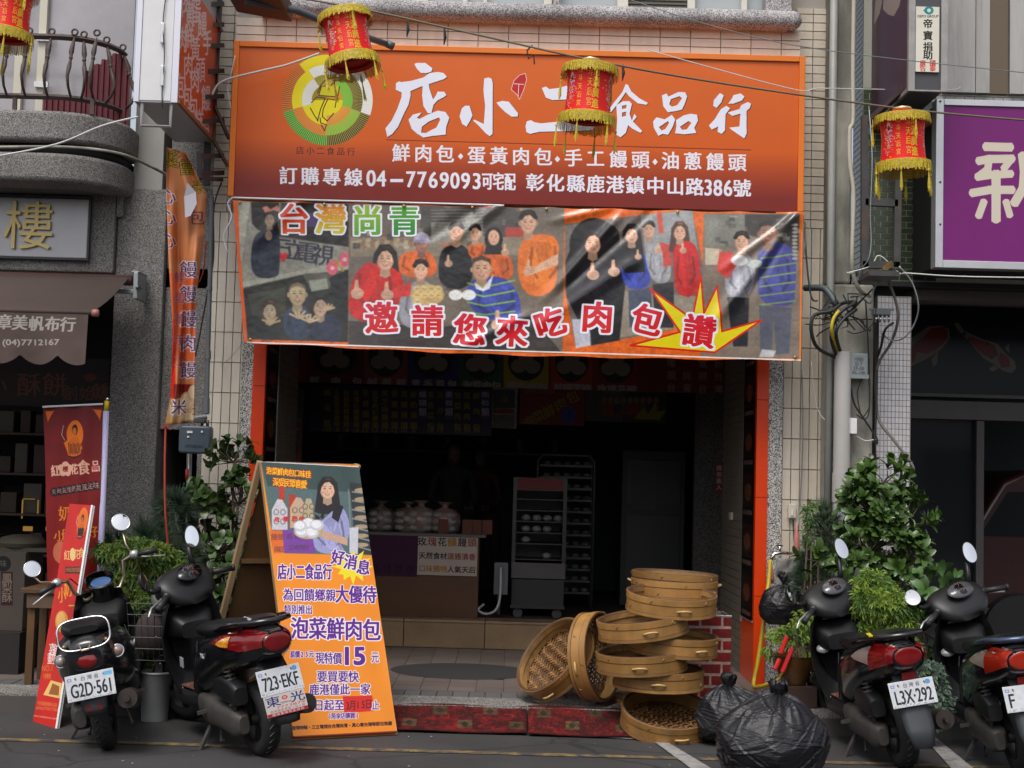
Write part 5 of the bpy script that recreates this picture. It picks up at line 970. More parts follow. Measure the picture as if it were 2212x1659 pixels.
# slanting grey pole over the sign corner, with dark plate above
sp = tag(MB().tube([P(530, 2, 9.2), P(640, 22, 9.4), P(760, 70, 9.75), P(838, 96, 9.95)], [.022, .027, .026, .022], 10).tube([P(836, 94, 9.95), P(850, 101, 9.97)], .03, 8).build('slanting_pole', mat('grey_pole', (.12, .13, .14), .45, metal=.3, var=.15), None, True), 'dark grey metal pole slanting down across the top left of the orange sign', 'pole')
m = MB(); m.obox(P(560, -4, 9.3), ((.96, .1, -.12), (0, 1, 0), (.12, 0, 1)), (.2, .25, .05)); tag(m.build('lamp_housing', mat('dark_brown_metal', (.08, .035, .025), .5), None, bevel=.01), 'dark brown lamp housing cut off by the top edge above the grey pole', 'lamp')
cable([P(298, 252, 9.1), P(220, 272, 9.0), P(120, 312, 9.0), P(-20, 340, 9.0)], .007, M_wire, 'white cable swooping from the hanging sign to the left edge', 'cable')
cable([P(300, 452, 10.4) if False else P(-10, 318, 9.95), P(150, 318, 9.95), P(260, 332, 9.95), P(330, 362, 10.2), P(360, 378, 10.4)], .011, M_conc, 'thick grey cable running under the balcony to the pillar', 'cable')
cable([P(458, 205, 10.2), P(480, 176, 10.2), P(560, 154, 10.2), P(620, 140, 10.25), P(690, 115, 10.25)], .008, M_wire, 'white cable sagging across the left of the orange sign', 'cable')
cable([P(508, 120, 10.3), P(499, 160, 10.3), P(492, 190, 10.35), P(500, 240, 10.35)], .004, M_white, 'short white wire beside the upper left sign corner', 'cable')
# ------------------------------------------------------------------ tattered hanging banner
RBN = thing('tattered_banner', 'twisted orange cloth banner with purple outlined characters hanging from the sign box', 'banner', (-2.7, 9.7, 2.5))
Yr = 9.75; L_ = [(360, 318), (359, 420), (364, 560), (374, 720), (368, 860), (357, 918)]; Rr = [(402, 330), (446, 420), (440, 520), (424, 640), (421, 780), (420, 913)]
def along(pl, t):
    n = len(pl)-1; f = min(t*n, n-1e-6); i = int(f); f -= i; return (pl[i][0]+(pl[i+1][0]-pl[i][0])*f, pl[i][1]+(pl[i+1][1]-pl[i][1])*f)
A, Bq = P(340, 300, Yr), P(460, 930, Yr); cvf = face_conv((A.x, Yr, A.z), (Bq.x-A.x, 0, 0), (0, 0, Bq.z-A.z)); cv = Canvas(330, 1700, (.76, .48, .30), cvf)
cv.rect(340, 590, 460, 780, (.80, .38, .20)); cv.poly([(340, 690), (378, 690), (380, 870), (340, 870)], (.85, .16, .04)); cv.rect(340, 860, 460, 930, (.80, .58, .34)); cv.rect(376, 830, 430, 862, (.5, .10, .06)); cv.noise(.08, 60)
for x, y, rx, ry in ((405, 870, 18, 24), (420, 850, 14, 20), (380, 890, 16, 18), (410, 905, 24, 14)): cv.ell(x, y, rx, ry, (.72, .60, .47)); cv.ell(x-2, y-3, rx*.7, ry*.7, (.82, .73, .60))
PU = (.34, .22, .38)
cv.text('獎', 369, 345, 38, (.75, .62, .05), out=1, outc=(.15, .08, .05)); cv.text('當', 404, 362, 34, (.7, .6, .1), out=1, outc=(.15, .08, .05)); cv.text('米', 430, 405, 30, (.7, .6, .1), out=1, outc=(.15, .08, .05))
for y in (425, 470, 520): cv.text('心', 362, y, 34, PU, out=1.6, outc=(.85, .75, .75), boldx=.6)
cv.text('包', 424, 470, 34, (.4, .18, .2), out=1.2, outc=(.75, .5, .4), boldx=.6)
for ch, y in zip('饅饅饅肉饅', (583, 636, 690, 742, 800)): cv.text(ch, 406, y, 36, PU, out=1.8, outc=(.85, .78, .8), boldx=.8)
for i, ch in enumerate('鮮蛋黃手工'): cv.text(ch, 388, 600+i*45, 24, (.55, .28, .35), out=1.2, outc=(.8, .5, .45))
cv.text('米', 386, 880, 34, PU, out=1.5, outc=(.9, .85, .85), boldx=.6); cv.text('光', 428, 885, 26, PU)
for y in (772, 806): cv.ell(362, y, 6, 7, (.08, .04, .03))
m = MB(); pts = []; uv = []; nu, nv = 26, 70
for j in range(nv):
    t = j/(nv-1); l = along(L_, t); r_ = along(Rr, t)
    for i in range(nu):
        s_ = i/(nu-1); x = l[0]+(r_[0]-l[0])*s_; y = l[1]+(r_[1]-l[1])*s_; d = .07*math.sin(s_*8.5-t*5+1)+.03*math.sin(s_*17+t*8); d *= min(1, .3+t*3)
        if s_ > .6 and t < .35: d += .12*(s_-.6)
        p = P(x, y, Yr+d); pts.append((p.x, p.y, p.z)); q_ = P(x, y, Yr); uv.append(((q_.x-A.x)/(Bq.x-A.x), (q_.z-Bq.z)/(A.z-Bq.z)))
m.grid(pts, nu, nv, uv); m.build('cloth', cv.mat('tattered_print', .55, wear=.1), RBN, True, solid=.002)
m = MB(); m.add([P(405, 395, 9.58), P(423, 415, 9.6), P(425, 440, 9.6), P(412, 466, 9.6), P(400, 470, 9.6), P(398, 425, 9.6)], [(0, 1, 2, 3, 4, 5)]); m.build('curled_corner', mat('cloth_back', (.5, .48, .55), .7), RBN, solid=.002)
M_rope = mat('red_rope', (.4, .05, .03), .8, bump=.6, bs=200)
cable([P(358, 918, 9.72), P(356, 1000, 9.7), P(357, 1100, 9.7), P(364, 1190, 9.75), P(372, 1300, 9.8)], .008, M_rope, 0, 'red_rope', parent=RBN); MB().tube([P(350, 925, 9.7), P(358, 917, 9.7), P(368, 928, 9.7)], .006, 5).build('knot', M_rope, RBN)
cable([P(446, 520, 9.9), P(440, 580, 9.9), P(430, 610, 9.9)], .005, M_rope, 0, 'red_rope', parent=RBN)
# ------------------------------------------------------------------ gas pipe and meter
GM = thing('gas_meter', 'slate grey gas meter with white stickers hung on a pipe beside the left tiles', 'meter', (-2.4, 10.3, 1.9))
gq = P(423, 950, 10.35); M_met = mat('slate_enamel', (.07, .09, .115), .4, var=.06)
m = MB(); s_ = 10.35/F; pl = []
for cx_, cy_, a0 in ((26, 22, 0), (-26, 22, 90), (-26, -22, 180), (26, -22, 270)):
    for k in range(6): t = R(a0+90*k/5); pl.append(((cx_+8*math.cos(t))*s_, (cy_+8*math.sin(t))*s_))
m.prism(pl, (gq.x, 10.3, gq.z), (1, 0, 0), (0, 0, 1), (0, .12, 0)); m.build('body', M_met, GM, True, bevel=.015, seg=3)
MB().box(gq.x-.12, 10.31, gq.z+.002, gq.x+.12, 10.43, gq.z+.012).build('seam', mat('slate_dark', (.04, .05, .065), .5), GM)
for x, y, w_, h_, c_ in ((-.035, .055, .04, .016, 'f'), (.055, .06, .014, .014, 'g'), (-.045, .02, .016, .012, 'g')): MB().box(gq.x+x-w_*.5, 10.292, gq.z+y-h_*.5, gq.x+x+w_*.5, 10.2995, gq.z+y+h_*.5).build('sticker', M_white, GM)
glyph3d('07328344', (gq.x, 10.298, gq.z-.05), .032, .0006, mat('dark_print', (.01, .02, .04), .6), GM, name='serial_number')
for x in (.04, .08): MB().tube([(gq.x+x, 10.36, gq.z+.1), (gq.x+x, 10.36, gq.z+.15)], .012, 8).build('stub', M_met, GM, True)
MB().box(gq.x-.01, 10.3, gq.z+.125, gq.x+.07, 10.4, gq.z+.155).build('regulator', mat('ivory_box', (.3, .28, .24), .5), GM, bevel=.004)
M_gp = mat('grey_gas_pipe', (.17, .18, .19), .5, var=.12, metal=.2)
m = MB(); m.tube([P(457, 425, 10.45), P(455, 560, 10.45), P(449, 760, 10.45), P(446, 895, 10.45)], .018, 10); tag(m.tube([P(445, 860, 10.45), P(445, 893, 10.45)], .028, 10).tube([P(452, 620, 10.45), P(452, 628, 10.45)], .024, 10).tube([P(449, 758, 10.45), P(449, 776, 10.45)], .024, 10).tube([P(400, 906, 10.4), P(447, 900, 10.42)], .02, 8).build('gas_pipe', M_gp, None, True, auto=50), 'grey gas pipe running down the tiled wall to the slate meter', 'pipe')
tag(MB().tube([P(409, 980, 10.5), P(407, 1100, 10.5), P(402, 1300, 10.5)], .02, 8).tube([P(408, 1060, 10.5), P(460, 1068, 10.5), P(520, 1066, 10.6)], .014, 8).build('drain_pipe', M_galv, None, True), 'thin grey pipe with a red handled valve behind the left shrubs', 'pipe')
tag(MB().tube([P(404, 1013, 10.42), P(404, 1038, 10.42)], .014, 8).build('valve_handle', mat('red_plastic', (.4, .02, .03), .4), None, True), 'small red valve handle on the thin pipe under the gas meter', 'valve')
cable([P(478, 395, 10.55), P(462, 450, 10.5), P(461, 560, 10.5), P(447, 640, 10.5), P(432, 720, 10.5), P(422, 770, 10.5)], .006, M_rubber, 'black cable looping down beside the left gas pipe', 'cable')
# ------------------------------------------------------------------ right building
RBD = thing('green_tile_building', 'building with small green tiles and marble panels at the right edge', 'building', (4, 10.3, 0))
gY = 10.6; gx0 = P(1862, 400, gY).x; gz0 = P(1900, 606, gY).z
M_gt = mat('green_tile', (.045, .062, .028), .22, objvar=.22, var=.25, vs_=9, spec=.6); M_gg = mat('pale_grout', (.42, .42, .36), .85)
MB().box(gx0, gY, gz0, gx0+4, 10.9, 6.6).build('wall', M_gg, RBD)
tiles(RBD, gx0, gz0+.004, P(2024, 400, gY).x, 4.95, gY, .0985, .0455, .006, M_gt, brick=True, limit=290, depth=.004, vis=lambda x, y: y > 195)
tiles(RBD, gY, gz0+.004, 10.88, 6.0, None, .0985, .0455, .006, M_gt, brick=True, limit=0, depth=.004, side=gx0)
MB().box(gx0+.0, gY-.004, gz0-.04, gx0+4, 10.9, gz0-.002).build('ledge', mat('dark_edge', (.03, .03, .028), .7), RBD)
# marble veneer
M_mbl = mat('grey_veined_marble', (.46, .44, .42), .3, var=.14, vs_=2, c2=(.32, .30, .28), c2s=3, c2w=.58, edge=.1, stretch=(3, 3, .35))
mz = P(2100, 202, 10.58).z
for a_, b_, n in ((2036, 2105, M_mbl), (2105, 2136, M_mbl), (2178, 2250, M_mbl), (2250, 2320, M_mbl)): MB().box(P(a_, 100, 10.58).x+.003, 10.55, mz, P(b_, 100, 10.58).x-.003, 10.596, 6.6).build('marble_panel', M_mbl, RBD)
MB().box(P(2137, 100, 10.58).x, 10.57, mz, P(2177, 100, 10.58).x, 10.596, 6.6).build('brown_strip', mat('brown_strip', (.15, .11, .07), .5), RBD)
M_pm = mat('pale_mosaic', (.5, .49, .46), .4, objvar=.1); tiles(RBD, P(2010, 205, gY).x, P(2100, 222, 10.58).z, gx0+3.2, mz-.004, gY-.002, .075, .026, .006, M_pm, brick=True, limit=290, depth=.006, name='mosaic_strip_tile')
# projecting purple box
PB = thing('purple_box_sign', 'dark purple projecting sign box with a white sponsor plate on its edge', 'sign', (2.9, 9.6, 4.4))
bn_, bf_ = 9.56, 10.59; bx = P(1963, 100, bn_).x; bx2 = P(2047, 100, bn_).x; bz = 4.43
MB().box(bx+.03, bn_+.012, bz+.012, bx2-.02, bf_, 6.8).build('box', mat('charcoal_metal', (.065, .065, .07), .5), PB)
M_at = mat('worn_aluminium', (.36, .34, .32), .45, metal=.5, var=.2, vs_=12)
MB().box(bx, bn_, bz, bx+.045, bn_+.04, 6.8).box(bx2-.045, bn_, bz, bx2, bn_+.04, 6.8).box(bx, bn_+.042, bz, bx+.02, bf_, bz+.03).box(bx+.046, bn_+.002, bz, bx2-.046, bn_+.03, bz+.01).build('corner_trim', M_at, PB)
cz = face_conv((bx+.006, bf_, 6.2), (0, bn_+.04-bf_, 0), (0, 0, bz+.03-6.2)); cv = Canvas(350, 900, (.27, .12, .22), cz); cv.noise(.06, 60); c6 = C(2736, 0, 1.819)
cv.poly(c6((715, -40), (740, 10), (722, 90), (688, 160), (690, 90), (700, -40)), (.62, .55, .52)); cv.poly(c6((750, -40), (745, 60), (780, 95), (815, 105), (850, 40), (868, -40)), (.62, .55, .52))
b = MB(); face(b, (bx+.006, bf_, 6.2), (0, bn_+.04-bf_, 0), (0, 0, bz+.03-6.2)); b.build('side_face', cv.mat('purple_box_print', .35), PB)
pa, pb_ = P(1979, 14, bn_-.004), P(2028, 156, bn_-.004); cz = face_conv((pa.x, bn_-.004, pa.z), (pb_.x-pa.x, 0, 0), (0, 0, pb_.z-pa.z)); cv = Canvas(260, 760, (.88, .86, .80), cz)
q_ = c6((1040, 68))[0]; cv.ell(q_[0]+1, q_[1], 10, 9, (.1, .55, .58)); cv.ell(q_[0]+1, q_[1], 4, 4, (.88, .86, .8)); cv.poly(c6((1005, 68), (1028, 48), (1024, 90)), (.1, .5, .55)); p0, p1 = c6((968, 98), (1104, 114)); cv.fit('DEPO GROUP', p0[0], p0[1], p1[0], p1[1], (.25, .25, .25), bold=.1)
for ch, y in (('帝', 155), ('寶', 232), ('捐', 305), ('助', 358)): p = c6((1035, y))[0]; cv.text(ch, p[0], p[1], 20, (.12, .11, .1), bold=.3, boldx=.6)
for ch, x, y in (('廣', 1002, 410), ('告', 1002, 445), ('國', 1066, 410), ('泰', 1066, 445)): p = c6((x, y))[0]; cv.text(ch, p[0], p[1], 13, (.8, .12, .12), bold=.2, boldx=.4)
b = MB(); face(b, (pa.x, bn_-.006, pa.z), (pb_.x-pa.x, 0, 0), (0, 0, pb_.z-pa.z)); b.build('sponsor_plate', cv.mat('sponsor_print', .4), PB); MB().box(pa.x, bn_-.005, pb_.z, pb_.x, bn_+.011, pa.z).build('plate_back', M_white, PB)
# rusty support frame under it
SF = thing('rusty_support_frame', 'rusty steel support frame standing in front of the green tiles', 'frame', (2.8, 10.1, 3.3)); fy = 10.12
for x0, y0, x1, y1 in ((1868, 250, 1859+8, 578), (1941, 300, 1936, 578), (1868, 437, 1938, 440), (1862, 572, 1942, 574), (1862, 590, 1935, 594)): MB().bar(P(x0, y0, fy), P(x1, y1, fy), .05, .05, up=(0, 1, 0)).build('bar', M_steel, SF)
MB().bar(P(1876, 263, fy), P(1961, 186, 9.7), .04, .04).build('bar', M_steel, SF)
tag(MB().box(P(1870, 590, 10.0).x, 9.9, P(1900, 600, 10).z, P(1935, 590, 10).x, 10.2, P(1900, 590, 10).z).build('shelf_plate', M_steel, None), 'small rusty shelf plate below the support frame', 'shelf')
m = MB(); m.add([P(1905, 582, 10.0), P(1910, 574, 10.0), P(1926, 563, 10.0), P(1929, 572, 10.02), P(1918, 583, 10.02)], [(0, 1, 2, 3, 4)]); tag(m.build('dry_leaf', mat('dry_leaf', (.3, .2, .06), .8), None, solid=.002), 'dry yellow leaf caught on the rusty frame', 'leaf')
# purple fascia sign
PS = thing('purple_shop_sign', 'purple fascia sign with cream rounded characters in an aluminium frame', 'sign', (3.4, 9.95, 3.2)); py_ = 9.95
p0, p1 = P(2022, 214, py_), P(2024, 578, py_); X0, X1, Z1, Z0 = p0.x, p0.x+2.2, p0.z, p1.z
MB().box(X0+.02, py_+.006, Z0+.02, X1, gY-.02, Z1-.02).build('box', M_black, PS)
MB().box(X0, py_-.012, Z0, X0+.055, py_+.1, Z1).box(X0+.056, py_-.012, Z1-.045, X1, py_+.1, Z1).box(X0+.056, py_-.012, Z0, X1, py_+.1, Z0+.055).build('frame', M_alu, PS, bevel=.003)
cz = face_conv((X0, py_, Z1), (X1-X0, 0, 0), (0, 0, Z0-Z1)); cv = Canvas(1500, 820, (.46, .10, .43), cz); cv.noise(.02, 200); c7 = C(3000, 400, 2.370); CR = (.84, .80, .72)
def rst(pl, w_):
    q_ = c7(*pl); cv.line(q_, w_, CR)
    for p in q_: cv.ell(p[0], p[1], w_/2, w_/2, CR)
for pl, w_ in (([(1220, 290), (1415, 295)], 19), ([(1160, 410), (1240, 395), (1430, 392)], 18), ([(1430, 392), (1370, 470)], 16), ([(1240, 400), (1230, 480), (1150, 540)], 16), ([(1150, 545), (1250, 530), (1420, 520)], 17), ([(1105, 680), (1250, 655), (1430, 655)], 18), ([(1300, 520), (1300, 900)], 20), ([(1195, 760), (1155, 870)], 16), ([(1385, 760), (1415, 865)], 15), ([(1525, 370), (1540, 500), (1530, 640), (1460, 760)], 20), ([(1525, 380), (1700, 330)], 20), ([(1540, 540), (1790, 540)], 19), ([(1680, 550), (1680, 900)], 20)): rst(pl, w_)
cv.poly(c7(*ell_pts(1298, 462, 24, 26)), (.46, .10, .43))
for i, ch in enumerate(('光',)): cv.text(ch, 2420, 400, 170, CR, bold=3)
b = MB(); face(b, (X0, py_, Z1), (X1-X0, 0, 0), (0, 0, Z0-Z1)); b.build('sign_face', cv.mat('purple_sign_print', .4, spec=.4, wear=.02), PS)
for y in (240, 450, 560): q = P(2031, y*.83+20, py_-.013); MB().lathe([(.008, .004), (0, .006)], q, Matrix.Rotation(R(90), 3, 'X'), 8).build('screw', M_rubber, PS)
# lower right: beam, koi panel, glazed shopfront
RS = thing('koi_shopfront', 'dark glazed shopfront under a navy panel painted with red and white koi', 'shopfront', (4, 11.9, 0)); ky = 12.0
M_pb = mat('dusty_beam', (.12, .10, .095), .7, var=.1)
MB().box(P(1970, 620, 10.75).x, 10.7, P(2100, 655, 10.8).z, 8, 10.9, gz0-.045).build('beam', M_pb, RS)
MB().box(2.6, 10.9, P(2100, 640, 11.9).z, 8, 12.2, P(2100, 640, 11.9).z+.05).build('soffit', M_dark, RS)
kx0, kz1, kz0 = P(1940, 700, ky).x, P(2100, 662, ky).z, P(2100, 852, ky).z; cz = face_conv((kx0, ky, kz1), (2.2, 0, 0), (0, 0, kz0-kz1)); cv = Canvas(1200, 560, (.028, .042, .10), cz); c8 = C(3000, 1050, 1.952)
KW, KR = (.36, .34, .31), (.38, .07, .05)
cv.poly(c8((470, 400), (480, 300), (600, 220), (690, 215), (745, 240), (750, 300), (690, 380), (600, 440), (500, 490), (450, 500)), KW); cv.poly(c8((460, 380), (560, 300), (620, 235), (700, 222), (735, 250), (735, 310), (670, 370), (600, 410), (520, 400), (500, 470), (460, 480)), KR); cv.poly(c8((670, 390), (660, 480), (635, 500), (618, 450)), KW); cv.poly(c8((515, 270), (590, 250), (560, 310)), KW)
cv.poly(c8((775, 195), (810, 195), (850, 250), (980, 310), (1080, 340), (1150, 420), (1200, 460), (1212, 510), (1180, 545), (1120, 530), (1050, 480), (980, 440), (880, 320), (800, 240)), KW); cv.poly(c8((870, 290), (980, 320), (1060, 350), (1090, 420), (1040, 450), (970, 410), (900, 340)), KR); cv.poly(c8((1100, 400), (1160, 440), (1170, 500), (1110, 510), (1085, 450)), KR); cv.poly(c8((1130, 370), (1160, 340), (1165, 410)), KW); cv.poly(c8((1020, 520), (1050, 490), (1090, 510), (1050, 535)), KW)
for x, y in ((850, 270), (880, 320), (1010, 340), (1040, 430), (1060, 400)): cv.poly(c8(*ell_pts(x, y, 10, 14)), (.06, .05, .05))
b = MB(); face(b, (kx0, ky, kz1), (2.2, 0, 0), (0, 0, kz0-kz1)); b.build('koi_panel', cv.mat('koi_print', .3), RS)
M_df = mat('dusty_grey_frame', (.09, .08, .08), .5, var=.1)
MB().box(kx0, ky-.03, kz0-.03, 8, ky+.05, kz0-.002).box(kx0, ky-.03, kz1+.002, 8, ky+.05, kz1+.03).box(kx0, ky-.04, P(2100, 907, ky).z, 8, ky+.05, P(2100, 868, ky).z).build('rail', M_df, RS)
for x in (2116, 2500): q = P(x, 1000, ky); MB().box(q.x-.032, ky-.02, .12, q.x+.032, ky+.05, P(2100, 909, ky).z).build('mullion', M_df, RS)
MB().box(kx0, ky+.06, .12, P(2116, 1000, ky).x, ky+.065, kz0-.05).build('pane', M_glass_dark, RS)
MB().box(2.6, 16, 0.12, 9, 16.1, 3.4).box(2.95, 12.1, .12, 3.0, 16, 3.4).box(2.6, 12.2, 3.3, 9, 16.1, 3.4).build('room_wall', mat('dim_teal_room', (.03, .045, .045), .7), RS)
MB().box(P(2083, 1090, 13).x-.1, 13.2, 1.3, P(2083, 1090, 13).x+.06, 13.21, 1.5).build('arrow_card', mat('dim_card', (.12, .13, .15), .6), RS)
# maroon van parked inside the dark garage
VN = thing('maroon_van', 'maroon van standing in the dark garage at the right edge', 'van', (5, 12.9, .12)); vx = P(2063, 1200, 12.6).x; M_mr = mat('maroon_paint', (.045, .007, .008), .35, coat=.5)
pf = [(0, .35), (0, .95), (.12, 1.12), (.42, 1.62), (.62, 1.72), (2.6, 1.74), (2.6, .35)]
m = MB(); m.prism([(vx+a_, z_) for a_, z_ in pf], (0, 12.6, .12), (1, 0, 0), (0, 0, 1), (0, 1.6, 0)); m.build('body', M_mr, VN, True, bevel=.05, seg=3)
m = MB(); m.prism([(vx+.22, 1.12), (vx+.47, 1.52), (vx+1.05, 1.54), (vx+1.05, 1.12)], (0, 12.59, .12), (1, 0, 0), (0, 0, 1), (0, .008, 0)); m.build('side_window', M_glass_dark, VN)
m = MB(); m.prism([(vx+1.15, 1.12), (vx+1.15, 1.54), (vx+2.2, 1.54), (vx+2.2, 1.12)], (0, 12.59, .12), (1, 0, 0), (0, 0, 1), (0, .008, 0)); m.build('side_window', M_glass_dark, VN)
for x in (.55, 2.1): MB().lathe([(.0, -.1), (.3, -.1), (.32, 0), (.3, .1), (0, .1)], (vx+x, 12.62, .42), Matrix.Rotation(R(90), 3, 'X'), 24).build('wheel', M_rubber, VN, True, auto=40)
MB().box(vx-.02, 12.56, .45, vx+1.4, 12.6, .6).build('bumper', mat('grey_bumper', (.07, .07, .075), .6), VN, bevel=.01)
# mosaic pillar
MP = thing('mosaic_pillar', 'pillar clad in small white mosaic tiles behind the right hand plants', 'pillar', (2.9, 10.6, 0)); mx0, mx1 = P(1893, 900, 10.6).x, P(1967, 900, 10.6).x; mzt = P(1930, 640, 10.6).z
MB().box(mx0, 10.6, .12, mx1, 11.0, mzt).build('core', mat('brown_grout', (.27, .22, .19), .9), MP)
M_mt = mat('white_mosaic', (.62, .61, .63), .3, objvar=.07, var=.05); tiles(MP, mx0, .12, mx1, mzt, 10.598, .0285, .044, .0048, M_mt, limit=298, depth=.004, vis=lambda x, y: y < 1190)
# concrete post with pipes, boxes, cable tangle
CP = thing('concrete_post', 'tall stained concrete post between the shop and the green building', 'post', (2.5, 10.5, 0)); q0, q1 = P(1786, 900, 10.5), P(1886, 900, 10.5)
MB().box(P(1786, 900, 10.5).x, 10.48, gz0-.05, P(1840, 300, 10.5).x, 10.85, 6.8).build('shaft', M_conc, CP, bevel=.02); MB().box(P(1786, 900, 10.5).x, 10.475, .12, P(1884, 900, 10.5).x, 10.85, gz0-.052).build('shaft', M_conc, CP, bevel=.02)
MB().tube([(P(1794, 600, 10.46).x, 10.46, 7), (P(1794, 600, 10.46).x, 10.46, .12)], .03, 12).build('corner_pipe', mat('old_grey_pipe', (.32, .32, .30), .5, var=.15, vs_=3), CP, True)
pq = P(1819, 900, 10.38); tag(MB().tube([(pq.x, 10.38, P(1819, 760, 10.38).z), (pq.x, 10.38, P(1819, 1030, 10.38).z)], .062, 20).tube([(pq.x, 10.38, P(1819, 1030, 10.38).z+.03), (pq.x, 10.38, P(1819, 1085, 10.38).z)], .068, 20).build('cable_duct', M_pvc, None, True, auto=40), 'wide grey PVC duct with cables entering its open top', 'pipe'); tag(MB().tube([(pq.x, 10.38, P(1819, 1085, 10.38).z-.002), (pq.x, 10.38, .13)], .061, 20).build('lower_duct', mat('pale_pvc', (.5, .51, .56), .45), None, True, auto=40), 'paler lower length of the wide PVC duct', 'pipe')
jb = thing('junction_box', 'grey junction box with numbers scrawled on it beside the wide duct', 'junction box', (2.6, 10.35, 2.3)); a_, b_ = P(1834, 817, 10.36), P(1876, 763, 10.36)
MB().box(a_.x, 10.36, a_.z, b_.x, 10.47, b_.z).build('case', mat('box_grey', (.25, .28, .29), .45, var=.08), jb, bevel=.012, smooth=True); MB().box(a_.x-.004, 10.355, a_.z, b_.x+.004, 10.359, a_.z+.03).build('lip', mat('box_grey', 0), jb)
for t_, y in (('1020', 775), ('D 7', 785), ('37-50', 795), ('95-100', 805)): q = P(1855, y, 10.354); glyph3d(t_, (q.x, 10.354, q.z), .035, .0005, mat('pencil', (.10, .11, .12), .7), jb, name='scrawled_number')
wb = thing('white_cable_box', 'small white plastic cable box below the grey junction box', 'junction box', (2.6, 10.35, 2)); a_, b_ = P(1823, 937, 10.34), P(1852, 903, 10.34); MB().box(a_.x, 10.34, a_.z, b_.x, 10.47, b_.z).build('case', mat('white_box', (.5, .49, .5), .4), wb, bevel=.006)
MB().box((a_.x+b_.x)/2-.0, 10.336, a_.z+.004, b_.x-.004, 10.3395, b_.z-.004).build('sticker', M_white, wb)
cable([(P(1843, 300, 10.2).x, 10.2, 7)]+[P(1843, y, 10.2) for y in (100, 255)]+[P(1836, 280, 10.2), P(1836, 350, 10.2), P(1844, 420, 10.2), P(1841, 540, 10.2), P(1843, 590, 10.25), P(1856, 625, 10.3), P(1880, 640, 10.4)], .016, mat('ivory_conduit', (.52, .49, .40), .5), 'ivory conduit running down the edge of the green tiles', 'conduit', n=8)
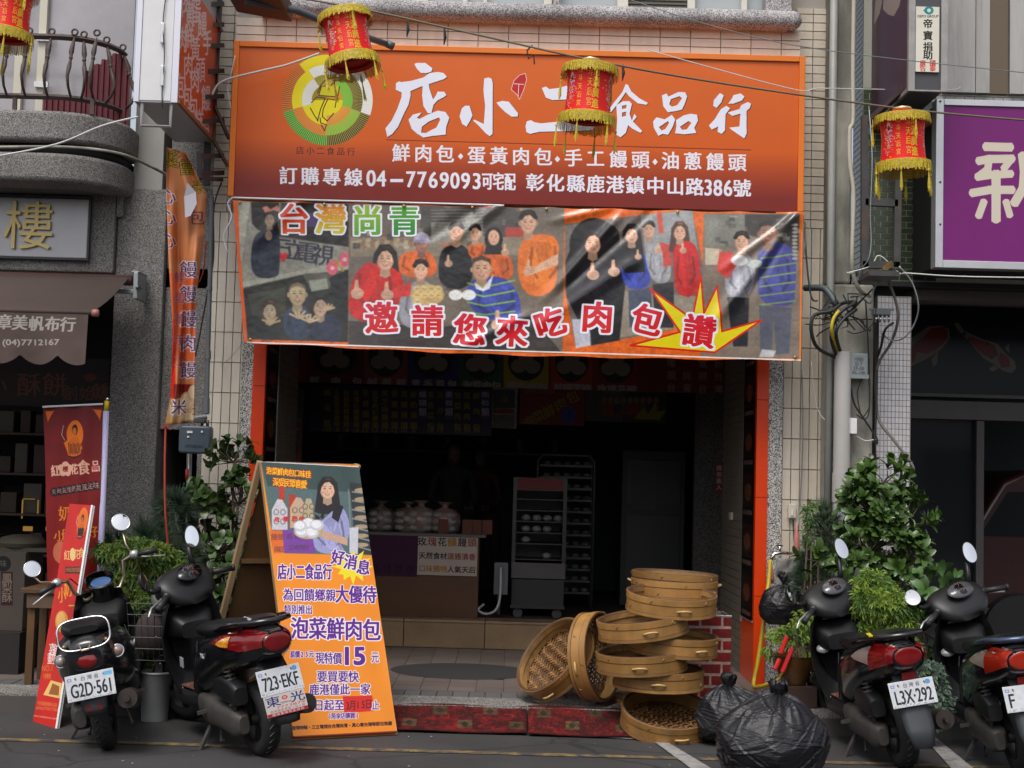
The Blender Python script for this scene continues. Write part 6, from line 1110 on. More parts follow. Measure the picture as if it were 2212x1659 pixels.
# connector block hanging at the mosaic pillar
tb = thing('terminal_block', 'small grey connector block with four bright sockets hung before the mosaic pillar', 'connector', (2.8, 10.3, 2.7)); a_, b_ = P(1888, 679, 10.3), P(1925, 666, 10.3)
MB().box(a_.x, 10.3, a_.z, b_.x, 10.38, b_.z).box(a_.x-.03, 10.32, b_.z-.015, b_.x+.03, 10.34, b_.z-.002).build('block', mat('box_grey', 0), tb, bevel=.004)
for x in (1893, 1902, 1911, 1920): q = P(x, 681, 10.34); MB().tube([q, q+Vector((0, 0, -.055))], .010, 8).build('socket', M_chrome, tb, True)
K = lambda *p: [P(x, y, Y) for x, y, Y in p]; gp = 'black cable bundle tangled on the concrete post'
cb_n = [
 (K((1738, 622, 10.5), (1775, 622, 10.4), (1790, 632, 10.35), (1805, 655, 10.3)), .026, mat('teal_conduit', (.06, .085, .09), .5), 'dark stub of conduit poking from the tiled wall right of the banner'),
 (K((1850, 652, 10.3), (1820, 655, 10.25), (1795, 672, 10.2), (1760, 680, 10.2), (1752, 710, 10.2), (1765, 750, 10.25), (1805, 772, 10.38)), .014, M_rubber, 'thick black cable looping far left before entering the grey duct'),
 (K((1850, 655, 10.25), (1820, 670, 10.22), (1800, 700, 10.2), (1796, 735, 10.25), (1808, 770, 10.38)), .014, M_rubber, 'thick black cable curling close beside the yellow one into the duct'),
 (K((1812, 672, 10.2), (1800, 690, 10.18), (1797, 720, 10.2), (1812, 765, 10.38)), .013, mat('yellow_cable', (.55, .42, .02), .5), 'yellow cable curving into the top of the grey duct'),
 (K((1850, 668, 10.25), (1822, 690, 10.2), (1806, 720, 10.2), (1818, 768, 10.38)), .013, M_rubber, 'thick black cable entering the right side of the grey duct'),
 (K((1738, 480, 10.55), (1742, 560, 10.5), (1752, 640, 10.4), (1766, 650, 10.4)), .007, M_rubber, 'black cable dropping down the tiles beside the banner edge'),
 (K((1860, 640, 10.3), (1880, 655, 10.2), (1890, 620, 10.2), (1918, 596, 10.15), (1935, 570, 10.1)), .007, M_galv, 'grey cable rising from the post to the rusty frame'),
 (K((1942, 575, 10.0), (1970, 610, 10.0), (1984, 660, 10.0), (1975, 700, 10.05), (1952, 730, 10.1), (1925, 735, 10.2), (1905, 720, 10.3)), .006, M_galv, 'grey cable making a wide arc over the koi panel corner'),
 (K((1920, 610, 10.2), (1935, 650, 10.2), (1940, 690, 10.2), (1925, 740, 10.3), (1896, 790, 10.4), (1893, 860, 10.45), (1900, 910, 10.4), (1930, 950, 10.3), (1968, 1000, 10.1), (1972, 1018, 10.1), (1955, 1010, 10.3)), .011, mat('taupe_cable', (.12, .11, .095), .6), 'thick taupe cable winding down the mosaic pillar to the plants'),
 (K((1896, 690, 10.3), (1896, 730, 10.4), (1892, 900, 10.4), (1888, 960, 10.4)), .009, M_rubber, 'black cable bundle dropping from the connector block'),
 (K((1870, 650, 10.4), (1876, 760, 10.4), (1878, 880, 10.4), (1868, 905, 10.4), (1850, 895, 10.4)), .006, M_rubber, 'thin black cable beside the grey junction box'),
 (K((1836, 820, 10.4), (1845, 870, 10.4), (1870, 910, 10.4), (1893, 945, 10.4), (1895, 960, 10.4)), .008, M_rubber, 'black cable from the junction box crossing to the pillar edge'),
 (K((1862, 818, 10.4), (1852, 850, 10.4), (1862, 900, 10.4), (1878, 880, 10.4)), .005, M_rubber, 'loose black loop hanging under the junction box'),
 (K((1850, 942, 10.4), (1870, 952, 10.4), (1895, 948, 10.4)), .004, M_wire, 'thin white wire from the white box to the pillar edge'),
 (K((1930, 697, 10.2), (1912, 712, 10.2), (1904, 745, 10.3), (1896, 770, 10.4)), .010, M_rubber, 'short black cable bending below the connector block'),
 (K((1843, 590, 10.2), (1830, 590, 10.1), (1880, 575, 10.1), (1900, 552, 10.1), (1943, 590, 10.1), (1960, 590, 9.9), (2070, 597, 9.9), (2240, 600, 9.9)), .005, M_wire, 'pale wire running from the conduit below the purple sign'),
 (K((1877, 230, 10.1), (1884, 340, 10.0), (1880, 460, 10.0), (1882, 520, 10.0), (1876, 560, 10.0), (1860, 580, 10.05)), .005, M_galv, 'grey wire hanging down the rusty frame'),
 (K((1740, 700, 10.5), (1770, 702, 10.4), (1800, 695, 10.4), (1850, 690, 10.4), (1885, 690, 10.4)), .005, M_rubber, 'thin black wire stretched level behind the cable tangle'),
 (K((1895, 640, 10.2), (1885, 700, 10.2), (1850, 720, 10.25), (1830, 715, 10.3)), .004, M_rubber, 'thin black wire arcing over the junction box'),
 (K((1752, 780, 10.5), (1765, 880, 10.5), (1790, 915, 10.45)), .003, M_wire, 'thin white wire drooping on the tiles left of the duct')]
for pts_, r_, m_, lab in cb_n: cable(pts_, r_, m_, lab, n=7, sub=5)
m = MB(); rr = random.Random(8)
for i in range(14):
    c0 = P(rr.uniform(1775, 1850), rr.uniform(645, 700), 10.25); pts_ = [c0+Vector((rr.uniform(-.12, .12), rr.uniform(-.05, .05), rr.uniform(-.12, .12))) for k in range(4)]; m.tube(pts_, .006, 5)
tag(stuff(m.build('wire_tangle', M_rubber)), 'tangle of loose black wires at the head of the grey duct', 'wires')
# ------------------------------------------------------------------ inside the shop
c9 = C(900, 1200, 1.844); c10 = C(1800, 1200, 1.844)
hy_ = 12.38; U0, U1 = P(568, 740, hy_), P(1606, 848, hy_); hz0 = P(1106, 838, hy_).z; hz1 = 3.04
HD = thing('product_signboard', 'dim long overhead board of coloured squares with photos of buns and names', 'sign', (0, hy_, hz0)); cz = face_conv((U0.x, hy_, hz1), (U1.x-U0.x, 0, 0), (0, 0, hz0-hz1)); cv = Canvas(1600, 300, (.42, .09, .07), cz)
cols = [(572, 660, (.5, .1, .06), ''), (663, 785, (.38, .07, .06), '鮮肉包'), (787, 880, (.5, .25, .24), '鹹蛋糕'), (882, 990, (.13, .13, .42), '素香菜包'), (992, 1085, (.06, .32, .24), '泡菜肉包'), (1088, 1185, (.6, .55, .06), '蛋黃肉包'), (1190, 1280, (.6, .22, .06), '桂圓黑糖'), (1284, 1378, (.5, .08, .07), '玫瑰花釀')]
for x0, x1, c_, t_ in cols:
    y0 = 750+(x0-572)*.028; cv.poly([(x0, 600), (x1, 600), (x1, y0+82), (x0, y0+80)], c_); cx = (x0+x1)/2; cv.ell(cx, y0+16, (x1-x0)*.40, 42, (.07, .05, .05))
    for dx, dy in ((-16, 8), (14, 10), (0, -12)): cv.ell(cx+dx, y0+18+dy, 17, 15, (.52, .5, .46))
    if t_: cv.run(t_, (x0+16, y0+71), (x1-14, y0+73), 20, (.62, .6, .6), boldx=.8, bold=.5)
for i, col in enumerate(('電視台', '尚青', '電視台', '新台灣', '旅遊網', '報導')):
    for k, ch in enumerate(col[::-1]): cv.text(ch, 1450+i*34, 838-k*27+i, 19, (.6, .5, .5), bold=.4)
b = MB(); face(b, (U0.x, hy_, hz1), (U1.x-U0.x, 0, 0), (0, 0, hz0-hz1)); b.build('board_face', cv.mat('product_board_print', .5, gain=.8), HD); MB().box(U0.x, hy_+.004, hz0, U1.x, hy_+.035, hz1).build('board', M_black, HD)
def flat(name, lab, cat, x0, y0, x1, y1, Y, W, Hh, paint, col, rough=.5, th=.012, rot=0):
    A_, B_ = P(x0, y0, Y), P(x1, y1, Y); cz = face_conv((A_.x, Y, A_.z), (B_.x-A_.x, 0, 0), (0, 0, B_.z-A_.z)); cv = Canvas(W, Hh, col, cz); paint(cv); t = thing(name, lab, cat, (A_.x, Y, B_.z))
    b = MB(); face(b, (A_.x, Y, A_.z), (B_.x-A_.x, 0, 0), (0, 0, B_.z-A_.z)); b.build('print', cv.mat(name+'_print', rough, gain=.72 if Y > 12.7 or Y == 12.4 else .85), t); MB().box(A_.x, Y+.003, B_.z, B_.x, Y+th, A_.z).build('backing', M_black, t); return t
def menu(cv):
    it = [('鹹蛋糕', '100', 490), ('五穀堅果饅頭', '18', 552), ('桂圓黑糖饅頭', '18', 615), ('玫瑰花釀饅頭', '18', 680), ('芋香饅頭', '12', 742), ('胚芽枸杞饅頭', '12', 805), ('黑芝麻饅頭', '12', 868), ('青蔥饅頭', '12', 932), ('黑糖饅頭', '10', 995), ('鮮奶饅頭', '8', 1058), ('素香菜包', '18', 1170), ('豆沙包', '15', 1233), ('泡菜肉包', '25', 1345), ('蛋黃肉包', '25', 1407), ('鮮肉包', '20', 1470)]
    for s_, p_, x in it:
        n = len(s_); ya, yb_ = 365, 570
        for k, ch in enumerate(s_): q = c9((x, ya+(yb_-ya)*k/(n-1)))[0]; cv.text(ch, q[0], q[1]+(x-490)*.008, min(15, 64/(n-1)), (.62, .56, .12), bold=.15, boldx=.3)
        q = c9((x, 612))[0]; cv.text(p_, q[0], q[1], 14, (.6, .54, .12), bold=.2)
    for s_, x in (('饅頭類', 1117), ('素包類', 1290), ('肉包類', 1528)):
        for k, ch in enumerate(s_): q = c9((x, 385+k*55))[0]; cv.rect(q[0]-9, q[1]-14, q[0]+9, q[1]+15, (.3, .3, .5)); cv.text(ch, q[0], q[1], 17, (.8, .8, .85), bold=.3)
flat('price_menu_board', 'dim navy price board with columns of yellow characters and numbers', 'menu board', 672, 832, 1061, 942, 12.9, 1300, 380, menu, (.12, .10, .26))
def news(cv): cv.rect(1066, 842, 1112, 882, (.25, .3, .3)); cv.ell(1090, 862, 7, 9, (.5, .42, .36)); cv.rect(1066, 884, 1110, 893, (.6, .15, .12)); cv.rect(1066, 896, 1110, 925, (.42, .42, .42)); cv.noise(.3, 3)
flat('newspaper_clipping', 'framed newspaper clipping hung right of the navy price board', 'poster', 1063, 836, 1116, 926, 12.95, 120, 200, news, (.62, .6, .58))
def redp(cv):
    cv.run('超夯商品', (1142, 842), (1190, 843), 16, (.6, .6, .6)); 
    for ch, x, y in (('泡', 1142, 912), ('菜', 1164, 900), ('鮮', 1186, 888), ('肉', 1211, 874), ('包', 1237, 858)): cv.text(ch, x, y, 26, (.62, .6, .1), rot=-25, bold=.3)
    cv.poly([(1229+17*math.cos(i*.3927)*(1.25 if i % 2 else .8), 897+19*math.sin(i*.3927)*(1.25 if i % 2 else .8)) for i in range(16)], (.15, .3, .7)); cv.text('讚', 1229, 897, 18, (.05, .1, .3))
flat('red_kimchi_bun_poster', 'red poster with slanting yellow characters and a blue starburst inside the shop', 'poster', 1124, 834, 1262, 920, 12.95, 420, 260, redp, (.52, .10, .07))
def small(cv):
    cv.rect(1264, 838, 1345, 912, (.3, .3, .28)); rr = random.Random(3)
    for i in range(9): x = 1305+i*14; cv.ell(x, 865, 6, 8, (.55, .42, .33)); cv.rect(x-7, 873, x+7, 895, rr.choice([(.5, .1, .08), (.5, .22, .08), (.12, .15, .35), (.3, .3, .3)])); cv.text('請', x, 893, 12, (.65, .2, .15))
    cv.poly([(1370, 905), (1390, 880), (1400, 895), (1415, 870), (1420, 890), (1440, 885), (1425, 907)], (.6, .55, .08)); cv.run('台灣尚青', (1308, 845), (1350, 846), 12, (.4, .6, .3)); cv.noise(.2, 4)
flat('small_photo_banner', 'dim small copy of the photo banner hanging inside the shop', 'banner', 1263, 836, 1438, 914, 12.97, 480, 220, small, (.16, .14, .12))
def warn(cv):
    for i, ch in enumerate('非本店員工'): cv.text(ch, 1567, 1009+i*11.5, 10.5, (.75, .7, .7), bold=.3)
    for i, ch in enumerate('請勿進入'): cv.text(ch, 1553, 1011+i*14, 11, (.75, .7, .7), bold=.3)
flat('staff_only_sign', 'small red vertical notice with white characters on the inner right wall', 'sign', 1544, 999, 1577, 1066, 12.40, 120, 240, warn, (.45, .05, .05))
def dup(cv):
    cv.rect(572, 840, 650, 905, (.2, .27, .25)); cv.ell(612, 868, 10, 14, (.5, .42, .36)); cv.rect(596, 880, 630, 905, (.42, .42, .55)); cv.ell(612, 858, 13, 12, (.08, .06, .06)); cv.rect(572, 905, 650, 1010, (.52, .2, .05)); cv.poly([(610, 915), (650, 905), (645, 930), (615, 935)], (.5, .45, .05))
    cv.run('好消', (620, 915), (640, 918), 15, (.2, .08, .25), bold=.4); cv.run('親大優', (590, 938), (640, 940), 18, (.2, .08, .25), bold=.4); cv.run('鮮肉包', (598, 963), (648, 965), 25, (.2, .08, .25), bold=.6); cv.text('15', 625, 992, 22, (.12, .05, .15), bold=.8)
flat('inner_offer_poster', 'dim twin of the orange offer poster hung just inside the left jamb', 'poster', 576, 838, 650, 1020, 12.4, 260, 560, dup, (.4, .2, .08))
# counter with papers and bags of buns
CT = thing('shop_counter', 'brown wooden sales counter behind the sandwich board', 'counter', (-1, 12.6, .345)); cy_ = 12.62; ca, cb2 = P(600, 1150, cy_), P(1036, 1155, cy_); czb = .372
MB().box(ca.x, cy_, czb, cb2.x, cy_+.55, cb2.z-.03).build('carcass', mat('brown_veneer', (.11, .05, .022), .45, var=.15, vs_=4, stretch=(.3, 1, 3)), CT); MB().box(ca.x-.03, cy_-.03, cb2.z-.028, cb2.x+.06, cy_+.6, cb2.z).build('top', mat('grey_top', (.12, .115, .11), .4), CT, bevel=.004)
def pw(cv):
    BK, RD, YE_ = (.2, .18, .2), (.62, .25, .22), (.72, .52, .15)
    for s_, y, cs_ in (('玫瑰花釀饅頭', 1170, (BK, RD, BK, YE_, BK, RD)), ('天然食材淡雅清香', 1200, (BK, BK, BK, BK, RD, RD, RD, RD)), ('口味獨特人氣天后', 1228, (YE_, YE_, YE_, YE_, BK, BK, BK, BK))):
        n = len(s_)
        for i, ch in enumerate(s_): cv.text(ch, 912+(108*i/(n-1)), y+i*.5, 108/n+1, cs_[i], bold=.2, rot=(-3, 4, 0)[i % 3])
flat('white_handwritten_sheet', 'white paper sheet with three lines of coloured handwriting taped to the counter', 'notice', 903, 1152, 1030, 1245, 12.6, 500, 370, pw, (.86, .80, .74), .8, .006)
def pp(cv): cv.run('黃金蛋包', (820, 1165), (880, 1166), 18, (.35, .12, .28), rot=4); cv.run('最佳首選', (812, 1228), (886, 1230), 20, (.12, .05, .14))
flat('purple_handwritten_sheet', 'dull purple paper sheet with dark handwriting taped to the counter', 'notice', 780, 1150, 901, 1244, 12.6, 400, 320, pp, (.30, .13, .27), .8, .006)
M_bag = mat('clear_bag', (.28, .24, .21), .25, c2=(.3, .16, .13), c2s=22, c2w=.5)
def bag(x, y0, y1, w_, lab, mt):
    q = P(x, y1, 12.85); hgt = (y1-y0)*12.85/F; r = w_*12.85/F/2; m = MB(); rr = random.Random(x); n = 20; pr = []
    for t, k in ((0, .8), (.08, 1), (.35, 1.02), (.6, .98), (.74, .7), (.82, .22), (.88, .18), (.95, .4), (1.0, .55)): pr.append((r*k, t*hgt))
    m.lathe(pr, (q.x, 12.85, cb2.z+.001), n=n)
    for i, v in enumerate(m.v): m.v[i] = (v[0]+rr.uniform(-1, 1)*r*.06, v[1]+rr.uniform(-1, 1)*r*.06, v[2])
    t = thing('bag_of_buns', lab, 'bag', (q.x, 12.85, cb2.z), 'bags of buns on the counter'); m.build('bag', mt, t, True)
    for k in range(6): MB().ell((q.x+(-.4 if k % 2 else .4)*r, 12.85-r*.72, cb2.z+hgt*(.14+.22*(k//2))), (r*.42, r*.3, hgt*.11), 10, 8).build('bun', mat('bun_white', (.30, .28, .25), .5), t, True)
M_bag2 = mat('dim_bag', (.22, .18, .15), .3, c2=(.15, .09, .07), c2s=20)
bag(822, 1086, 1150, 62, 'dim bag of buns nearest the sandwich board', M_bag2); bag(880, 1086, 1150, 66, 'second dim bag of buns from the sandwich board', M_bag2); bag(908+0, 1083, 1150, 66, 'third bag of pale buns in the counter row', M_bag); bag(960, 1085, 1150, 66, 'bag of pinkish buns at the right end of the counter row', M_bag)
for i, x in enumerate((960, 1012, 1032, 1055)):
    q = P(x-3, 1150, 12.66); tag(MB().box(q.x-.045, 12.66+.02*i, cb2.z+.001, q.x+.045, 12.67+.02*i, cb2.z+.13).build('price_card', mat('orange_card', (.13, .03, .012), .6), None), ('leftmost', 'second', 'third', 'rightmost')[i]+' orange price card standing on the counter', 'price card', 'orange price cards on the counter')
# bun warmer cabinet
WC = thing('bun_warmer_cabinet', 'stainless bun warmer cabinet on castors with glass front and shelves of buns', 'cabinet', (.3, 13.1, .372)); wy = 13.1; a_, b_ = P(1102, 1311, wy), P(1226, 1034, wy); z0, z1 = a_.z, b_.z; M_ss = mat('dull_stainless', (.09, .09, .09), .35, metal=.5, var=.1)
zt_ = lambda y: P(1160, y, wy).z
MB().box(a_.x, wy, z1-.12, b_.x, wy+.5, z1).box(a_.x, wy, zt_(1245), a_.x+.035, wy+.5, z1-.12).box(b_.x-.035, wy, zt_(1245), b_.x, wy+.5, z1-.12).box(a_.x, wy+.46, zt_(1245), b_.x, wy+.5, z1-.12).build('frame', M_ss, WC)
MB().box(a_.x, wy-.006, zt_(1250), b_.x, wy+.5, zt_(1216)).build('control_panel', mat('bright_stainless', (.17, .165, .16), .3, metal=.4), WC, bevel=.003); MB().box(a_.x+.01, wy, z0+.01, b_.x-.01, wy+.48, zt_(1252)).build('lower_case', mat('dark_case', (.05, .05, .05), .5), WC); MB().box(a_.x, wy-.01, z0-.01, b_.x, wy+.02, z0+.02).build('foot_rail', M_ss, WC)
MB().box(a_.x+.04, wy-.008, z1-.11, b_.x-.04, wy-.001, z1-.005).build('red_header', mat('dull_red_label', (.22, .02, .02), .5), WC)
for k, y in enumerate((1078, 1102, 1126, 1150, 1174, 1208)):
    z = zt_(y); MB().box(a_.x+.036, wy+.01, z-.01, b_.x-.036, wy+.45, z).build('shelf', M_ss, WC)
    if k >= 2:
        for j in range((2, 4, 4, 3, 1, 1)[k]): MB().ell((a_.x+.13+j*.1+(.2 if k == 5 else 0), wy+.1, z+.028), (.045, .045, .032), 12, 8).build('bun', mat('bun_white', 0), WC, True)
for x in (a_.x+.07, b_.x-.07): MB().lathe([(.0, -.02), (.045, -.02), (.045, .02), (0, .02)], (x, wy+.05, z0-.055), Matrix.Rotation(R(90), 3, 'X'), 16).build('castor', mat('castor_grey', (.09, .09, .09), .5), WC, True, auto=40); MB().bar((x, wy+.05, z0-.03), (x, wy+.05, z0+.0), .03, .03).build('castor_fork', M_ss, WC)
tb2 = thing('wall_controller', 'small grey control box with a hanging white tube left of the bun warmer', 'control box', (0, 13, 1)); q0, q1 = P(1066, 1284, 12.95), P(1098, 1216, 12.95); MB().box(q0.x, 12.95, q0.z, q1.x, 13.05, q1.z).build('case', mat('mid_grey', (.2, .2, .21), .5), tb2, bevel=.004); MB().bar((q0.x+.05, 13.0, .38), (q0.x+.05, 13.0, q0.z), .03, .03).build('stand', M_ss, tb2)
cable([P(1082, 1225, 12.9), P(1080, 1290, 12.85), P(1070, 1318, 12.8), P(1050, 1326, 12.75), P(1033, 1318, 12.75), P(1045, 1305, 12.8)], .012, M_wire, 0, 'tube', parent=tb2)
# tray rack
TR = thing('tray_rack', 'tall dim steel tray rack loaded with trays of buns behind the warmer', 'rack', (.6, 14, .35)); ry_ = 14.0; a_, b_ = P(1152, 1380, ry_), P(1285, 985, ry_); M_rk = mat('rack_steel', (.16, .16, .16), .4, metal=.4)
for y in (ry_, ry_+.45): MB().tube([(a_.x, y, .36), (a_.x, y, b_.z-.06), (a_.x+.05, y, b_.z), (b_.x-.05, y, b_.z), (b_.x, y, b_.z-.06), (b_.x, y, .36)], .013, 8).build('post', M_rk, TR, True)
z = .5
while z < b_.z-.08:
    MB().box(a_.x+.02, ry_, z, b_.x-.02, ry_+.45, z+.012).box(a_.x+.02, ry_-.006, z+.0, b_.x-.02, ry_-.0005, z+.022).build('tray', mat('tray_grey', (.12, .12, .12), .4, metal=.3), TR)
    m = MB()
    for k in range(5): m.ell((a_.x+.1+k*.1, ry_+.07, z+.035), (.042, .04, .025), 10, 6)
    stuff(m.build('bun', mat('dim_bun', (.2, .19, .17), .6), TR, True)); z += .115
FR = thing('steam_fridge', 'tall dim grey cooler cabinet at the back right of the shop', 'fridge', (1.2, 14.6, .35)); a_, b_ = P(1335, 1420, 14.4), P(1482, 975, 14.4)
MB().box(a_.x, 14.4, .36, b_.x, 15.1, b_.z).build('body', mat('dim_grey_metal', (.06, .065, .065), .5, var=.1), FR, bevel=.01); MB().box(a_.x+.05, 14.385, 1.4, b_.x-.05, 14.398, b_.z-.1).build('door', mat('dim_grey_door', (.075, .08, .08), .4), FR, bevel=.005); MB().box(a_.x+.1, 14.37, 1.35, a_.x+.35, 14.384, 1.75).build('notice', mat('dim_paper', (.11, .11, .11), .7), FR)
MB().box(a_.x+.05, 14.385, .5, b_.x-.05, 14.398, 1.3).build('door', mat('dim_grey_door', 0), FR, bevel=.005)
sh_ = thing('back_shelf', 'dim shelf with pans along the green back wall', 'shelf', (-.6, 16, 1.5)); MB().box(-2.2, 16.1, 1.9, .9, 16.45, 1.93).build('board', M_rk, sh_)
for k in range(7): MB().lathe([(0, 0), (.13, 0), (.14, .16), (.135, .16)], (-2+k*.42, 16.25, 1.931), n=16).build('pan', M_rk, sh_, True, auto=40)
# ------------------------------------------------------------------ orange sandwich board
bl, br = G(634, 1599), G(858, 1587); tl_ = P(562, 998, 9.2)
u = br-bl; tl_ = Vector((tl_.x, tl_.y, tl_.z)); vv = bl-tl_; SB = thing('sandwich_board', 'tall orange sandwich board with purple lettering and a photo of a woman', 'sandwich board', tuple(bl))
tr_ = P(787, 1010, 9.48); tr_ = tl_+u
cd_ = C(780, 1600, 1.5086)
def fc4(TL, TR, BR_, BL):   # photo pixel -> s,t on a general quad (affine fit is close: the board is a true rectangle)
    return face_conv(TL, TR-TL, BL-TL)
cv = Canvas(760, 1900, (.95, .56, .09), fc4(tl_, tr_, br, bl)); cv.noise(.03, 120)
PURP = (.36, .10, .55)
cv.poly(cd_((222, 60), (790, 98), (836, 572), (300, 560)), (.33, .42, .42)); cv.poly(cd_((222, 60), (790, 98), (800, 240), (260, 200)), (.22, .30, .29)); cv.poly(cd_((700, 180), (795, 190), (836, 572), (735, 560)), (.17, .19, .18))
for k in range(7): cv.line(cd_((715, 230+k*48), (815, 245+k*50)), 3, (.55, .56, .56)); cv.poly(cd_(*ell_pts(765, 222+k*49, 38, 12)), (.66, .58, .46))
cv.line(cd_((695, 220), (710, 480)), 3, (.5, .52, .5)); cv.poly(cd_((318, 170), (350, 170), (352, 280), (325, 280)), (.75, .2, .1)); cv.poly(cd_((375, 245), (410, 245), (412, 420), (378, 420)), (.72, .2, .1))
for x, y, w_, h_, c_ in ((325, 360, 42, 75, (.80, .78, .80)), (425, 350, 44, 75, (.78, .66, .55)), (480, 330, 24, 50, (.72, .66, .52))):
    cv.poly(cd_((x-12, y-h_-15), (x+14, y-h_-12), (x+w_, y-h_*.5), (x+w_, y+h_), (x-w_, y+h_), (x-w_, y-h_*.45)), c_)
    for k in range(4): cv.poly(cd_(*ell_pts(x-18+36*(k % 2), y-20+50*(k//2), 15, 17, 14)), tuple(v*.6 for v in c_)); cv.poly(cd_(*ell_pts(x-18+36*(k % 2), y-20+50*(k//2), 10, 12, 12)), c_)
for x, y, ch in ((312, 380, '玫'), (358, 378, '蘭'), (405, 375, '胚'), (445, 378, '芋')): q = cd_((x, y))[0]; cv.text(ch, q[0], q[1], 11, (.8, .1, .12), bold=.2)
cv.poly(cd_((270, 440), (340, 438), (350, 560), (292, 562)), (.90, .42, .12)); cv.poly(cd_((340, 435), (515, 440), (515, 562), (350, 560)), (.48, .25, .62)); cv.noise(.05, 6, (0, 640, 0, 760))
for s_, x0, y0, x1, sz in (('饅頭', 295, 475, 330, 14), ('兩豆', 312, 540, 335, 13), ('香菇', 378, 470, 420, 14), ('正港傳統', 385, 530, 470, 12)): q = cd_((x0, y0), (x1, y0)); cv.run(s_, q[0], q[1], sz, (.35, .2, .3))
person(cv, cd_, 582, 218, 50, [(520, 420), (650, 290), (702, 380), (700, 490), (640, 500), (690, 565), (520, 565), (500, 470), (488, 350)], (.62, .62, .80), 'long', (.86, .70, .58), hc=(.13, .11, .11)); cv.poly(cd_((520, 420), (575, 290), (560, 380), (515, 350)), (.12, .10, .10)); cv.poly(cd_((620, 290), (668, 310), (640, 395), (605, 370)), (.12, .10, .10))
cv.poly(cd_((690, 480), (560, 440), (550, 475), (690, 520)), (.80, .64, .54)); cv.poly(cd_((700, 425), (748, 420), (745, 565), (700, 560)), (.80, .80, .84))
cv.poly(cd_(*ell_pts(480, 445, 80, 40)), (.74, .66, .48))
for x, y in ((445, 445), (500, 450), (480, 400), (435, 415), (525, 410)): cv.poly(cd_(*ell_pts(x, y, 36, 30)), (.80, .80, .82)); cv.poly(cd_(*ell_pts(x-3, y-4, 27, 21)), (.93, .93, .95))
def rg(s_, a_, b_, size, col, **k): q = cd_(a_, b_); cv.run(s_, q[0], q[1], size, col, **k)
rg('泡菜鮮肉包口味佳', (268, 118), (478, 138), 16, (.95, .78, .1), bold=.3, out=.8, outc=(.75, .1, .05), boldx=.3, sx=.78); rg('深受民眾喜愛', (305, 178), (455, 192), 18, (.95, .78, .1), bold=.3, out=.8, outc=(.75, .1, .05), boldx=.3, sx=.78)
cx, cyy = 720, 632; st_ = []; cv.blur(5); cv.noise(.07, 5, (0, 640, 0, 760))
for i in range(24):
    t = i*math.pi/12; r_ = (112, 70)[i % 2]*(1+.12*math.sin(i*2.3)); st_.append((cx+r_*math.cos(t)*.95, cyy+r_*.8*math.sin(t)))
cv.poly(cd_(*st_), (.95, .88, .08))
ko = dict(out=1.5, outc=(.96, .93, .95))
for ch, x, y in (('好', 638, 585), ('消', 705, 610), ('息', 775, 638)): q = cd_((x, y))[0]; cv.text(ch, q[0], q[1], 32, PURP, bold=.5, boldx=1.0, rot=8, sx=.88, **ko)
for i, ch in enumerate('店小二食品行'): q = cd_((338+48.5*i, 662+.0*i))[0]; cv.text(ch, q[0], q[1], 34, PURP, bold=.5, boldx=.6, sx=.55, **ko)
rg('為回饋鄉親', (370, 785), (598, 788), 27, PURP, bold=.4, boldx=.6, sx=.8, **ko); rg('大優待', (660, 782), (808, 785), 38, PURP, bold=.6, boldx=.9, sx=.76, **ko); rg('特別推出', (368, 863), (482, 865), 20, PURP, bold=.2, boldx=.3, sx=.74, out=1.1, outc=(.96, .93, .95))
rg('泡菜鮮肉包', (432, 965), (818, 975), 47, PURP, bold=.7, boldx=1.4, sx=.8, out=2.2, outc=(.96, .93, .95)); rg('原價25元', (395, 1105), (495, 1103), 15, PURP, bold=.2, boldx=.2, sx=.7, out=1, outc=(.96, .93, .95)); rg('現特價', (540, 1125), (635, 1127), 25, PURP, bold=.4, boldx=.6, sx=.75, **ko)
q0, q1 = cd_((680, 1068), (780, 1158)); cv.fit('15', q0[0], q0[1], q1[0], q1[1], PURP, bold=2.0, out=2, outc=(.96, .93, .95)); q = cd_((838, 1120))[0]; cv.text('元', q[0], q[1], 24, PURP, bold=.4, sx=.7, **ko)
rg('要買要快', (552, 1225), (722, 1225), 25, PURP, bold=.4, boldx=.6, sx=.88, **ko); rg('鹿港僅此一家', (510, 1295), (785, 1292), 24, PURP, bold=.4, boldx=.6, sx=.86, **ko); rg('即日起至', (480, 1378), (645, 1378), 24, PURP, bold=.4, boldx=.6, sx=.86, **ko)
cv.poly(cd_((664, 1330), (822, 1325), (832, 1408), (672, 1420)), (.86, .12, .08)); rg('3月15日', (690, 1380), (802, 1372), 21, (.35, .02, .02), bold=.3, sx=.7); q = cd_((840, 1378))[0]; cv.text('止', q[0], q[1], 21, PURP, bold=.4, sx=.8, **ko)
rg('(限來店購買)', (592, 1437), (742, 1433), 13, PURP, bold=.2, sx=.9, out=.9, outc=(.96, .93, .95)); rg('鹿港時報・三立電視台台灣尚青・真心看台灣等節目推薦', (400, 1500), (918, 1475), 8.6, (.22, .06, .05), bold=.2)
ed = cd_((222, 68), (780, 98), (958, 1532)); cv.line([ed[0], ed[1], ed[2]], 2, (.88, .86, .84))
m = MB(); n1, n2 = 14, 50; pts = []; uv = []; nrm = (tr_-tl_).cross(vv).normalized(); nrm = nrm if nrm.y < 0 else -nrm
for j in range(n2):
    for i in range(n1):
        s_, t = i/(n1-1), j/(n2-1); p = tl_+(tr_-tl_)*s_+(bl-tl_)*t; d = .0035*math.sin(s_*26)*max(0, math.sin(t*9+1))*(1 if s_ > .6 else .3); pts.append(p+nrm*(d+.006)); uv.append((s_, 1-t))
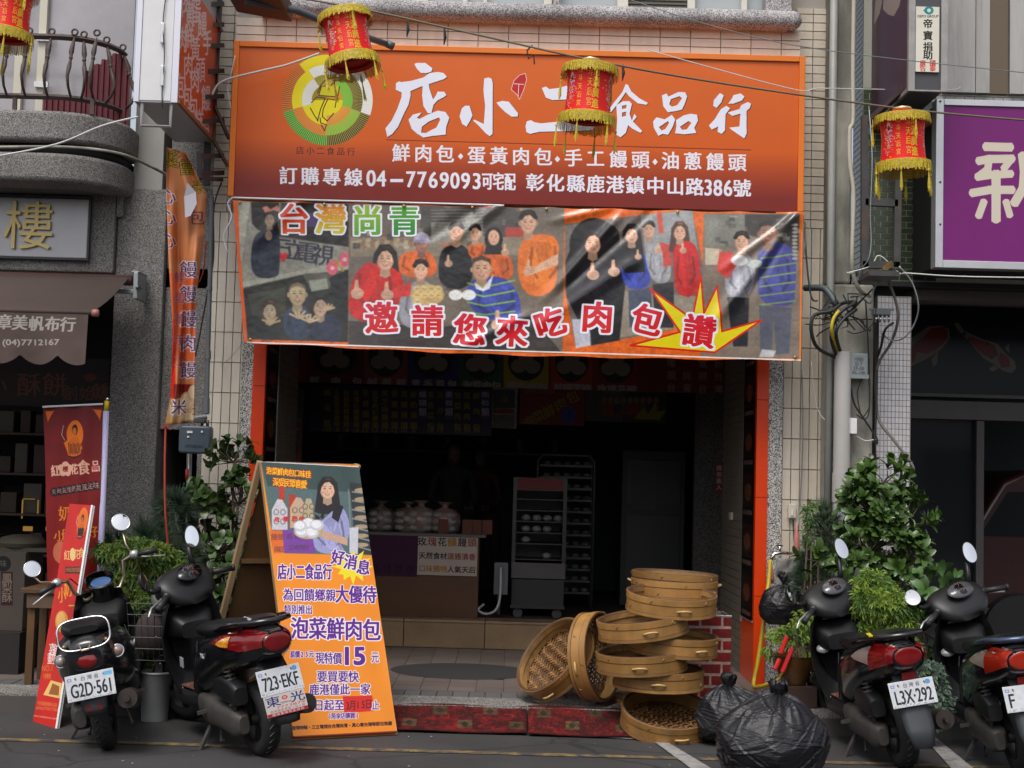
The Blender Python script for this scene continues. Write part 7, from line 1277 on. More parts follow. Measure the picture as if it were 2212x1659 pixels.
m.grid(pts, n1, n2, uv); m.build('poster', cv.mat('sandwich_print', .28, spec=.6, wear=.02), SB, True)
q4 = [tl_, tl_+u, br, bl]; m = MB(); bk = -nrm*.03; m.add([p+nrm*.002 for p in q4]+[p+bk for p in q4], [(3, 2, 1, 0), (4, 5, 6, 7), (0, 1, 5, 4), (1, 2, 6, 5), (2, 3, 7, 6), (3, 0, 4, 7)]); m.build('front_board', M_wood, SB)
vl = vv.normalized(); MB().add([bl+nrm*.001, br+nrm*.001, br+nrm*.001+Vector((0, 0, -.001)), bl+nrm*.001+Vector((0, 0, -.001))], [(0, 1, 2, 3)])
hx = u.normalized(); bt = Vector((tl_.x-.012, tl_.y+.07, tl_.z+.003)); bb = Vector((-2.05, 9.62, .002)); bb.z = .13; w2 = u
m = MB(); dn = (bb-bt); nb = w2.cross(dn).normalized(); nb = nb if nb.y > 0 else -nb; q4 = [bt+hx*.04, bt+w2, bb+w2, bb+hx*.04]; m.add([p for p in q4]+[p+nb*.012 for p in q4], [(0, 1, 2, 3), (7, 6, 5, 4), (0, 4, 5, 1), (1, 5, 6, 2), (2, 6, 7, 3), (3, 7, 4, 0)]); m.build('back_board', M_woodbrown, SB)
MB().bar(bt, bb, .038, .045, up=tuple(nb)).build('back_batten', M_wood, SB, bevel=.003); MB().bar(bt+w2, bb+w2, .038, .045, up=tuple(nb)).build('back_batten', M_wood, SB, bevel=.003)
k = .42; MB().bar(bt+dn*k+hx*.03-nb*.02, bt+dn*k+w2-nb*.02, .04, .03).build('cross_batten', M_woodbrown, SB); fl = tl_+bk*1.5; MB().bar(fl+hx*.02, fl+hx*.02+vv*.98, .03, .03, up=tuple(nrm)).build('front_batten', M_wood, SB, bevel=.003)
MB().add([bl+nrm*.012, br+nrm*.012, br+nrm*.03-Vector((0, 0, 0)), bl+nrm*.03], [(0, 1, 2, 3)])
MB().bar(bl+Vector((0, -.012, .022)), br+Vector((0, -.012, .022)), .006, .04, up=(0, 1, 0)).build('bottom_lip', mat('dark_red_lip', (.15, .02, .02), .5), SB)
# ------------------------------------------------------------------ bamboo steamers
M_bam = mat('bamboo_band', (.41, .215, .065), .42, var=.28, vs_=6, c2=(.30, .145, .04), c2s=3, c2w=.56, edge=.15, bump=.15, bs=40, objvar=.22, streak=.3, stretch=(1, 1, 2.5)); M_bam2 = mat('bamboo_inner', (.42, .24, .08), .6, var=.2, vs_=9, c2=(.2, .11, .045), c2s=4, c2w=.56, edge=.12); M_bam3 = mat('steamed_slats', (.21, .105, .04), .42, var=.4, vs_=30, objvar=.5); M_rim = mat('dark_bamboo_rim', (.11, .055, .028), .6, var=.2, vs_=9)
SR, SH = .297, .125; M_hdl = mat('pale_bamboo_handle', (.58, .38, .16), .35)
def make_steamer():
    t = thing('bamboo_steamer', None, 'steamer', (0, 0, 0)); n = 56; h = SH/2
    MB().lathe([(SR-.006, -h), (SR, -h), (SR, h*.46), (SR-.004, h*.46)], n=n).build('outer_band', M_bam, t, True, auto=35)
    MB().lathe([(SR-.001, h*.36), (SR+.004, h*.36), (SR+.004, h*.98), (SR-.004, h)], n=n).build('top_band', M_bam, t, True, auto=35)
    MB().lathe([(SR-.001, -h*1.0), (SR+.004, -h), (SR+.004, -h*.68), (SR-.001, -h*.68)], n=n).build('bottom_band', M_bam, t, True, auto=35)
    MB().lathe([(SR+.001, h*.97), (SR-.004, h+.003), (SR-.012, h+.003), (SR-.019, h-.008)], n=n).build('rim', M_rim, t, True)
    for zz, r9 in ((h*.34, SR+.0012), (-h*.66, SR+.0012)): q9 = MB().tube([(r9*math.cos(k*2*math.pi/n), r9*math.sin(k*2*math.pi/n), zz) for k in range(n)], .0022, 4, closed=True).build('seam', M_rim, t)
    MB().lathe([(SR-.018, h-.006), (SR-.018, h*.3), (SR-.008, h*.28), (SR-.008, -h*.55)], n=n).build('inner_band', M_bam2, t, True, auto=35)
    w_, rr = .024, random.Random(1); k = -int(SR/w_)
    slat = []
    for d in (0, 1):
        for i in range(-12, 13):
            o = i*w_*1.05
            L = math.sqrt(max(0, (SR-.012)**2-o*o))
            if L < .04: continue
            vs = []; fs = []; nn = max(3, int(2*L/(w_*1.05)/2)); m = MB()
            N2 = int(L/(w_*1.05))
            ks = list(range(-N2, N2+1)); row = []
            for kk in ks:
                s_ = kk*w_*1.05; zz = -h*.55+(.006 if ((kk+i)//2+d) % 2 else -.006)
                for sd in (-1, 1): row.append((s_, o+sd*w_*.33, zz) if d == 0 else (o+sd*w_*.33, s_, zz))
            m.add(row, [(2*q, 2*q+1, 2*q+3, 2*q+2) for q in range(len(ks)-1)]); m.build('slat', M_bam3, t)
    for a in (0, 180):
        hx_ = []
        for kk in range(9): th = R(a-90-9+18*kk/8); rr2 = SR+.006+.022*math.sin(math.pi*kk/8); hx_.append((rr2*math.cos(th), rr2*math.sin(th), -.012+.01*math.sin(math.pi*kk/8)))
        MB().tube(hx_, .0072, 7).build('handle', M_hdl, t, True)
    for i in range(10):
        th = R(i*36+12); c_, s_ = math.cos(th), math.sin(th); z = (-.02 if i % 2 else h*.66); rr3 = SR+.004 if i % 2 else SR+.007
        MB().tube([(rr3*math.cos(th-.02), rr3*math.sin(th-.02), z-.009), (rr3*c_*1.008, rr3*s_*1.008, z), (rr3*math.cos(th+.02), rr3*math.sin(th+.02), z+.008)], .003, 5).build('peg', M_bam2, t)
    return t
s0 = make_steamer(); GRP = 'bamboo steamers piled on the kerb'
def frame(axis, spin=0):
    a = Vector(axis).normalized(); q = a.to_track_quat('Z', 'Y').to_matrix() @ Matrix.Rotation(R(spin), 3, 'Z'); return q
def upfr(tx, ty, spin):   # small tilts about y (clockwise seen from the street) and x (towards the street)
    return (Matrix.Rotation(R(tx), 3, 'Y') @ Matrix.Rotation(R(ty), 3, 'X') @ Matrix.Rotation(R(spin), 3, 'Z'))
def zat(px, py, Y): return P(px, py, Y)
def put(i, loc, M3, lab):
    o = s0 if i == 0 else copy_tree(s0); o.matrix_world = Matrix.Translation(loc) @ M3.to_4x4(); o['label'] = lab; o['group'] = GRP
def at(cx, cy, Y): return P(cx, cy, Y)
put(0, at(1456, 1271, 9.72), upfr(1, 0, 50), 'darkest bamboo steamer, second from the top of the pile, behind the wide bright one')
put(1, at(1457, 1256, 9.78), upfr(2, 0, 90), 'worn bamboo steamer at the very top and back of the pile')
put(2, at(1450, 1299, 9.3), upfr(1.5, 6, 10), 'upper bright bamboo steamer with a centred handle, open above the tilted ones')
put(3, at(1388, 1350, 9.25), upfr(-8, 3, 4), 'bamboo steamer tilted up to the right in the middle of the pile')
put(4, at(1453, 1388, 9.32), upfr(3, 2, 32), 'bamboo steamer shifted right with its handle before the brick box')
put(5, at(1386, 1425, 9.25), upfr(-4, 2, -8), 'bamboo steamer shifted left below the two crossing ones')
put(6, at(1422, 1462, 9.3), upfr(0, 1, -6), 'level bamboo steamer with crossed stitches above the two bottom ones')
put(7, at(1412, 1528, 9.78), upfr(2, 0, 70), 'bottom bamboo steamer half hidden behind the front one')
put(8, at(1440, 1548, 9.18), upfr(2, 17, 14), 'front bottom bamboo steamer tipped forward on the carpet beside the black bags')
put(9, at(1199, 1424, 9.62), frame((-.70, -.42, .60), 30), 'large bamboo steamer leaning at the left of the pile, showing its woven slats')
put(10, at(1285, 1418, 9.55), frame((.80, -.42, .12), 100), 'bamboo steamer standing on edge between the leaning one and the pile')
put(11, at(1248, 1395, 9.98), frame((-.66, .1, .72), 60), 'bamboo steamer hidden behind the leaning one, only its upper rim showing')
# brick print box
BX = thing('brick_print_box', 'tall open box wrapped in red brick patterned paper behind the steamers', 'box', (1.3, 9.9, .128)); by = 9.85; a_, b_ = P(1400, 1495, by), P(1580, 1331, by); bz0, bz1 = .128, b_.z
cz = face_conv((a_.x, by, bz1), (b_.x-a_.x, 0, 0), (0, 0, bz0-bz1)); cv = Canvas(560, 520, (.66, .56, .52), cz); rr = random.Random(4)
for j in range(8):
    for i in range(-1, 5):
        x0 = (i+(.5 if j % 2 else 0))*.27+.08; y0 = j/7.2; o = rr.uniform(-.004, .004); c_ = (.46+rr.uniform(-.05, .05), .10, .09); q4 = [(x0+.012, y0+.016+o), (x0+.258, y0+.012), (x0+.255, y0+.122-o), (x0+.014, y0+.12)]
        s2 = cv.conv; cv.conv = lambda x, y: (x, y); cv.poly(q4, c_); cv.poly([(x0+.05, y0+.03), (x0+.2, y0+.035), (x0+.18, y0+.07), (x0+.06, y0+.06)], tuple(v*1.25 for v in c_), .4); cv.conv = s2
cv.noise(.12, 12); mt = cv.mat('brick_paper', .5, wear=.1)
m = MB(); face(m, (a_.x, by, bz1), (b_.x-a_.x, 0, 0), (0, 0, bz0-bz1)); m.build('front_panel', mt, BX); m = MB(); face(m, (b_.x, by, bz1), (0, .4, 0), (0, 0, bz0-bz1)); m.build('side_panel', mt, BX)
MB().box(a_.x, by+.003, bz0, b_.x-.003, by+.012, bz1-.002).box(b_.x-.012, by+.013, bz0, b_.x-.003, by+.4, bz1-.002).box(a_.x, by+.39, bz0, b_.x-.013, by+.4, bz1-.002).box(a_.x, by+.013, bz0, a_.x+.01, by+.389, bz1-.002).build('inner_shell', mat('box_board', (.15, .12, .1), .8), BX)
MB().box(a_.x, by-.004, bz1-.001, b_.x+.003, by+.006, bz1+.005).build('edge_tape', M_white, BX)
# bin bags
def binbag(c, rad, seed, lab, knot=(0, 0, 1.0), nn=340, group='black bin bags by the kerb'):
    """crumpled bag: hull of random planes (flat panes, crisp folds) with gathered pleats at the neck"""
    rg_ = np.random.default_rng(seed); m = MB(); nu, nv = nn, nn//2; c = Vector(c); th = np.linspace(0, 2*np.pi, nu, endpoint=False)[None]; phi = np.linspace(0, 1, nv)[:, None]*np.pi
    X = np.sin(phi)*np.cos(th); Y = np.sin(phi)*np.sin(th); Z = np.cos(phi)+0*th; r = np.full(X.shape, 1.12)
    for k in range(130):
        n_ = rg_.normal(size=3); n_ /= np.linalg.norm(n_); h_ = rg_.uniform(.84, 1.03); dt = X*n_[0]+Y*n_[1]+Z*n_[2]; r = np.minimum(r, np.where(dt > .35, h_/np.maximum(dt, .35), 9))
    for k in range(46):      # thin creases
        n_ = rg_.normal(size=3); n_[2] = abs(n_[2])*1.3+.3; n_ /= np.linalg.norm(n_); o_ = rg_.uniform(-.7, .7); ce = rg_.normal(size=3); ce /= np.linalg.norm(ce); dt = X*n_[0]+Y*n_[1]+Z*n_[2]-o_+.05*np.sin(5*X+k); wt = np.clip(((X*ce[0]+Y*ce[1]+Z*ce[2])-.2)*1.6, 0, 1); r += wt*.020*np.exp(-(dt/.016)**2)-wt*.012*np.exp(-((dt-.045)/.03)**2)
    top = np.clip((Z-.25)/.75, 0, 1); r += top*.05*(np.abs(np.sin(th*5.5+1.3*np.sin(th*2+seed)))-.5)+top*.022*np.sin(th*17+2*np.sin(th*5)); neck = np.clip((Z-.88)/.12, 0, 1)
    px_ = X*r*rad[0]*(1-.2*neck)+knot[0]*top**2*rad[0]; py_2 = Y*r*rad[1]*(1-.2*neck)+knot[1]*top**2*rad[1]; pz_ = Z*r*rad[2]+neck*rad[2]*.05; lo = -rad[2]*.74; pz_ = np.where(pz_ < lo, lo+(pz_-lo)*.05, pz_)
    m.v = list(zip((c.x+px_).ravel().tolist(), (c.y+py_2).ravel().tolist(), (c.z+pz_).ravel().tolist())); m.f = [(j*nu+i, (j+1)*nu+i, (j+1)*nu+(i+1) % nu, j*nu+(i+1) % nu) for j in range(nv-1) for i in range(nu)]
    t = thing('bin_bag', lab, 'bin bag', tuple(c), group); m.build('bag', M_bb, t, True); k = MB(); top_ = c+Vector((knot[0]*rad[0], knot[1]*rad[1], rad[2]*1.0)); rr = random.Random(seed); n = 26; rows = []
    for z, q_ in ((-.04, .9), (-.005, .55), (.02, 1.0), (.045, 1.25), (.06, 1.0), (.05, .6), (.03, .3)): rows.append([top_+Vector((.036*q_*math.cos(6.283*i/n)*(1+rr.uniform(-.35, .5)), .034*q_*math.sin(6.283*i/n)*(1+rr.uniform(-.35, .5)), z*1.2+rr.uniform(-.012, .02))) for i in range(n)])
    k.loft(rows, cap=False); k.build('knot', M_bb, t, True, solid=.002)
M_bb = mat('black_polythene', (.013, .013, .016), .35, bump=.7, bs=16, spec=.5, stretch=(1, 1, 3.2)); [setattr(n_.inputs['Distance'], 'default_value', .012) for n_ in M_bb.node_tree.nodes if n_.type == 'BUMP']
q = G(1606, 1615); binbag((q.x-.0, q.y+.12, .16), (.32, .25, .205), 11, 'smaller creased black bin bag touching the front steamer', (-.25, 0, 1))
q = G(1685, 1700); binbag((q.x-.01, q.y+.2, .205), (.35, .30, .27), 23, 'large black bin bag in front at the bottom edge beside the right scooter', (.1, 0, 1), 420)
q = P(1693, 1312, 10.2); binbag((q.x, 10.25, q.z), (.19, .14, .17), 31, 'small black bin bag hanging against the terrazzo strip above the plants', (.1, 0, 1), 140)
# ------------------------------------------------------------------ scooters (x forward, y left, z up, origin on the ground under the rear axle)
GX, GY_ = .10, .062
M_bk = mat('black_gloss', (.010, .010, .012), .18, coat=.6, var=.3, vs_=7, bump=.06, bs=8, spec=.5); M_bm = mat('black_matt_plastic', (.0125, .0125, .014), .42, var=.35, vs_=6, bump=.1, bs=200); M_seat = mat('black_vinyl', (.009, .009, .010), .38, bump=.15, bs=90)
M_ty = mat('tyre_rubber', (.018, .018, .018), .75, bump=.4, bs=70); M_eng = mat('dusty_cast_metal', (.075, .07, .065), .55, metal=.3, var=.3, vs_=12, bump=.3); M_red = mat('red_lens', (.20, .006, .008), .12, coat=.6, var=.2, vs_=20); M_amb = mat('amber_lens', (.55, .16, .01), .15, coat=.5, c2=(.85, .42, .04), c2s=60); M_clr = mat('clear_lens', (.30, .27, .26), .08, c2=(.45, .20, .10), c2s=25, c2w=.58, coat=.6); M_fl = mat('red_floor_mat', (.13, .045, .03), .8, var=.2); M_mir = mat('mirror_glass', (.95, .95, .97), .02, metal=1); M_gr = mat('grey_fender', (.045, .05, .058), .45, var=.1); M_sil = mat('silver_disc', (.5, .5, .5), .3, metal=.6)
def sec(x, zc, hw, hh, n=20, e=2.6, tw=0):   # superellipse cross section in the y-z plane
    out = []
    for k in range(n):
        t = 2*math.pi*k/n; c, s = math.cos(t), math.sin(t); y = hw*(abs(c)**(2/e))*(1 if c > 0 else -1); z = hh*(abs(s)**(2/e))*(1 if s > 0 else -1); out.append(Vector((x+tw*(z/hh if hh else 0), y, zc+z)))
    return out
def lofted(ss, n=20, e=2.6, sub=3):
    A = np.array([list(s)+[0]*(5-len(s)) for s in ss], float); out = []
    for i in range(len(A)-1):
        p0, p1, p2, p3 = A[max(i-1, 0)], A[i], A[i+1], A[min(i+2, len(A)-1)]
        for k in range(sub):
            t = k/sub; v = .5*((2*p1)+(p2-p0)*t+(2*p0-5*p1+4*p2-p3)*t*t+(3*p1-p0-3*p2+p3)*t**3); out.append(v)
    out.append(A[-1]); return [sec(v[0], v[1], max(v[2], .002), max(v[3], .002), n, e, v[4]) for v in out], out
def patch(ss, x0, x1, a0, a1, off, e=2.6, nx=16, na=8, taper=0):   # a skin patch just proud of a lofted body
    _, A = lofted(ss, 4, e, 12); A = np.array(A); A = A[A[:, 0].argsort()]; pts = []
    for i in range(nx):
        f = i/(nx-1); x = x0+(x1-x0)*f; v = [np.interp(x, A[:, 0], A[:, k]) for k in range(5)]; am, ah = (a0+a1)/2, (a1-a0)/2; ah *= (1 if not taper else (max(.04, math.sin(math.pi*min(1, .5+.5*f)))**.8 if taper > 0 else 1))
        for j in range(na):
            t = R(am-ah+2*ah*j/(na-1)); c, s = math.cos(t), math.sin(t); y = (v[2]+off)*(abs(c)**(2/e))*(1 if c > 0 else -1); z = (v[3]+off)*(abs(s)**(2/e))*(1 if s > 0 else -1); pts.append((x, y, v[1]+z))
    return MB().grid(pts, na, nx)
def wheel(root, x, r, wd, name, steer=None):
    T = steer or Matrix.Identity(4); tf = lambda m: setattr(m, 'v', [tuple(T @ Vector(v)) for v in m.v]) or m
    M3 = Matrix.Rotation(R(90), 3, 'X'); n = 36
    ty = MB(); ty.lathe([(r*.62, -wd*.42), (r*.78, -wd*.52), (r*.93, -wd*.42), (r, -wd*.12), (r, wd*.12), (r*.93, wd*.42), (r*.78, wd*.52), (r*.62, wd*.42)], (x, 0, r), M3, n); o = tf(ty).build(name, M_ty, root, True)
    tr = MB()
    for k in range(30):
        for s in (-1, 1):
            a = 2*math.pi*k/30; a2 = a+.09; p = lambda q, w_: Vector((x+(r+.001)*q[0], w_, r+(r+.001)*q[1])); c = (math.cos(a), math.sin(a)); d = (math.cos(a2), math.sin(a2)); tr.tube([p(c, s*wd*.05)*1, p(d, s*wd*.3)], .003, 4)
    stuff(tf(tr).build('tread', M_black, o))
    rm = MB(); rm.lathe([(r*.60, -wd*.36), (r*.66, -wd*.40), (r*.63, 0), (r*.66, wd*.40), (r*.60, wd*.36)], (x, 0, r), M3, n); rm.lathe([(0, -wd*.5), (.03, -wd*.5), (.035, wd*.5), (0, wd*.5)], (x, 0, r), M3, 14)
    for k in range(5): a = k*1.257; rm.bar((x+.02*math.cos(a), 0, r+.02*math.sin(a)), (x+r*.61*math.cos(a), 0, r+r*.61*math.sin(a)), .03, .022, up=(0, 1, 0))
    tf(rm).build('rim', mat('dark_alloy', (.05, .05, .05), .4, metal=.5), o, True, auto=40)
def plate(root, c, tilt, txt, top, extra=None):
    """white licence plate facing backwards"""
    cv = Canvas(520, 280, (.80, .81, .83)); cv.noise(.04, 30)
    if top: cv.run('台灣省', (.36, .17), (.64, .17), .19, (.15, .17, .2), sx=.54, boldx=.002)
    y = .62 if top else .56
    E = Canvas.fit; cv.fit(txt, .08, y-.27, .92 if len(txt) > 1 else .19, y+.27, (.12, .14, .17), bold=.007, boldx=.012)
    for x in (.2, .8): cv.ell(x, .13, .018, .035, (.1, .07, .05)); cv.ell(x+.01, .17, .02, .05, (.5, .3, .15), .6)
    cv.ell(.88, .14, .06, .10, (.35, .6, .8)) if extra != 'bar' else cv.rect(.8, .06, .98, .22, (.4, .7, .85)); cv.rect(.03, .1, .12, .22, (.45, .5, .75)); cv.rect(.05, .13, .10, .19, (.8, .8, .85))
    for k in range(40): cv.ell(RNG.random(), .9+.08*RNG.random(), .01, .015, (.35, .3, .26), .5)
    w_, h_ = .26, .14; up = Vector((math.sin(R(tilt)), 0, math.cos(R(tilt)))); c = Vector(c); o = c+Vector((0, w_/2, 0))+up*h_/2
    b = MB(); nrm = Vector((-math.cos(R(tilt)), 0, math.sin(R(tilt)))); face(b, o+nrm*.003, (0, -w_, 0), -up*h_); ax = (Vector((0, 1, 0)), up, nrm)
    pl = MB().obox(c, ax, (w_/2+.003, h_/2+.003, .0025)).build('licence_plate', M_white, root, bevel=.002); b.build('plate_print', cv.mat('plate_print', .4), pl)
    return c, up, nrm
def mirror(root, base, tip, face_dir, rx, ry, mt, stem_m, round_=False):
    base, tip = Vector(base), Vector(tip); mid = (base+tip)/2+Vector((0, (tip.y-base.y)*.25, -.015)); s_ = MB().tube([base, mid, tip], [.009, .008, .007] if round_ else [.021, .016, .014], 8).build('mirror_stem', stem_m, root, True)
    q = Vector(face_dir).normalized().to_track_quat('Z', 'Y').to_matrix(); c = tip+Vector((0, (.05 if tip.y > 0 else -.05)*(0 if round_ else .6), .055 if not round_ else .045)); k = 1 if round_ else .8
    h = MB(); h.lathe([(0, -.03), (.6, -.028), (.95, -.012), (1.06, .002), (1.03, .006), (.98, .004)], n=28); h.v = [tuple(c+q @ Vector((x*rx, y*ry*(1 if y > 0 or round_ else k), z))) for x, y, z in h.v]; h.build('mirror_housing', mt, root, True)
    g = MB(); g.lathe([(.98, .003), (.5, .0045), (0, .005)], n=28); g.v = [tuple(c+q @ Vector((x*rx, y*ry*(1 if y > 0 or round_ else k), z))) for x, y, z in g.v]; g.build('mirror_glass', M_mir, root, True)
def scooter(lab, loc, head, lean, kind, txt, top=True, plx=None, mirrors=None, steer=25):
    t = thing('motor_scooter', lab, 'scooter', (0, 0, 0), 'scooters parked at the kerb'); WB, r = 1.20, .215
    wheel(t, 0, r, .105, 'rear_wheel'); piv = Vector((1.02, 0, .8)); ax = Vector((-.45, 0, 1)).normalized(); S = Matrix.Translation(piv) @ Matrix.Rotation(R(steer), 4, ax) @ Matrix.Translation(-piv); wheel(t, WB, r, .095, 'front_wheel', S)
    st = lambda m: setattr(m, 'v', [tuple(S @ Vector(v)) for v in m.v]) or m
    K = kind == 'retro'
    # tail body, seat
    body = [(.56, .46, .15, .18), (.42, .5, .175, .19), (.2, .575, .185, .165), (0, .635, .18, .135), (-.18, .67, .15, .115), (-.32, .70, .11, .08), (-.365, .705, .08, .055)] if not K else [(.5, .44, .17, .2), (.35, .48, .205, .21), (.15, .52, .225, .205), (-.05, .55, .20, .18), (-.2, .57, .15, .145), (-.29, .58, .10, .10), (-.31, .58, .06, .06)]
    lo, _ = lofted(body, 28, 2.5, 4); MB().loft(lo).build('tail_body', M_bk, t, True, auto=50)
    seat = [(.62, .68, .08, .03), (.5, .70, .115, .045), (.25, .725, .14, .05), (.05, .76, .135, .05), (-.12, .80, .12, .04), (-.22, .815, .09, .02)] if not K else [(.55, .66, .08, .03), (.42, .69, .13, .05), (.2, .71, .155, .055), (.0, .73, .155, .055), (-.15, .74, .13, .045), (-.24, .735, .08, .02)]
    lo, _ = lofted(seat, 24, 2.8, 4); MB().loft(lo).build('seat', M_seat, t, True, auto=50)
    # floor, under-body, leg shield
    MB().loft(lofted([(.42, .27, .15, .08), (.6, .265, .17, .055), (.85, .27, .165, .05), (.98, .34, .12, .07)], 20, 4, 3)[0]).build('floorboard', M_bm, t, True, auto=40); MB().box(.58, -.13, .322, .84, .13, .328).build('floor_mat', M_fl if plx != 4 else M_bm, t)
    MB().loft(lofted([(.52, .40, .155, .16), (.60, .36, .14, .09), (.66, .33, .1, .03)], 20, 3, 3)[0]).build('seat_base', M_bm, t, True, auto=50)
    shp = [(.28, .86, .165), (.36, .92, .19), (.5, .985, .21), (.64, 1.01, .205), (.76, 1.0, .175), (.86, .985, .14)]; A = []; Bk = []
    for z, xf, hw in shp:
        row = []; 
        for k in range(13): a = -1+2*k/12; row.append(Vector((xf+.05-.17*abs(a)**2.2, hw*a, z)))
        A.append(row)
    secs = []
    for row in A: secs.append(row+[p-Vector((.03, 0, 0)) for p in row[::-1]])
    MB().loft(secs).build('leg_shield', M_bm if not K else M_bk, t, True, auto=40)
    MB().loft(lofted([(.94, .60, .12, .24, -.0), (1.04, .62, .10, .22), (1.12, .58, .05, .14)], 20, 2.2, 4)[0]).build('front_fairing', M_bk, t, True, auto=60)
    # glovebox panel, key lock, hook plate
    MB().loft(lofted([(.80, .66, .10, .05), (.90, .69, .15, .09), (.97, .70, .16, .10)], 20, 4.5, 3)[0]).build('inner_panel', M_bm, t, True, auto=40)
    MB().lathe([(0, 0), (.028, 0), (.03, -.006)], (.845, -.085, .70), frame3((-1, 0, .35)), 18).build('key_lock', M_sil, t, True)
    if kind in ('sport3', 'sport4'): mm = MB(); mm.lathe([(0, .004), (.036, .003), (.04, -.004)], (0, 0, 0), None, 20); q = frame3((-1, .25, .5)); mm.v = [tuple(Vector((.87, .12, .62))+q @ Vector((x*1.1, y*.8, z))) for x, y, z in mm.v]; mm.build('fuel_cap', M_sil, t, True)
    # front fork, fender
    st(MB().tube([(1.03, 0, .66), (1.10, 0, .5), (1.13, 0, .44)], .03, 8).bar((1.13, .07, .45), (1.2, .075, .215), .03, .03).bar((1.13, -.07, .45), (1.2, -.075, .215), .03, .03).bar((1.13, -.08, .45), (1.13, .08, .45), .04, .04)).build('fork', M_bm, t)
    fe = []
    for k in range(11): a = R(20+130*k/10); fe.append([Vector((WB+(r+.03)*math.cos(a)+.0, y, r+(r+.03)*math.sin(a)-.012*(abs(y)/.06)**2)) for y in (-.065, -.04, 0, .04, .065)])
    st(MB().loft(fe, closed=False)).build('front_fender', M_bk if not K else M_gr, t, True, solid=.006)
    # engine, air box, shock, exhaust, kickstand
    e_ = MB(); e_.loft(lofted([(.48, .27, .05, .06), (.36, .25, .07, .085), (.15, .235, .065, .075), (.0, .22, .06, .08), (-.07, .215, .03, .05)], 18, 3, 3)[0]); e_.v = [(x, y+.12, z) for x, y, z in e_.v]; e_.build('crankcase', M_eng, t, True, auto=40)
    ab = MB(); ab.loft(lofted([(.22, .41, .04, .05), (.12, .415, .05, .07), (-.02, .40, .05, .068), (-.08, .385, .04, .05)], 18, 4, 3)[0]); ab.v = [(x, y+.125, z) for x, y, z in ab.v]; ab.build('air_box', M_bm, t, True, auto=40)
    MB().loft(lofted([(.42, .30, .12, .07), (.3, .32, .11, .1), (.15, .3, .07, .06)], 16, 3, 2)[0]).build('engine', M_eng, t, True, auto=40)
    sk = MB(); a0, a1 = Vector((-.02, .14, .24)), Vector((.06, .13, .58)); sk.tube([a0, a1], .014, 8); sk.tube([a0+(a1-a0)*(.25+.65*k/80)+Vector((.028*math.cos(k*.75), .028*math.sin(k*.75), 0)) for k in range(81)], .006, 5); sk.build('shock_absorber', M_eng, t, True)
    ex = MB(); ex.tube([(.2, -.11, .2), (.1, -.16, .22), (.02, -.17, .25), (-.1, -.175, .28), (-.3, -.18, .31)], [.02, .03, .058, .062, .056], 16); ex.tube([(-.3, -.18, .31), (-.345, -.18, .315)], .018, 10); ex.build('exhaust', mat('brown_black_exhaust', (.045, .036, .032), .5, metal=.3, var=.2), t, True, auto=50)
    ks = MB(); ks.bar((.36, .12, .2), (.30, .27, .02), .022, .018); ks.bar((.27, .27, .012), (.35, .28, .012), .03, .012); ks.build('kickstand', M_steel, t)
    MB().tube([(.33, .1, .16), (.28, .13, .06), (.24, .13, .08)], .009, 6).tube([(.33, -.1, .16), (.28, -.13, .06), (.24, -.13, .08)], .009, 6).build('centre_stand', M_steel, t)
    # rear mudguard and plate
    if K: mg = [(-.18, .52, .07), (-.27, .45, .08), (-.31, .38, .075), (-.325, .30, .07), (-.31, .25, .05)]
    elif kind == 'sport2': mg = [(-.22, .62, .08), (-.30, .52, .09), (-.34, .40, .09), (-.38, .30, .09), (-.41, .26, .07)]
    else: mg = [(-.22, .62, .08), (-.28, .55, .07), (-.31, .45, .09), (-.37, .30, .085), (-.405, .20, .06)]
    MB().loft([[Vector((x-.015*(1-abs(a)**2)-0, w_*a, z)) for a in (-1, -.6, 0, .6, 1)] for x, z, w_ in mg], closed=False).build('mudguard', M_gr if not kind == 'sport2' else M_bm, t, True, solid=.008)
    pc = {'retro': ((-.345, 0, .43), 12), 'sport2': ((-.352, 0, .49), 20), 'sport3': ((-.345, 0, .50), 15), 'sport4': ((-.345, 0, .50), 15)}[kind]
    c, up, nrm = plate(t, *pc, txt, top, 'bar' if K else None)
    # lights
    if K:
        m = MB(); m.lathe([(.0, .03), (.6, .028), (.9, .018), (1, 0), (1, -.02)], n=24); q = frame3((-1, 0, .35)); m.v = [tuple(Vector((-.285, 0, .585))+q @ Vector((x*.06, y*.072, z*.9))) for x, y, z in m.v]; m.v = [(x, max(-.062, min(.062, y*1.15)), z) for x, y, z in m.v]; m.build('tail_light', M_red, t, True)
        for s in (-1, 1):
            m = MB(); m.lathe([(0, .022), (.02, .018), (.032, 0)], n=18); rg_ = MB(); rg_.lathe([(.032, 0), (.039, .003), (.04, -.01)], n=18); q = frame3((-.95, s*.3, .1)); o = Vector((-.19, s*.160, .575)); m.v = [tuple(o+q @ Vector(v)) for v in m.v]; rg_.v = [tuple(o+q @ Vector(v)) for v in rg_.v]; i_ = m.build('indicator', M_clr, t, True); rg_.build('rim_ring', M_chrome, i_, True)
        MB().box(-.335, -.042, .285, -.328, .042, .32).build('reflector', M_red, t)
        gp_ = [(-.20, .11, .79), (-.22, .145, .74), (-.25, .15, .67), (-.27, .12, .635), (-.275, 0, .63), (-.27, -.12, .635), (-.25, -.15, .67), (-.22, -.145, .74), (-.20, -.11, .79), (-.195, 0, .80)]
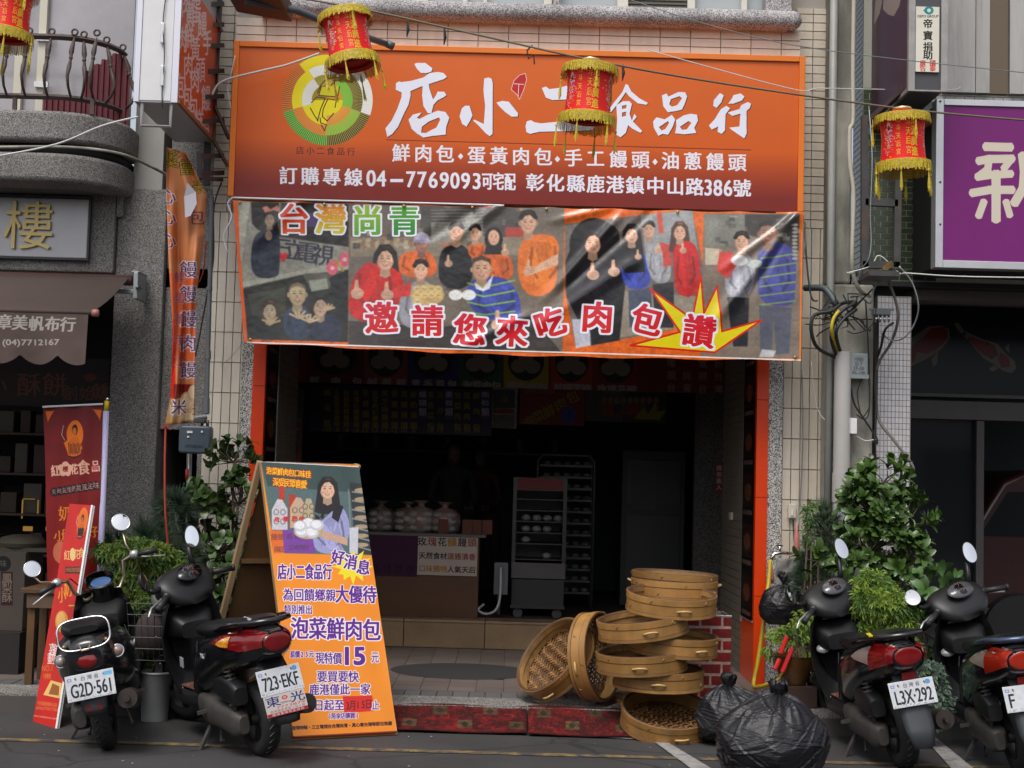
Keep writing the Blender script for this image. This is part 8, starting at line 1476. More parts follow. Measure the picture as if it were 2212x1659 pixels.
        gp_ = [(lambda c, s: (-.27+.035*s, .145*abs(c)**.55*(1 if c > 0 else -1), .715+.085*abs(s)**.6*(1 if s > 0 else -1)))(math.cos(k*math.pi/18), math.sin(k*math.pi/18)) for k in range(36)]; MB().tube(gp_, .0068, 8, closed=True).build('grab_rail', mat('soft_chrome', (.55, .55, .56), .14, metal=1), t, True)
        for s in (-1, 1): MB().tube([(-.28, s*.12, .66), (-.2, s*.10, .66)], .012, 6).build('rail_bolt', mat('worn_brass', (.3, .22, .12), .4, metal=.7), t, True)
        MB().ell((-.215, 0, .672), (.02, .04, .018), 14, 8).build('badge', M_alu, t, True); MB().tube([(-.30, .03, .66), (-.315, .02, .625), (-.315, -.02, .625), (-.30, -.03, .66)], .005, 6).build('luggage_hook', mat('worn_brass', 0), t, True)
        lettering(t, 'Kiwi', body, .16, -105 + 90, .05, M_white, side=-1)
    else:
        if kind == 'sport2':
            for s in (1, -1): a0, a1 = (-6, 62) if s > 0 else (118, 186); tl = patch(body, -.36, .16, a0, a1, .006, 2.5, 22, 8, 1).build('tail_light', M_red, t, True); a0, a1 = (8, 34) if s > 0 else (146, 172); patch(body, -.08, .08, a0, a1, .0095, 2.5, 12, 6, 1).build('indicator', M_amb, tl, True)
        else:
            for s in (1, -1): a0, a1 = (-8, 55) if s > 0 else (125, 188); tl = patch(body, -.355, .12, a0, a1, .006, 2.5, 20, 8, 1).build('indicator', M_clr, t, True)
            for s in (1, -1): a0, a1 = (-12, 60) if s > 0 else (120, 192); patch(body, -.362, -.14, a0, a1, .010, 2.5, 8, 8).build('tail_light', M_red if kind == 'sport3' else mat('orange_red_lens', (.36, .022, .008), .15, coat=.6), t, True)
            for s in (1, -1): a0, a1 = (55, 62) if s > 0 else (118, 125); patch(body, -.345, .12, a0, a1, .011, 2.5, 14, 3).build('chrome_strip', M_chrome, t, True)
            MB().box(-.325, -.04, .575, -.315, .04, .615).build('reflector', M_red, t)
        ti = MB(); ti.ell((-.366, 0, .712), (.006, .083, .052), 20, 10); ti.build('tail_light', M_red if kind != 'sport4' else mat('orange_red_lens', 0), t, True)
        rl = [(.16, .145, .745), (-.02, .155, .79), (-.18, .15, .82), (-.31, .11, .83), (-.365, 0, .832), (-.31, -.11, .83), (-.18, -.15, .82), (-.02, -.155, .79), (.16, -.145, .745)]; MB().tube(rl, [.010, .014, .016, .017, .018, .017, .016, .014, .010], 8).build('grab_rail', mat('blue_grey_rail', (.07, .10, .16), .25, metal=.5) if kind == 'sport4' else M_bk, t, True)
        for s in (1, -1): MB().bar((-.17, s*.13, .815), (-.12, s*.11, .75), .03, .02).build('rail_stay', M_bk, t)
        if kind == 'sport3': MB().obox((-.2, .15, .838), ((.95, -.1, .1), (0, 1, 0), (-.1, 0, 1)), (.04, .012, .003)).build('yellow_tape', mat('yellow_tape', (.6, .45, .01), .5), t)
        if kind == 'sport2':
            lettering(t, 'RS', body, .30, 12, .045, M_white); 
            m = MB(); m.box(.70, .168, .44, .71, .17, .45); MB().obox((.66, .176, .50), ((.9, 0, .1), (0, 1, 0), (-.1, 0, 1)), (.028, .002, .03)).build('sticker', mat('faded_sticker', (.4, .4, .42), .5), t)
            g_ = glyph3d('YAMAHA', (0, 0, 0), .030, .0004, M_white, t, name='seat_lettering'); g_.matrix_basis = Matrix.Translation((-.16, .075, .835)) @ Matrix.Rotation(R(176), 4, 'Z') @ Matrix.Rotation(R(-62), 4, 'X')
            # dealer flap under the plate
            cv = Canvas(420, 300, (.76, .72, .70)); cv.poly([(0, .84), (1, .84), (1, 1), (0, 1)], (.62, .12, .14))
            cv.text('東', .2, .3, .5, (.1, .16, .42), sx=.7, boldx=.006, bold=.004); cv.text('光', .8, .3, .5, (.1, .16, .42), sx=.7, boldx=.006, bold=.004); cv.ell(.5, .2, .07, .1, (.75, .15, .15)); cv.ell(.5, .2, .04, .06, (.85, .6, .6)); cv.fit('YAMAHA', .36, .38, .64, .48, (.1, .1, .15)); cv.fit('7773879', .25, .56, .95, .68, (.75, .12, .15)); cv.run('鹿港鎮彰鹿路5段6號', (.12, .76), (.9, .76), .12, (.4, .3, .35), sx=.6); cv.run('環保署排氣定檢站', (.15, .92), (.85, .92), .12, (.9, .85, .85), sx=.7)
            o = c-up*.075+Vector((0, .125, 0))+nrm*.002; b = MB(); face(b, o, (0, -.25, 0), -up*.115); fl = MB().obox(c-up*.132-nrm*.001, (Vector((0, 1, 0)), up, nrm), (.125, .058, .0015)).build('dealer_flap', M_white, t); b.build('flap_print', cv.mat('flap_print', .5), fl)
    # handlebars
    if K:
        q = MB(); q.tube([(.98, 0, .78), (.93, 0, .90)], [.075, .085], 20); q.lathe([(.085, 0), (.09, .012), (.082, .02)], (.93, 0, .90), frame3((-.35, 0, .93)), 24); st(q).build('gauge_pod', M_bk, t, True, auto=40); q = MB(); q.lathe([(0, .0), (.066, 0)], (.925, 0, .913), frame3((-.4, 0, .92)), 24); o = st(q).build('gauge', dial(0), t, True)
        q = MB(); q.lathe([(.092, -.0), (.096, .045), (.09, .05)], (.935, 0, .905), frame3((-.35, 0, .93)), 24); q.v = [v for v in q.v]; q.f = [f_ for f_ in q.f if (q.v[f_[0]][0]+q.v[f_[2]][0])/2 > .93]; st(q).build('visor', M_bk, t, True, solid=.004)
        for s in (1, -1):
            st(MB().tube([(.96, s*.04, .84), (.98, s*.12, .83), (.97, s*.17, .90), (.955, s*.19, .99), (.93, s*.25, 1.005), (.90, s*.30, 1.0)], .013, 8)).build('handlebar', mat('worn_chrome', (.42, .36, .26), .3, metal=.9), t, True)
            st(MB().tube([(.91, s*.285, 1.0), (.865, s*.40, .985)], .019, 10)).build('grip', M_rubber, t, True); st(MB().ell((.925, s*.265, 1.005), (.03, .035, .032), 12, 8)).build('switch_housing', M_sil, t, True)
            st(MB().tube([(.93, s*.27, .985), (.95, s*.36, .955), (.90, s*.45, .93)], [.008, .007, .006], 6)).build('brake_lever', M_sil, t, True)
    else:
        hd = [(.82, .845, .10, .03), (.86, .88, .175, .06), (.93, .925, .215, .085), (1.0, .945, .205, .09), (1.07, .925, .15, .08), (1.13, .88, .07, .04)]
        st(MB().loft(lofted(hd, 30, 2.9, 4)[0])).build('handlebar_cowl', M_bm, t, True, auto=60)
        q = MB(); q.lathe([(.0, .004), (.9, .002), (1, -.006)], n=28); qf = frame3((-.70, 0, .72)); q.v = [tuple(Vector((.868, 0, 1.010))+qf @ Vector((x*GX, y*GY_, z*1.5))) for x, y, z in q.v]; q.uv = [(.5+.5*(math.cos(2*math.pi*(i % 28)/28))*(0, .9, 1)[2-i//28 if False else i//28], .5+.5*math.sin(2*math.pi*(i % 28)/28)*(0, .9, 1)[i//28]) for i in range(84)]; st(q).build('gauge', dial(1 if kind == 'sport2' else 2), t, True)
        for s in (1, -1):
            st(MB().tube([(.93, s*.17, .925), (.90, s*.22, .925)], .026, 10)).build('switch_housing', M_bm, t, True); st(MB().tube([(.905, s*.21, .925), (.855, s*.345, .90)], .019, 10).tube([(.855, s*.345, .90), (.85, s*.36, .898)], .022, 10)).build('grip', M_rubber, t, True); st(MB().tube([(.94, s*.22, .915), (.965, s*.30, .885), (.92, s*.38, .86)], [.008, .008, .006], 6)).build('brake_lever', M_sil, t, True)
    for s in (1, -1): st(MB().tube([(.93, s*.2, .93 if not K else .99), (1.0, s*.16, 1.0 if K else .90), (1.05, s*.07, .86), (1.04, s*.02, .7)], .0045, 5)).build('control_cable', M_rubber, t, True)
    for s in (1, -1):
        for x, z in ((.62, .36), (.72, .33), (1.0, .45), (1.02, .62)): MB().ell((x, s*(.165 if x < .9 else .19), z), (.007, .004, .007), 8, 6).build('screw', M_galv, t, True)
        MB().tube([(.52, s*.168, .36), (.44, s*.18, .48), (.38, s*.182, .60), (.40, s*.165, .66)], .0035, 5).build('panel_seam', M_rubber, t)
    [MB().bar((.30, s*.14, .26), (.33, s*.24, .25), .022, .02).build('footpeg', M_steel, t) for s in (1, -1)]; MB().tube([(.16, .155, .68), (.15, 0, .785), (.16, -.155, .68)], .006, 6).build('seat_strap', M_seat, t, True)
    for b_, tp, fd, rx, ry in mirrors:
        i0 = len(bpy.data.objects); 
        B2, T2 = S @ Vector(b_), S @ Vector(tp); mirror(t, B2, T2, S.to_3x3() @ Vector(fd), rx, ry, M_bk if not K else M_chrome, M_bm if not K else mat('worn_chrome', 0), K)
    t.matrix_world = Matrix.Translation(loc) @ Matrix.Rotation(R(head), 4, 'Z') @ Matrix.Rotation(R(lean), 4, 'X'); return t
def frame3(a): return Vector(a).normalized().to_track_quat('Z', 'Y').to_matrix()
_D = {}
def dial(k):
    if k in _D: return _D[k]
    cv = Canvas(200, 200, ((.25, .38, .55), (.05, .05, .055), (.30, .30, .31))[k]); fg = ((.8, .85, .9), (.55, .55, .55), (.62, .62, .64))[k]
    for cx, cy, r_ in (((.5, .5, .36),) if k == 0 else ((.5, .33, .22), (.5, .70, .18))):
        cv.ell(cx, cy, r_, r_, (.06, .06, .07) if k else (.3, .45, .65))
        for a in range(-210, 31, 24): cv.line([(cx+r_*.8*math.cos(R(a)), cy+r_*.8*math.sin(R(a))), (cx+r_*math.cos(R(a)), cy+r_*math.sin(R(a)))], .018, fg)
        cv.line([(cx, cy), (cx+r_*.7*math.cos(R(-60)), cy+r_*.7*math.sin(R(-60)))], .016, (.8, .2, .1))
    _D[k] = cv.mat('dial_print', .12, spec=.7); return _D[k]
def lettering(t, s, ss, x, ang, size, mt, side=1):
    v = [np.interp(x, [q[0] for q in ss][::-1], [q[k] for q in ss][::-1]) for k in range(4)]; z = v[1]+v[3]*.25; y = (v[2]*1.0+.004)*side
    g_ = glyph3d(s, (0, 0, 0), size, .001, mt, t, bold=.001, name='side_lettering'); g_.matrix_basis = Matrix.Translation((x, y, z)) @ Matrix.Rotation(R(180) if side > 0 else 0, 4, 'Z') @ Matrix.Rotation(R(12 if side > 0 else 12), 4, 'X')
def place(px, py, z): return G(px, py, z)
mr = [((.95, .16, .96), (.93, .24, 1.05), (-.9, -.25, .2), .05, .075), ((.97, -.15, 1.0), (.97, -.2, 1.13), (-.93, .1, .3), .047, .080)]
g1 = G(214, 1632); scooter('retro black scooter with a chrome grab rail and plate G2D-561, leftmost of the four', (g1.x, g1.y+.2, 0), 101, -12, 'retro', 'G2D·561', True, 1, [((.93, .26, 1.01), (.96, .38, 1.10), (-.95, -.1, .25), .052, .052), ((.93, -.25, 1.01), (.99, -.26, 1.19), (-.95, -.05, .34), .058, .058)], 22)
g2 = G(601, 1645); scooter('black scooter with a red and amber tail light and plate 723-EKF before the sandwich board', (g2.x-.12, g2.y+.17, 0), 125, -9, 'sport2', '723·EKF', False, 2, [((.96, .17, .97), (.93, .30, 1.0), (-.75, -.3, .12), .045, .066), ((.97, -.14, 1.0), (.97, -.14, 1.13), (-.85, .5, .25), .045, .078)], 26)
q = P(1970, 1499, 8.0); scooter('black scooter with plate L3X-292 and a grey mudguard right of the bin bags', (q.x+.07, q.y+.38, 0), 95, -10, 'sport3', 'L3X·292', True, 3, [((.96, .17, .97), (.93, .30, 1.0), (-.75, -.35, .1), .045, .066), mr[1]], 28)
q = P(2240, 1530, 7.9); scooter('black scooter cut off by the right edge with only an F of its plate showing', (q.x+.07, q.y+.4, 0), 87, -9, 'sport4', 'F', False, 4, [((.96, .17, .97), (.95, .30, 1.0), (-.6, .2, .75), .05, .075), mr[1]], 28)
# ------------------------------------------------------------------ plants
def leafmesh(L, w_, mt, fold=.14, droop=.15, n=5):
    m = MB(); pts = []
    for i in range(n+1):
        t = i/n; hw = w_/2*math.sin(math.pi*(t*.93+.03)**1.35)**.62; z = L*(.10*math.sin(math.pi*t)-droop*t*t)
        pts += [(-hw, L*t, z+hw*fold), (0, L*t, z), (hw, L*t, z+hw*fold)]
    m.grid(pts, 3, n+1); me = m.me('leaf', True); me.materials.append(mt); return me
def leafmat(name, c, rough=.35, ov=.35): return mat(name, c, rough, objvar=ov, spec=.5, var=.12, vs_=20)
def stick(m, a, b, r0, r1, bend=.06, rr=random):
    a, b = Vector(a), Vector(b); mid = (a+b)/2+Vector((rr.uniform(-bend, bend), rr.uniform(-bend, bend), 0)); m.tube([a, mid, b], [r0, (r0+r1)/2, r1], 6); return mid
def shrub(name, lab, blobs, base, mt, L, w_, n, seed, group=None, cat='shrub', leaves_per=7, limit=280, fold=.2, up=.4, pot=None):
    """broad-leaf shrub: twigs reach points inside the blobs and carry rosettes of separate leaves"""
    rr = random.Random(seed); base = Vector(base); t = thing(name, lab, cat, tuple(base), group); tw = MB(); ms = [leafmesh(L*s, w_*s, mt, fold, rr.uniform(.0, .22)) for s in (1, .85, .7, 1.1)]; cnt = 0; rest = MB()
    m_st = mat('twig_bark', (.09, .07, .045), .8, var=.2)
    tips = []
    for c, rad, k in blobs:
        c = Vector(c); stick(tw, base, c-Vector((0, 0, rad[2]*.3)), .014, .008, .05, rr)
        for i in range(k):
            d = Vector((rr.gauss(0, 1), rr.gauss(0, 1), rr.gauss(0, 1))).normalized(); f = rr.uniform(.35, 1)**.5; p = c+Vector((d.x*rad[0], d.y*rad[1], d.z*rad[2]))*f; tips.append((p, d)); stick(tw, c-Vector((0, 0, rad[2]*.25)), p, .006, .003, .03, rr)
    rr.shuffle(tips)
    for p, d in tips:
        dd = (d+Vector((0, -.25, up))).normalized(); q = dd.to_track_quat('Z', 'Y').to_matrix()
        for j in range(leaves_per):
            a = j*2.4+rr.uniform(-.3, .3); tilt = R(rr.uniform(25, 75)); M_ = (q @ Matrix.Rotation(a, 3, 'Z') @ Matrix.Rotation(tilt, 3, 'X')).to_4x4(); M_.translation = p+dd*(j*.006)
            me = rr.choice(ms)
            if cnt < limit: piece(me, 'leaf', t, M_); cnt += 1
            else: rest.add([M_ @ v.co for v in me.vertices], [tuple(f_.vertices) for f_ in me.polygons])
    tw.build('stem', m_st, t, True)
    if rest.v: stuff(rest.build('foliage', mt, t, True))
    return t
def bush(name, lab, blobs, base, mt, mt2, L, w_, n, seed, cat='bush', group=None, kind='fern'):
    """fine foliage: many little blades in clumps, light tips and dark hearts come from the light"""
    rr = random.Random(seed); base = Vector(base); t = thing(name, lab, cat, tuple(base), group); a_, b_ = MB(), MB(); st = MB(); cl = []
    for c, rad, k in blobs:
        c = Vector(c); stick(st, base, c, .012, .006, .05, rr)
        for i in range(k):
            d = Vector((rr.gauss(0, 1), rr.gauss(0, 1), rr.gauss(0, 1))).normalized(); f = rr.uniform(.15, 1)**.45; cl.append((c+Vector((d.x*rad[0], d.y*rad[1], d.z*rad[2]))*f, d))
    for p, d in cl:
        m = a_ if rr.random() < .6 else b_
        if kind == 'pine':
            for j in range(n):
                v = (d*.8+Vector((rr.gauss(0, .6), rr.gauss(0, .6), rr.gauss(0, .6)+.35))).normalized(); s_ = v.cross(Vector((0, -1, .3))).normalized()*w_; e = p+v*L*rr.uniform(.6, 1.1); m.add([p-s_, p+s_, e], [(0, 1, 2)])
        else:
            dd = (d+Vector((0, -.5, .15))).normalized(); q = dd.to_track_quat('Z', 'Y').to_matrix()
            for j in range(n):
                az = rr.uniform(0, 6.28); tl = rr.uniform(.5, 1.5); v = q @ Vector((math.sin(tl)*math.cos(az), math.sin(tl)*math.sin(az), math.cos(tl)))
                s_ = v.cross(Vector((rr.uniform(-.4, .4), -1, rr.uniform(-.3, .5)))).normalized()*w_; o = p+Vector((rr.gauss(0, .012), rr.gauss(0, .012), rr.gauss(0, .012))); e = o+v*L*rr.uniform(.5, 1.15)-Vector((0, 0, L*.25)); mid = (o+e)/2+Vector((0, 0, L*.12)); m.add([o, mid-s_, e, mid+s_], [(0, 1, 2, 3)])
    if a_.v: stuff(a_.build('foliage', mt, t))
    if b_.v: stuff(b_.build('foliage', mt2, t))
    st.build('stem', mat('twig_bark', 0), t, True); return t
M_l1 = leafmat('dark_round_leaf', (.055, .10, .024)); M_l2 = leafmat('broad_green_leaf', (.050, .095, .020), .3, .45); M_l3 = leafmat('lower_broad_leaf', (.06, .125, .03), .3)
M_f1 = leafmat('bright_fern', (.17, .25, .03), .5); M_f2 = leafmat('mid_fern', (.07, .14, .02), .5); M_p1 = leafmat('pine_needle', (.022, .045, .024), .5); M_p2 = leafmat('pine_needle_light', (.04, .07, .03), .5); M_ag = leafmat('grey_green_leaf', (.10, .15, .11), .6); M_yg = leafmat('lime_leaf', (.16, .24, .03), .45)
p = lambda x, y, Y: P(x, y, Y)
def bl(x, y, Y, rx, ry, k, d=.6): return (p(x, y, Y), (rx*Y/F, rx*Y/F*d, ry*Y/F), k)
def gz(x, Y, z=.13): q = P(x, 1400, Y); return (q.x, Y, z)
shrub('round_leaf_shrub', 'dark shrub with round leaves between the gas meter and the sandwich board', [bl(505, 990, 10.2, 42, 36, 16), bl(440, 1085, 10.1, 48, 44, 26), bl(515, 1075, 10.2, 38, 60, 26), bl(475, 1180, 10.1, 58, 60, 40), bl(500, 1270, 10.0, 44, 60, 26)], gz(480, 10.1), M_l1, .085, .055, 0, 5, leaves_per=6)
bush('pine_shrub', 'dark long needled pine shrub against the granite pillar', [bl(380, 1105, 10.0, 42, 38, 44), bl(325, 1165, 9.95, 44, 34, 40), bl(262, 1180, 9.9, 34, 20, 20), bl(400, 1205, 9.95, 40, 34, 30)], gz(350, 10.0), M_p1, M_p2, .13, .0022, 46, 6, kind='pine')
bush('fern_bush', 'bright feathery green bush behind the retro scooter', [bl(290, 1195, 9.5, 84, 26, 170), bl(350, 1225, 9.55, 50, 34, 120), bl(258, 1265, 9.45, 56, 36, 120), bl(325, 1300, 9.45, 76, 44, 190), bl(290, 1370, 9.5, 52, 50, 120), bl(325, 1430, 9.55, 25, 30, 30)], gz(300, 9.6), M_f1, M_f2, .05, .006, 26, 7)
shrub('broad_leaf_shrub', 'tall glossy shrub with big oval leaves before the white mosaic pillar', [bl(1905, 1040, 10.0, 52, 34, 22), bl(1880, 1100, 9.9, 62, 48, 34), bl(1950, 1125, 9.9, 52, 58, 32), bl(1880, 1180, 9.85, 62, 50, 34), bl(1955, 1210, 9.8, 54, 45, 28), bl(1840, 1235, 9.8, 30, 45, 10)], gz(1900, 10.0), M_l2, .098, .042, 0, 8, leaves_per=12, up=.8, fold=.3)
shrub('small_oval_leaf_plant', 'small shoots of oval leaves left of the right hand pine shrub', [bl(1768, 1205, 9.9, 34, 34, 7)], gz(1765, 9.9), M_l2, .105, .045, 0, 18, leaves_per=5)
shrub('low_broad_leaf_shrub', 'lower spreading shrub with round glossy leaves between the two right scooters', [bl(2000, 1285, 9.4, 34, 34, 10), bl(2045, 1250, 9.4, 34, 16, 4), bl(1995, 1350, 9.4, 26, 55, 10), bl(1985, 1430, 9.4, 24, 45, 7)], gz(2015, 9.5), M_l3, .105, .058, 0, 9, leaves_per=5)
bush('pine_shrub', 'dark needled pine shrub behind the mirror of the scooter L3X-292', [bl(1765, 1200, 10.2, 34, 42, 44), bl(1785, 1130, 10.2, 28, 36, 26), bl(1752, 1238, 10.15, 26, 22, 18), bl(1765, 1265, 10.1, 50, 30, 30)], gz(1760, 10.2), M_p1, M_p2, .12, .002, 46, 10, kind='pine')
bush('fern_bush', 'bright feathery yellow green bush behind the scooter L3X-292', [bl(1885, 1262, 9.3, 35, 22, 80), bl(1905, 1305, 9.25, 62, 40, 190), bl(1940, 1330, 9.25, 42, 48, 110), bl(1880, 1370, 9.3, 50, 40, 120), bl(1935, 1400, 9.3, 52, 32, 80)], gz(1900, 9.6), M_f1, M_f2, .05, .006, 26, 11)
bush('grey_leaf_bush', 'pale grey green herb bush between the right two scooters', [bl(1995, 1460, 9.0, 40, 30, 50), bl(2015, 1510, 9.0, 40, 45, 80), bl(2005, 1555, 9.0, 30, 25, 30)], gz(2005, 9.5), M_ag, M_ag, .045, .008, 22, 12)
bush('lime_leaf_plant', 'small lime leaved plant in front of the terrazzo strip beside the orange jamb', [bl(1730, 1345, 9.8, 30, 22, 18), bl(1700, 1375, 9.75, 40, 16, 20), bl(1745, 1395, 9.8, 22, 25, 14), bl(1665, 1400, 9.9, 22, 26, 8)], gz(1725, 9.8), M_yg, M_f2, .055, .009, 9, 13)
m = MB(); rr = random.Random(2)
for i in range(16): a = P(1735+rr.uniform(-30, 20), 1400, 9.7); m.tube([a, a+Vector((rr.uniform(-.02, .05), 0, -.2)), a+Vector((rr.uniform(.02, .12), 0, -.42))], .003, 4)
tag(stuff(m.build('dry_stalks', mat('dry_stalk', (.2, .14, .08), .8))), 'bundle of thin dry stalks under the lime leaved plant', 'stalks')
bush('small_conifer', 'small pointed conifer sprig in front of the right tiles', [bl(1748, 1110, 10.0, 12, 26, 14), bl(1752, 1150, 10.0, 14, 20, 12)], gz(1750, 10.0), M_f2, M_p2, .05, .004, 20, 14)
# pots, tubs
M_wp = mat('white_bucket', (.24, .25, .255), .5, var=.2, vs_=6); q = G(325, 1562); tag(MB().lathe([(0, .0), (.085, .0), (.10, .30), (.108, .31), (.1, .32), (.09, .28), (0, .28)], (q.x, q.y+.1, .002), n=28).build('bucket', M_wp, None, True, auto=40), 'white plastic bucket standing between the two left scooters', 'bucket')
M_ter = mat('dark_terracotta', (.05, .025, .018), .8, var=.2)
for x, Y, r_, h_, lab in ((300, 9.65, .17, .26, 'terracotta pot under the left feathery bush'), (480, 10.1, .17, .3, 'terracotta pot under the round leaved shrub'), (1900, 9.75, .2, .28, 'terracotta pot under the right feathery bush'), (2010, 9.6, .16, .22, 'terracotta pot between the two right scooters'), (355, 10.05, .15, .26, 'terracotta pot under the left pine shrub'), (1765, 10.15, .16, .26, 'terracotta pot under the right pine shrub')):
    q = P(x, 1400, Y); tag(MB().lathe([(0, 0), (r_*.7, 0), (r_*.95, h_*.88), (r_*1.05, h_*.88), (r_*1.05, h_), (r_*.9, h_), (r_*.88, h_*.85), (0, h_*.85)], (q.x, Y, .13), n=28).build('plant_pot', M_ter, None, True, auto=35), lab, 'pot', 'pots along the shopfront')
q = P(1716, 1446, 9.75); tag(MB().lathe([(0, -.1), (.08, -.1), (.13, .02), (.145, .1), (.15, .1), (.14, .09), (.1, .05), (0, .04)], q, n=28).build('brown_bowl', mat('brown_glaze', (.10, .045, .012), .25), None, True, auto=40), 'brown glazed bowl below the red firecracker sticks', 'bowl'); tag(MB().box(q.x-.12, 9.65, .13, q.x+.14, 9.9, q.z-.103).build('flower_stand', M_ter, None, bevel=.004), 'small brown stand under the glazed bowl', 'stand')
M_fc = mat('firecracker_red', (.6, .02, .02), .4)
for (a, b_), lab in ((((1700, 1375), (1686, 1412)), 'upper red stick ornament'), (((1684, 1424), (1674, 1446)), 'lowest red stick ornament'), (((1712, 1400), (1690, 1452)), 'longest red stick ornament')): tag(MB().tube([P(*a, 9.62), P(*b_, 9.6)], .017, 8).build('red_stick', M_fc, None, True, auto=40), lab+' among the plants beside the orange jamb', 'ornament')
# tap, hose, cloth, handles, switch on the right strip
tap = thing('wall_tap', 'chrome wall tap with a yellow hose pushed onto it', 'tap', (2, 10.6, 1.2)); a = P(1690, 1193, 10.6)
MB().tube([P(1720, 1198, 10.66), P(1706, 1195, 10.6), P(1690, 1194, 10.58), P(1672, 1197, 10.56), P(1664, 1212, 10.55)], .014, 8).tube([P(1685, 1194, 10.57), P(1684, 1180, 10.57)], .008, 6).build('spout', M_chrome, tap, True); MB().bar(P(1677, 1179, 10.57), P(1691, 1179, 10.57), .01, .01).build('handle', M_chrome, tap)
M_hose = mat('yellow_hose', (.55, .38, .03), .45)
cable([P(1664, 1210, 10.55), P(1660, 1260, 10.5), P(1650, 1340, 10.4), P(1637, 1430, 10.35), P(1628, 1478, 10.3), P(1640, 1484, 10.0), P(1690, 1466, 9.8), P(1722, 1452, 9.8)], .016, M_hose, 'yellow hose running from the tap down the orange jamb to the plants', 'hose', 'hose', n=8)
cable([P(1722, 1430, 9.9), P(1690, 1455, 9.7), P(1668, 1492, 9.5), P(1655, 1520, 9.4)], .013, mat('old_yellow_hose', (.3, .2, .04), .6), 'older dull yellow hose end crossing behind the bin bags', 'hose', 'hose', n=8)
M_pk = mat('pink_plastic', (.55, .20, .18), .45)
for x, y0, y1, lab in ((1721, 1146, 1200, 'pink handled tool hanging beside the tap'), (1666, 1225, 1258, 'pink handled tool hanging under the tap')): tag(MB().tube([P(x, y0-18, 10.55), P(x, y0, 10.55), P(x, y0+8, 10.55), P(x, y1-8, 10.55), P(x, y1, 10.55)], [.006, .010, .02, .024, .016], 10).build('pink_handle', M_pk, None, True), lab, 'tool')
pts = []; A_ = P(1678, 1206, 10.5); 
for j in range(12):
    for i in range(10): q = P(1676+i*5.6, 1206+j*5.2+(j/11)*(-6 if i > 6 else 4), 10.5); pts.append((q.x, 10.5+.012*math.sin(i*1.3)+.008*math.sin(j+i), q.z))
tag(MB().grid(pts, 10, 12).build('floor_cloth', mat('grey_cloth', (.22, .21, .2), .95, bump=.6, bs=150, var=.15), None, True, solid=.004), 'grey rag hung to dry below the tap', 'cloth')
m = MB(); a, b_ = P(1692, 1268, 10.45), P(1728, 1330, 10.45); tag(m.box(a.x, 10.4, b_.z, b_.x, 10.6, a.z).build('dark_meter_box', mat('dim_metal', (.03, .033, .033), .5), None, bevel=.01), 'dark metal box below the hanging rag', 'box')
sw = thing('outdoor_switch', 'cream switch plate with a wire on the right tiled wall', 'switch', (2, 10.7, 1.5)); a, b_ = P(1703, 1119, 10.66), P(1720, 1089, 10.66); MB().box(a.x, 10.66, a.z, b_.x, 10.69, b_.z).build('plate', M_cream, sw, bevel=.004); MB().box(a.x+.02, 10.65, a.z+.02, a.x+.035, 10.659, b_.z-.04).build('rocker', M_white, sw)
cable([P(1733, 800, 10.66), P(1734, 950, 10.66), P(1728, 1090, 10.66), P(1721, 1150, 10.6)], .005, M_galv, 'thin grey conduit dropping down the right tiles', 'conduit'); cable([P(1713, 1120, 10.65), P(1714, 1140, 10.64), P(1716, 1172, 10.6)], .006, M_rubber, 'short dark lead below the cream switch', 'cable')
for i, ch in enumerate('80/2750家'[::-1]): q = P(1747-i*.3, 1082+i*9, 10.7); o = glyph3d(ch, (q.x, 10.704, q.z), .035, .0004, mat('marker_ink', (.02, .02, .02), .7), B, name='scribble')
tag(MB().box(P(1660, 1405, 10.2).x, 10.1, P(1660, 1412, 10.2).z, P(1715, 1405, 10.2).x, 10.3, P(1660, 1402, 10.2).z).build('wall_bracket_shelf', M_conc, None), 'weathered ledge carrying moss beside the lime leaved plant', 'ledge')
a, b_ = P(1569, 1122, 11.9), P(1597, 1107, 11.9); tag(MB().box(ix1-.004, 11.8, a.z, ix1+.009, 11.93, b_.z).build('wall_socket', M_cream, None), 'cream wall socket on the beige side wall inside the arcade', 'socket')
# parked bicycle basket and helmet behind the second scooter
hm = thing('silver_helmet', 'silver grey helmet resting behind the second scooter', 'helmet', (-2.4, 9.1, .95)); q = P(372, 1290, 9.15); m = MB(); m.ell(q, (.13, .15, .14), 24, 16); m.v = [(x, y, max(z, q.z-.07)) for x, y, z in m.v]; m.build('shell', mat('silver_shell', (.34, .33, .31), .3, metal=.4), hm, True); MB().lathe([(.128, -.075), (.138, -.07), (.13, -.055)], q, n=24).build('trim', M_rubber, hm, True)
bk = thing('wire_basket', 'black wire basket holding a dark cloth behind the second scooter', 'basket', (-2.4, 9.1, .7)); q = P(345, 1345, 9.15); m = MB(); w_ = .18; zt_2, zb_2 = P(345, 1300, 9.15).z, P(345, 1420, 9.15).z
for k in range(9): x = q.x-w_+2*w_*k/8; m.tube([(x, 9.0, zt_2), (q.x+(x-q.x)*.8, 9.03, zb_2)], .003, 4)
for k in range(6): z = zb_2+(zt_2-zb_2)*k/5; f = .8+.2*k/5; m.tube([(q.x-w_*f, 9.0, z), (q.x+w_*f, 9.0, z), (q.x+w_*f, 9.3, z), (q.x-w_*f, 9.3, z)], .003, 4, closed=True)
m.build('wires', M_rubber, bk); MB().ell((q.x-.02, 9.15, zb_2+.16), (.14, .11, .15), 16, 12).build('cloth', mat('dull_mauve_cloth', (.05, .035, .035), .9, bump=.5, bs=20), bk, True); MB().bar((q.x, 9.2, .13), (q.x, 9.2, zb_2), .05, .05).build('stand', M_steel, bk)
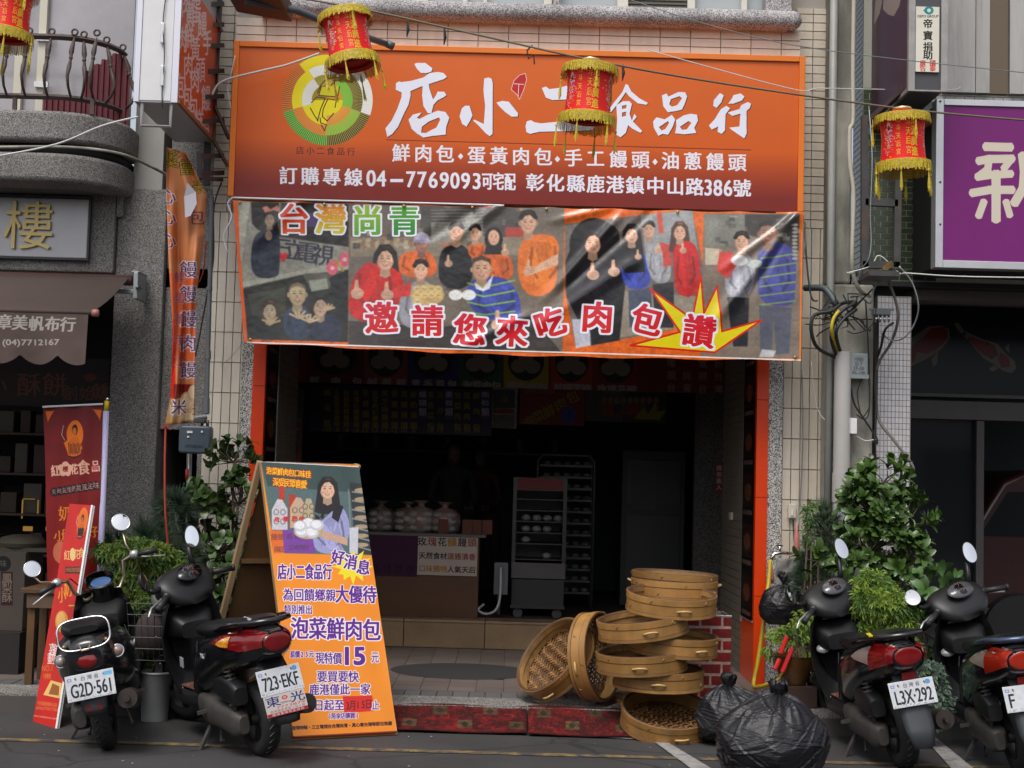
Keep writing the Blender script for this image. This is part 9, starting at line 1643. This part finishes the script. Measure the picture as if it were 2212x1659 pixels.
ct = thing('checkered_cloth', 'black and white checkered cloth on the ground between the right scooters', 'cloth', (2.9, 8.9, 0)); q = G(2035, 1555)
for i in range(4):
    for j in range(3): MB().box(q.x-.12+i*.06, q.y+.001+i*.001, .13+j*.05-.13, q.x-.06+i*.06-.001, q.y+.2, .13+(j+1)*.05-.131).build('check', M_white if (i+j) % 2 else M_rubber, ct)
# two shop workers deep in the shade behind the counter
def worker(lab, x, y, z0, hgt, shirt, turn, bend=0):
    t = thing('person', lab, 'person', (x, y, z0)); s = hgt/1.7
    J = [(0, 0, .95), (0, 0, 1.18), (0, 0, 1.40), (0, 0, 1.5), (.18, 0, 1.40), (.24, -.1, 1.14), (.14, -.32, 1.08), (-.18, 0, 1.40), (-.24, -.1, 1.14), (-.12, -.32, 1.08), (.1, 0, .9), (.11, 0, .48), (.11, .03, .06), (-.1, 0, .9), (-.11, 0, .48), (-.11, .03, .06), (.11, -.12, .03), (-.11, -.12, .03)]
    E = [(0, 1), (1, 2), (2, 3), (2, 4), (4, 5), (5, 6), (2, 7), (7, 8), (8, 9), (0, 10), (10, 11), (11, 12), (0, 13), (13, 14), (14, 15), (12, 16), (15, 17)]; RR = [.14, .13, .12, .055, .06, .045, .032, .06, .045, .032, .09, .06, .045, .09, .06, .045, .04, .04]
    c_, s_ = math.cos(turn), math.sin(turn); J2 = []
    for a, b, c in J: b2 = b-bend*max(0, c-.95); J2.append((x+(a*c_-b2*s_)*s, y+(a*s_+b2*c_)*s, z0+c*s))
    me = bpy.data.meshes.new('body'); me.from_pydata(J2, E, []); o = bpy.data.objects.new('body', me); COL.objects.link(o); par(o, t); md = o.modifiers.new('s', 'SKIN'); o.modifiers.new('u', 'SUBSURF').levels = 2; o.modifiers[-1].render_levels = 2
    for v, r_ in zip(me.skin_vertices[0].data, RR): v.radius = (r_*s, r_*s*.8)
    me.skin_vertices[0].data[0].use_root = True; me.materials.append(shirt)
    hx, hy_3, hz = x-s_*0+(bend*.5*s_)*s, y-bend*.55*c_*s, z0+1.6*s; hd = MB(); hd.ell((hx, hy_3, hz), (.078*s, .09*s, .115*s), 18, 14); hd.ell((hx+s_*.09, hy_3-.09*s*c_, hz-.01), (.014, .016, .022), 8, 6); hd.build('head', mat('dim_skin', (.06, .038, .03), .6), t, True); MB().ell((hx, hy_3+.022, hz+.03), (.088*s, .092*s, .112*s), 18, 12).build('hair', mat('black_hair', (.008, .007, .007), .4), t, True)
    for s2 in (-1, 1): MB().ell((hx+s2*.028, hy_3-.085*s, hz+.008), (.01, .006, .006), 8, 6).build('eye', M_rubber, t, True)
    MB().ell((hx, hy_3-.083*s, hz-.05), (.022, .006, .006), 8, 6).build('mouth', mat('lip', (.2, .06, .05), .5), t, True)
    for k in (6, 9):
        w_ = Vector(J2[k])
        for i in range(4): MB().tube([w_+Vector(((i-1.5)*.018, -.02, 0)), w_+Vector(((i-1.5)*.02, -.065, -.01)), w_+Vector(((i-1.5)*.02, -.09, -.035))], [.009, .008, .006], 6).build('finger', mat('dim_skin', 0), t, True)
        MB().tube([w_+Vector((-.03, -.0, 0)), w_+Vector((-.045, -.04, -.01))], [.010, .007], 6).build('thumb', mat('dim_skin', 0), t, True)
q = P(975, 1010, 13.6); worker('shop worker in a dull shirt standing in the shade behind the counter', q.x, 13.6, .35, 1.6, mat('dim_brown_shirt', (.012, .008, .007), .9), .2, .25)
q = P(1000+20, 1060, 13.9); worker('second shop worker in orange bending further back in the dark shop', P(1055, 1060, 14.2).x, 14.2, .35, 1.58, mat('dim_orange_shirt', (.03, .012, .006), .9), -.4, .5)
# pale shophouse row across the street (behind the camera, seen only in mirrors and gloss)
OB = thing('opposite_building', 'pale shophouse row across the street, seen only in mirrors', 'building', (0, -9, 0)); MB().box(-22, -14, 0, 22, -9, 5.2).build('wall', mat('pale_opposite_wall', (.4, .38, .35), .8, var=.1, vs_=1), OB)
for i in range(11):
    for z in (3.4,): MB().box(-20+i*3.8, -8.99, z, -18+i*3.8, -8.95, z+1.3).build('window', M_glass_dark, OB)
    MB().box(-20.6+i*3.8, -8.99, .1, -17.4+i*3.8, -8.95, 2.6).build('shopfront', mat('opposite_shop', (.06, .055, .05), .5), OB)
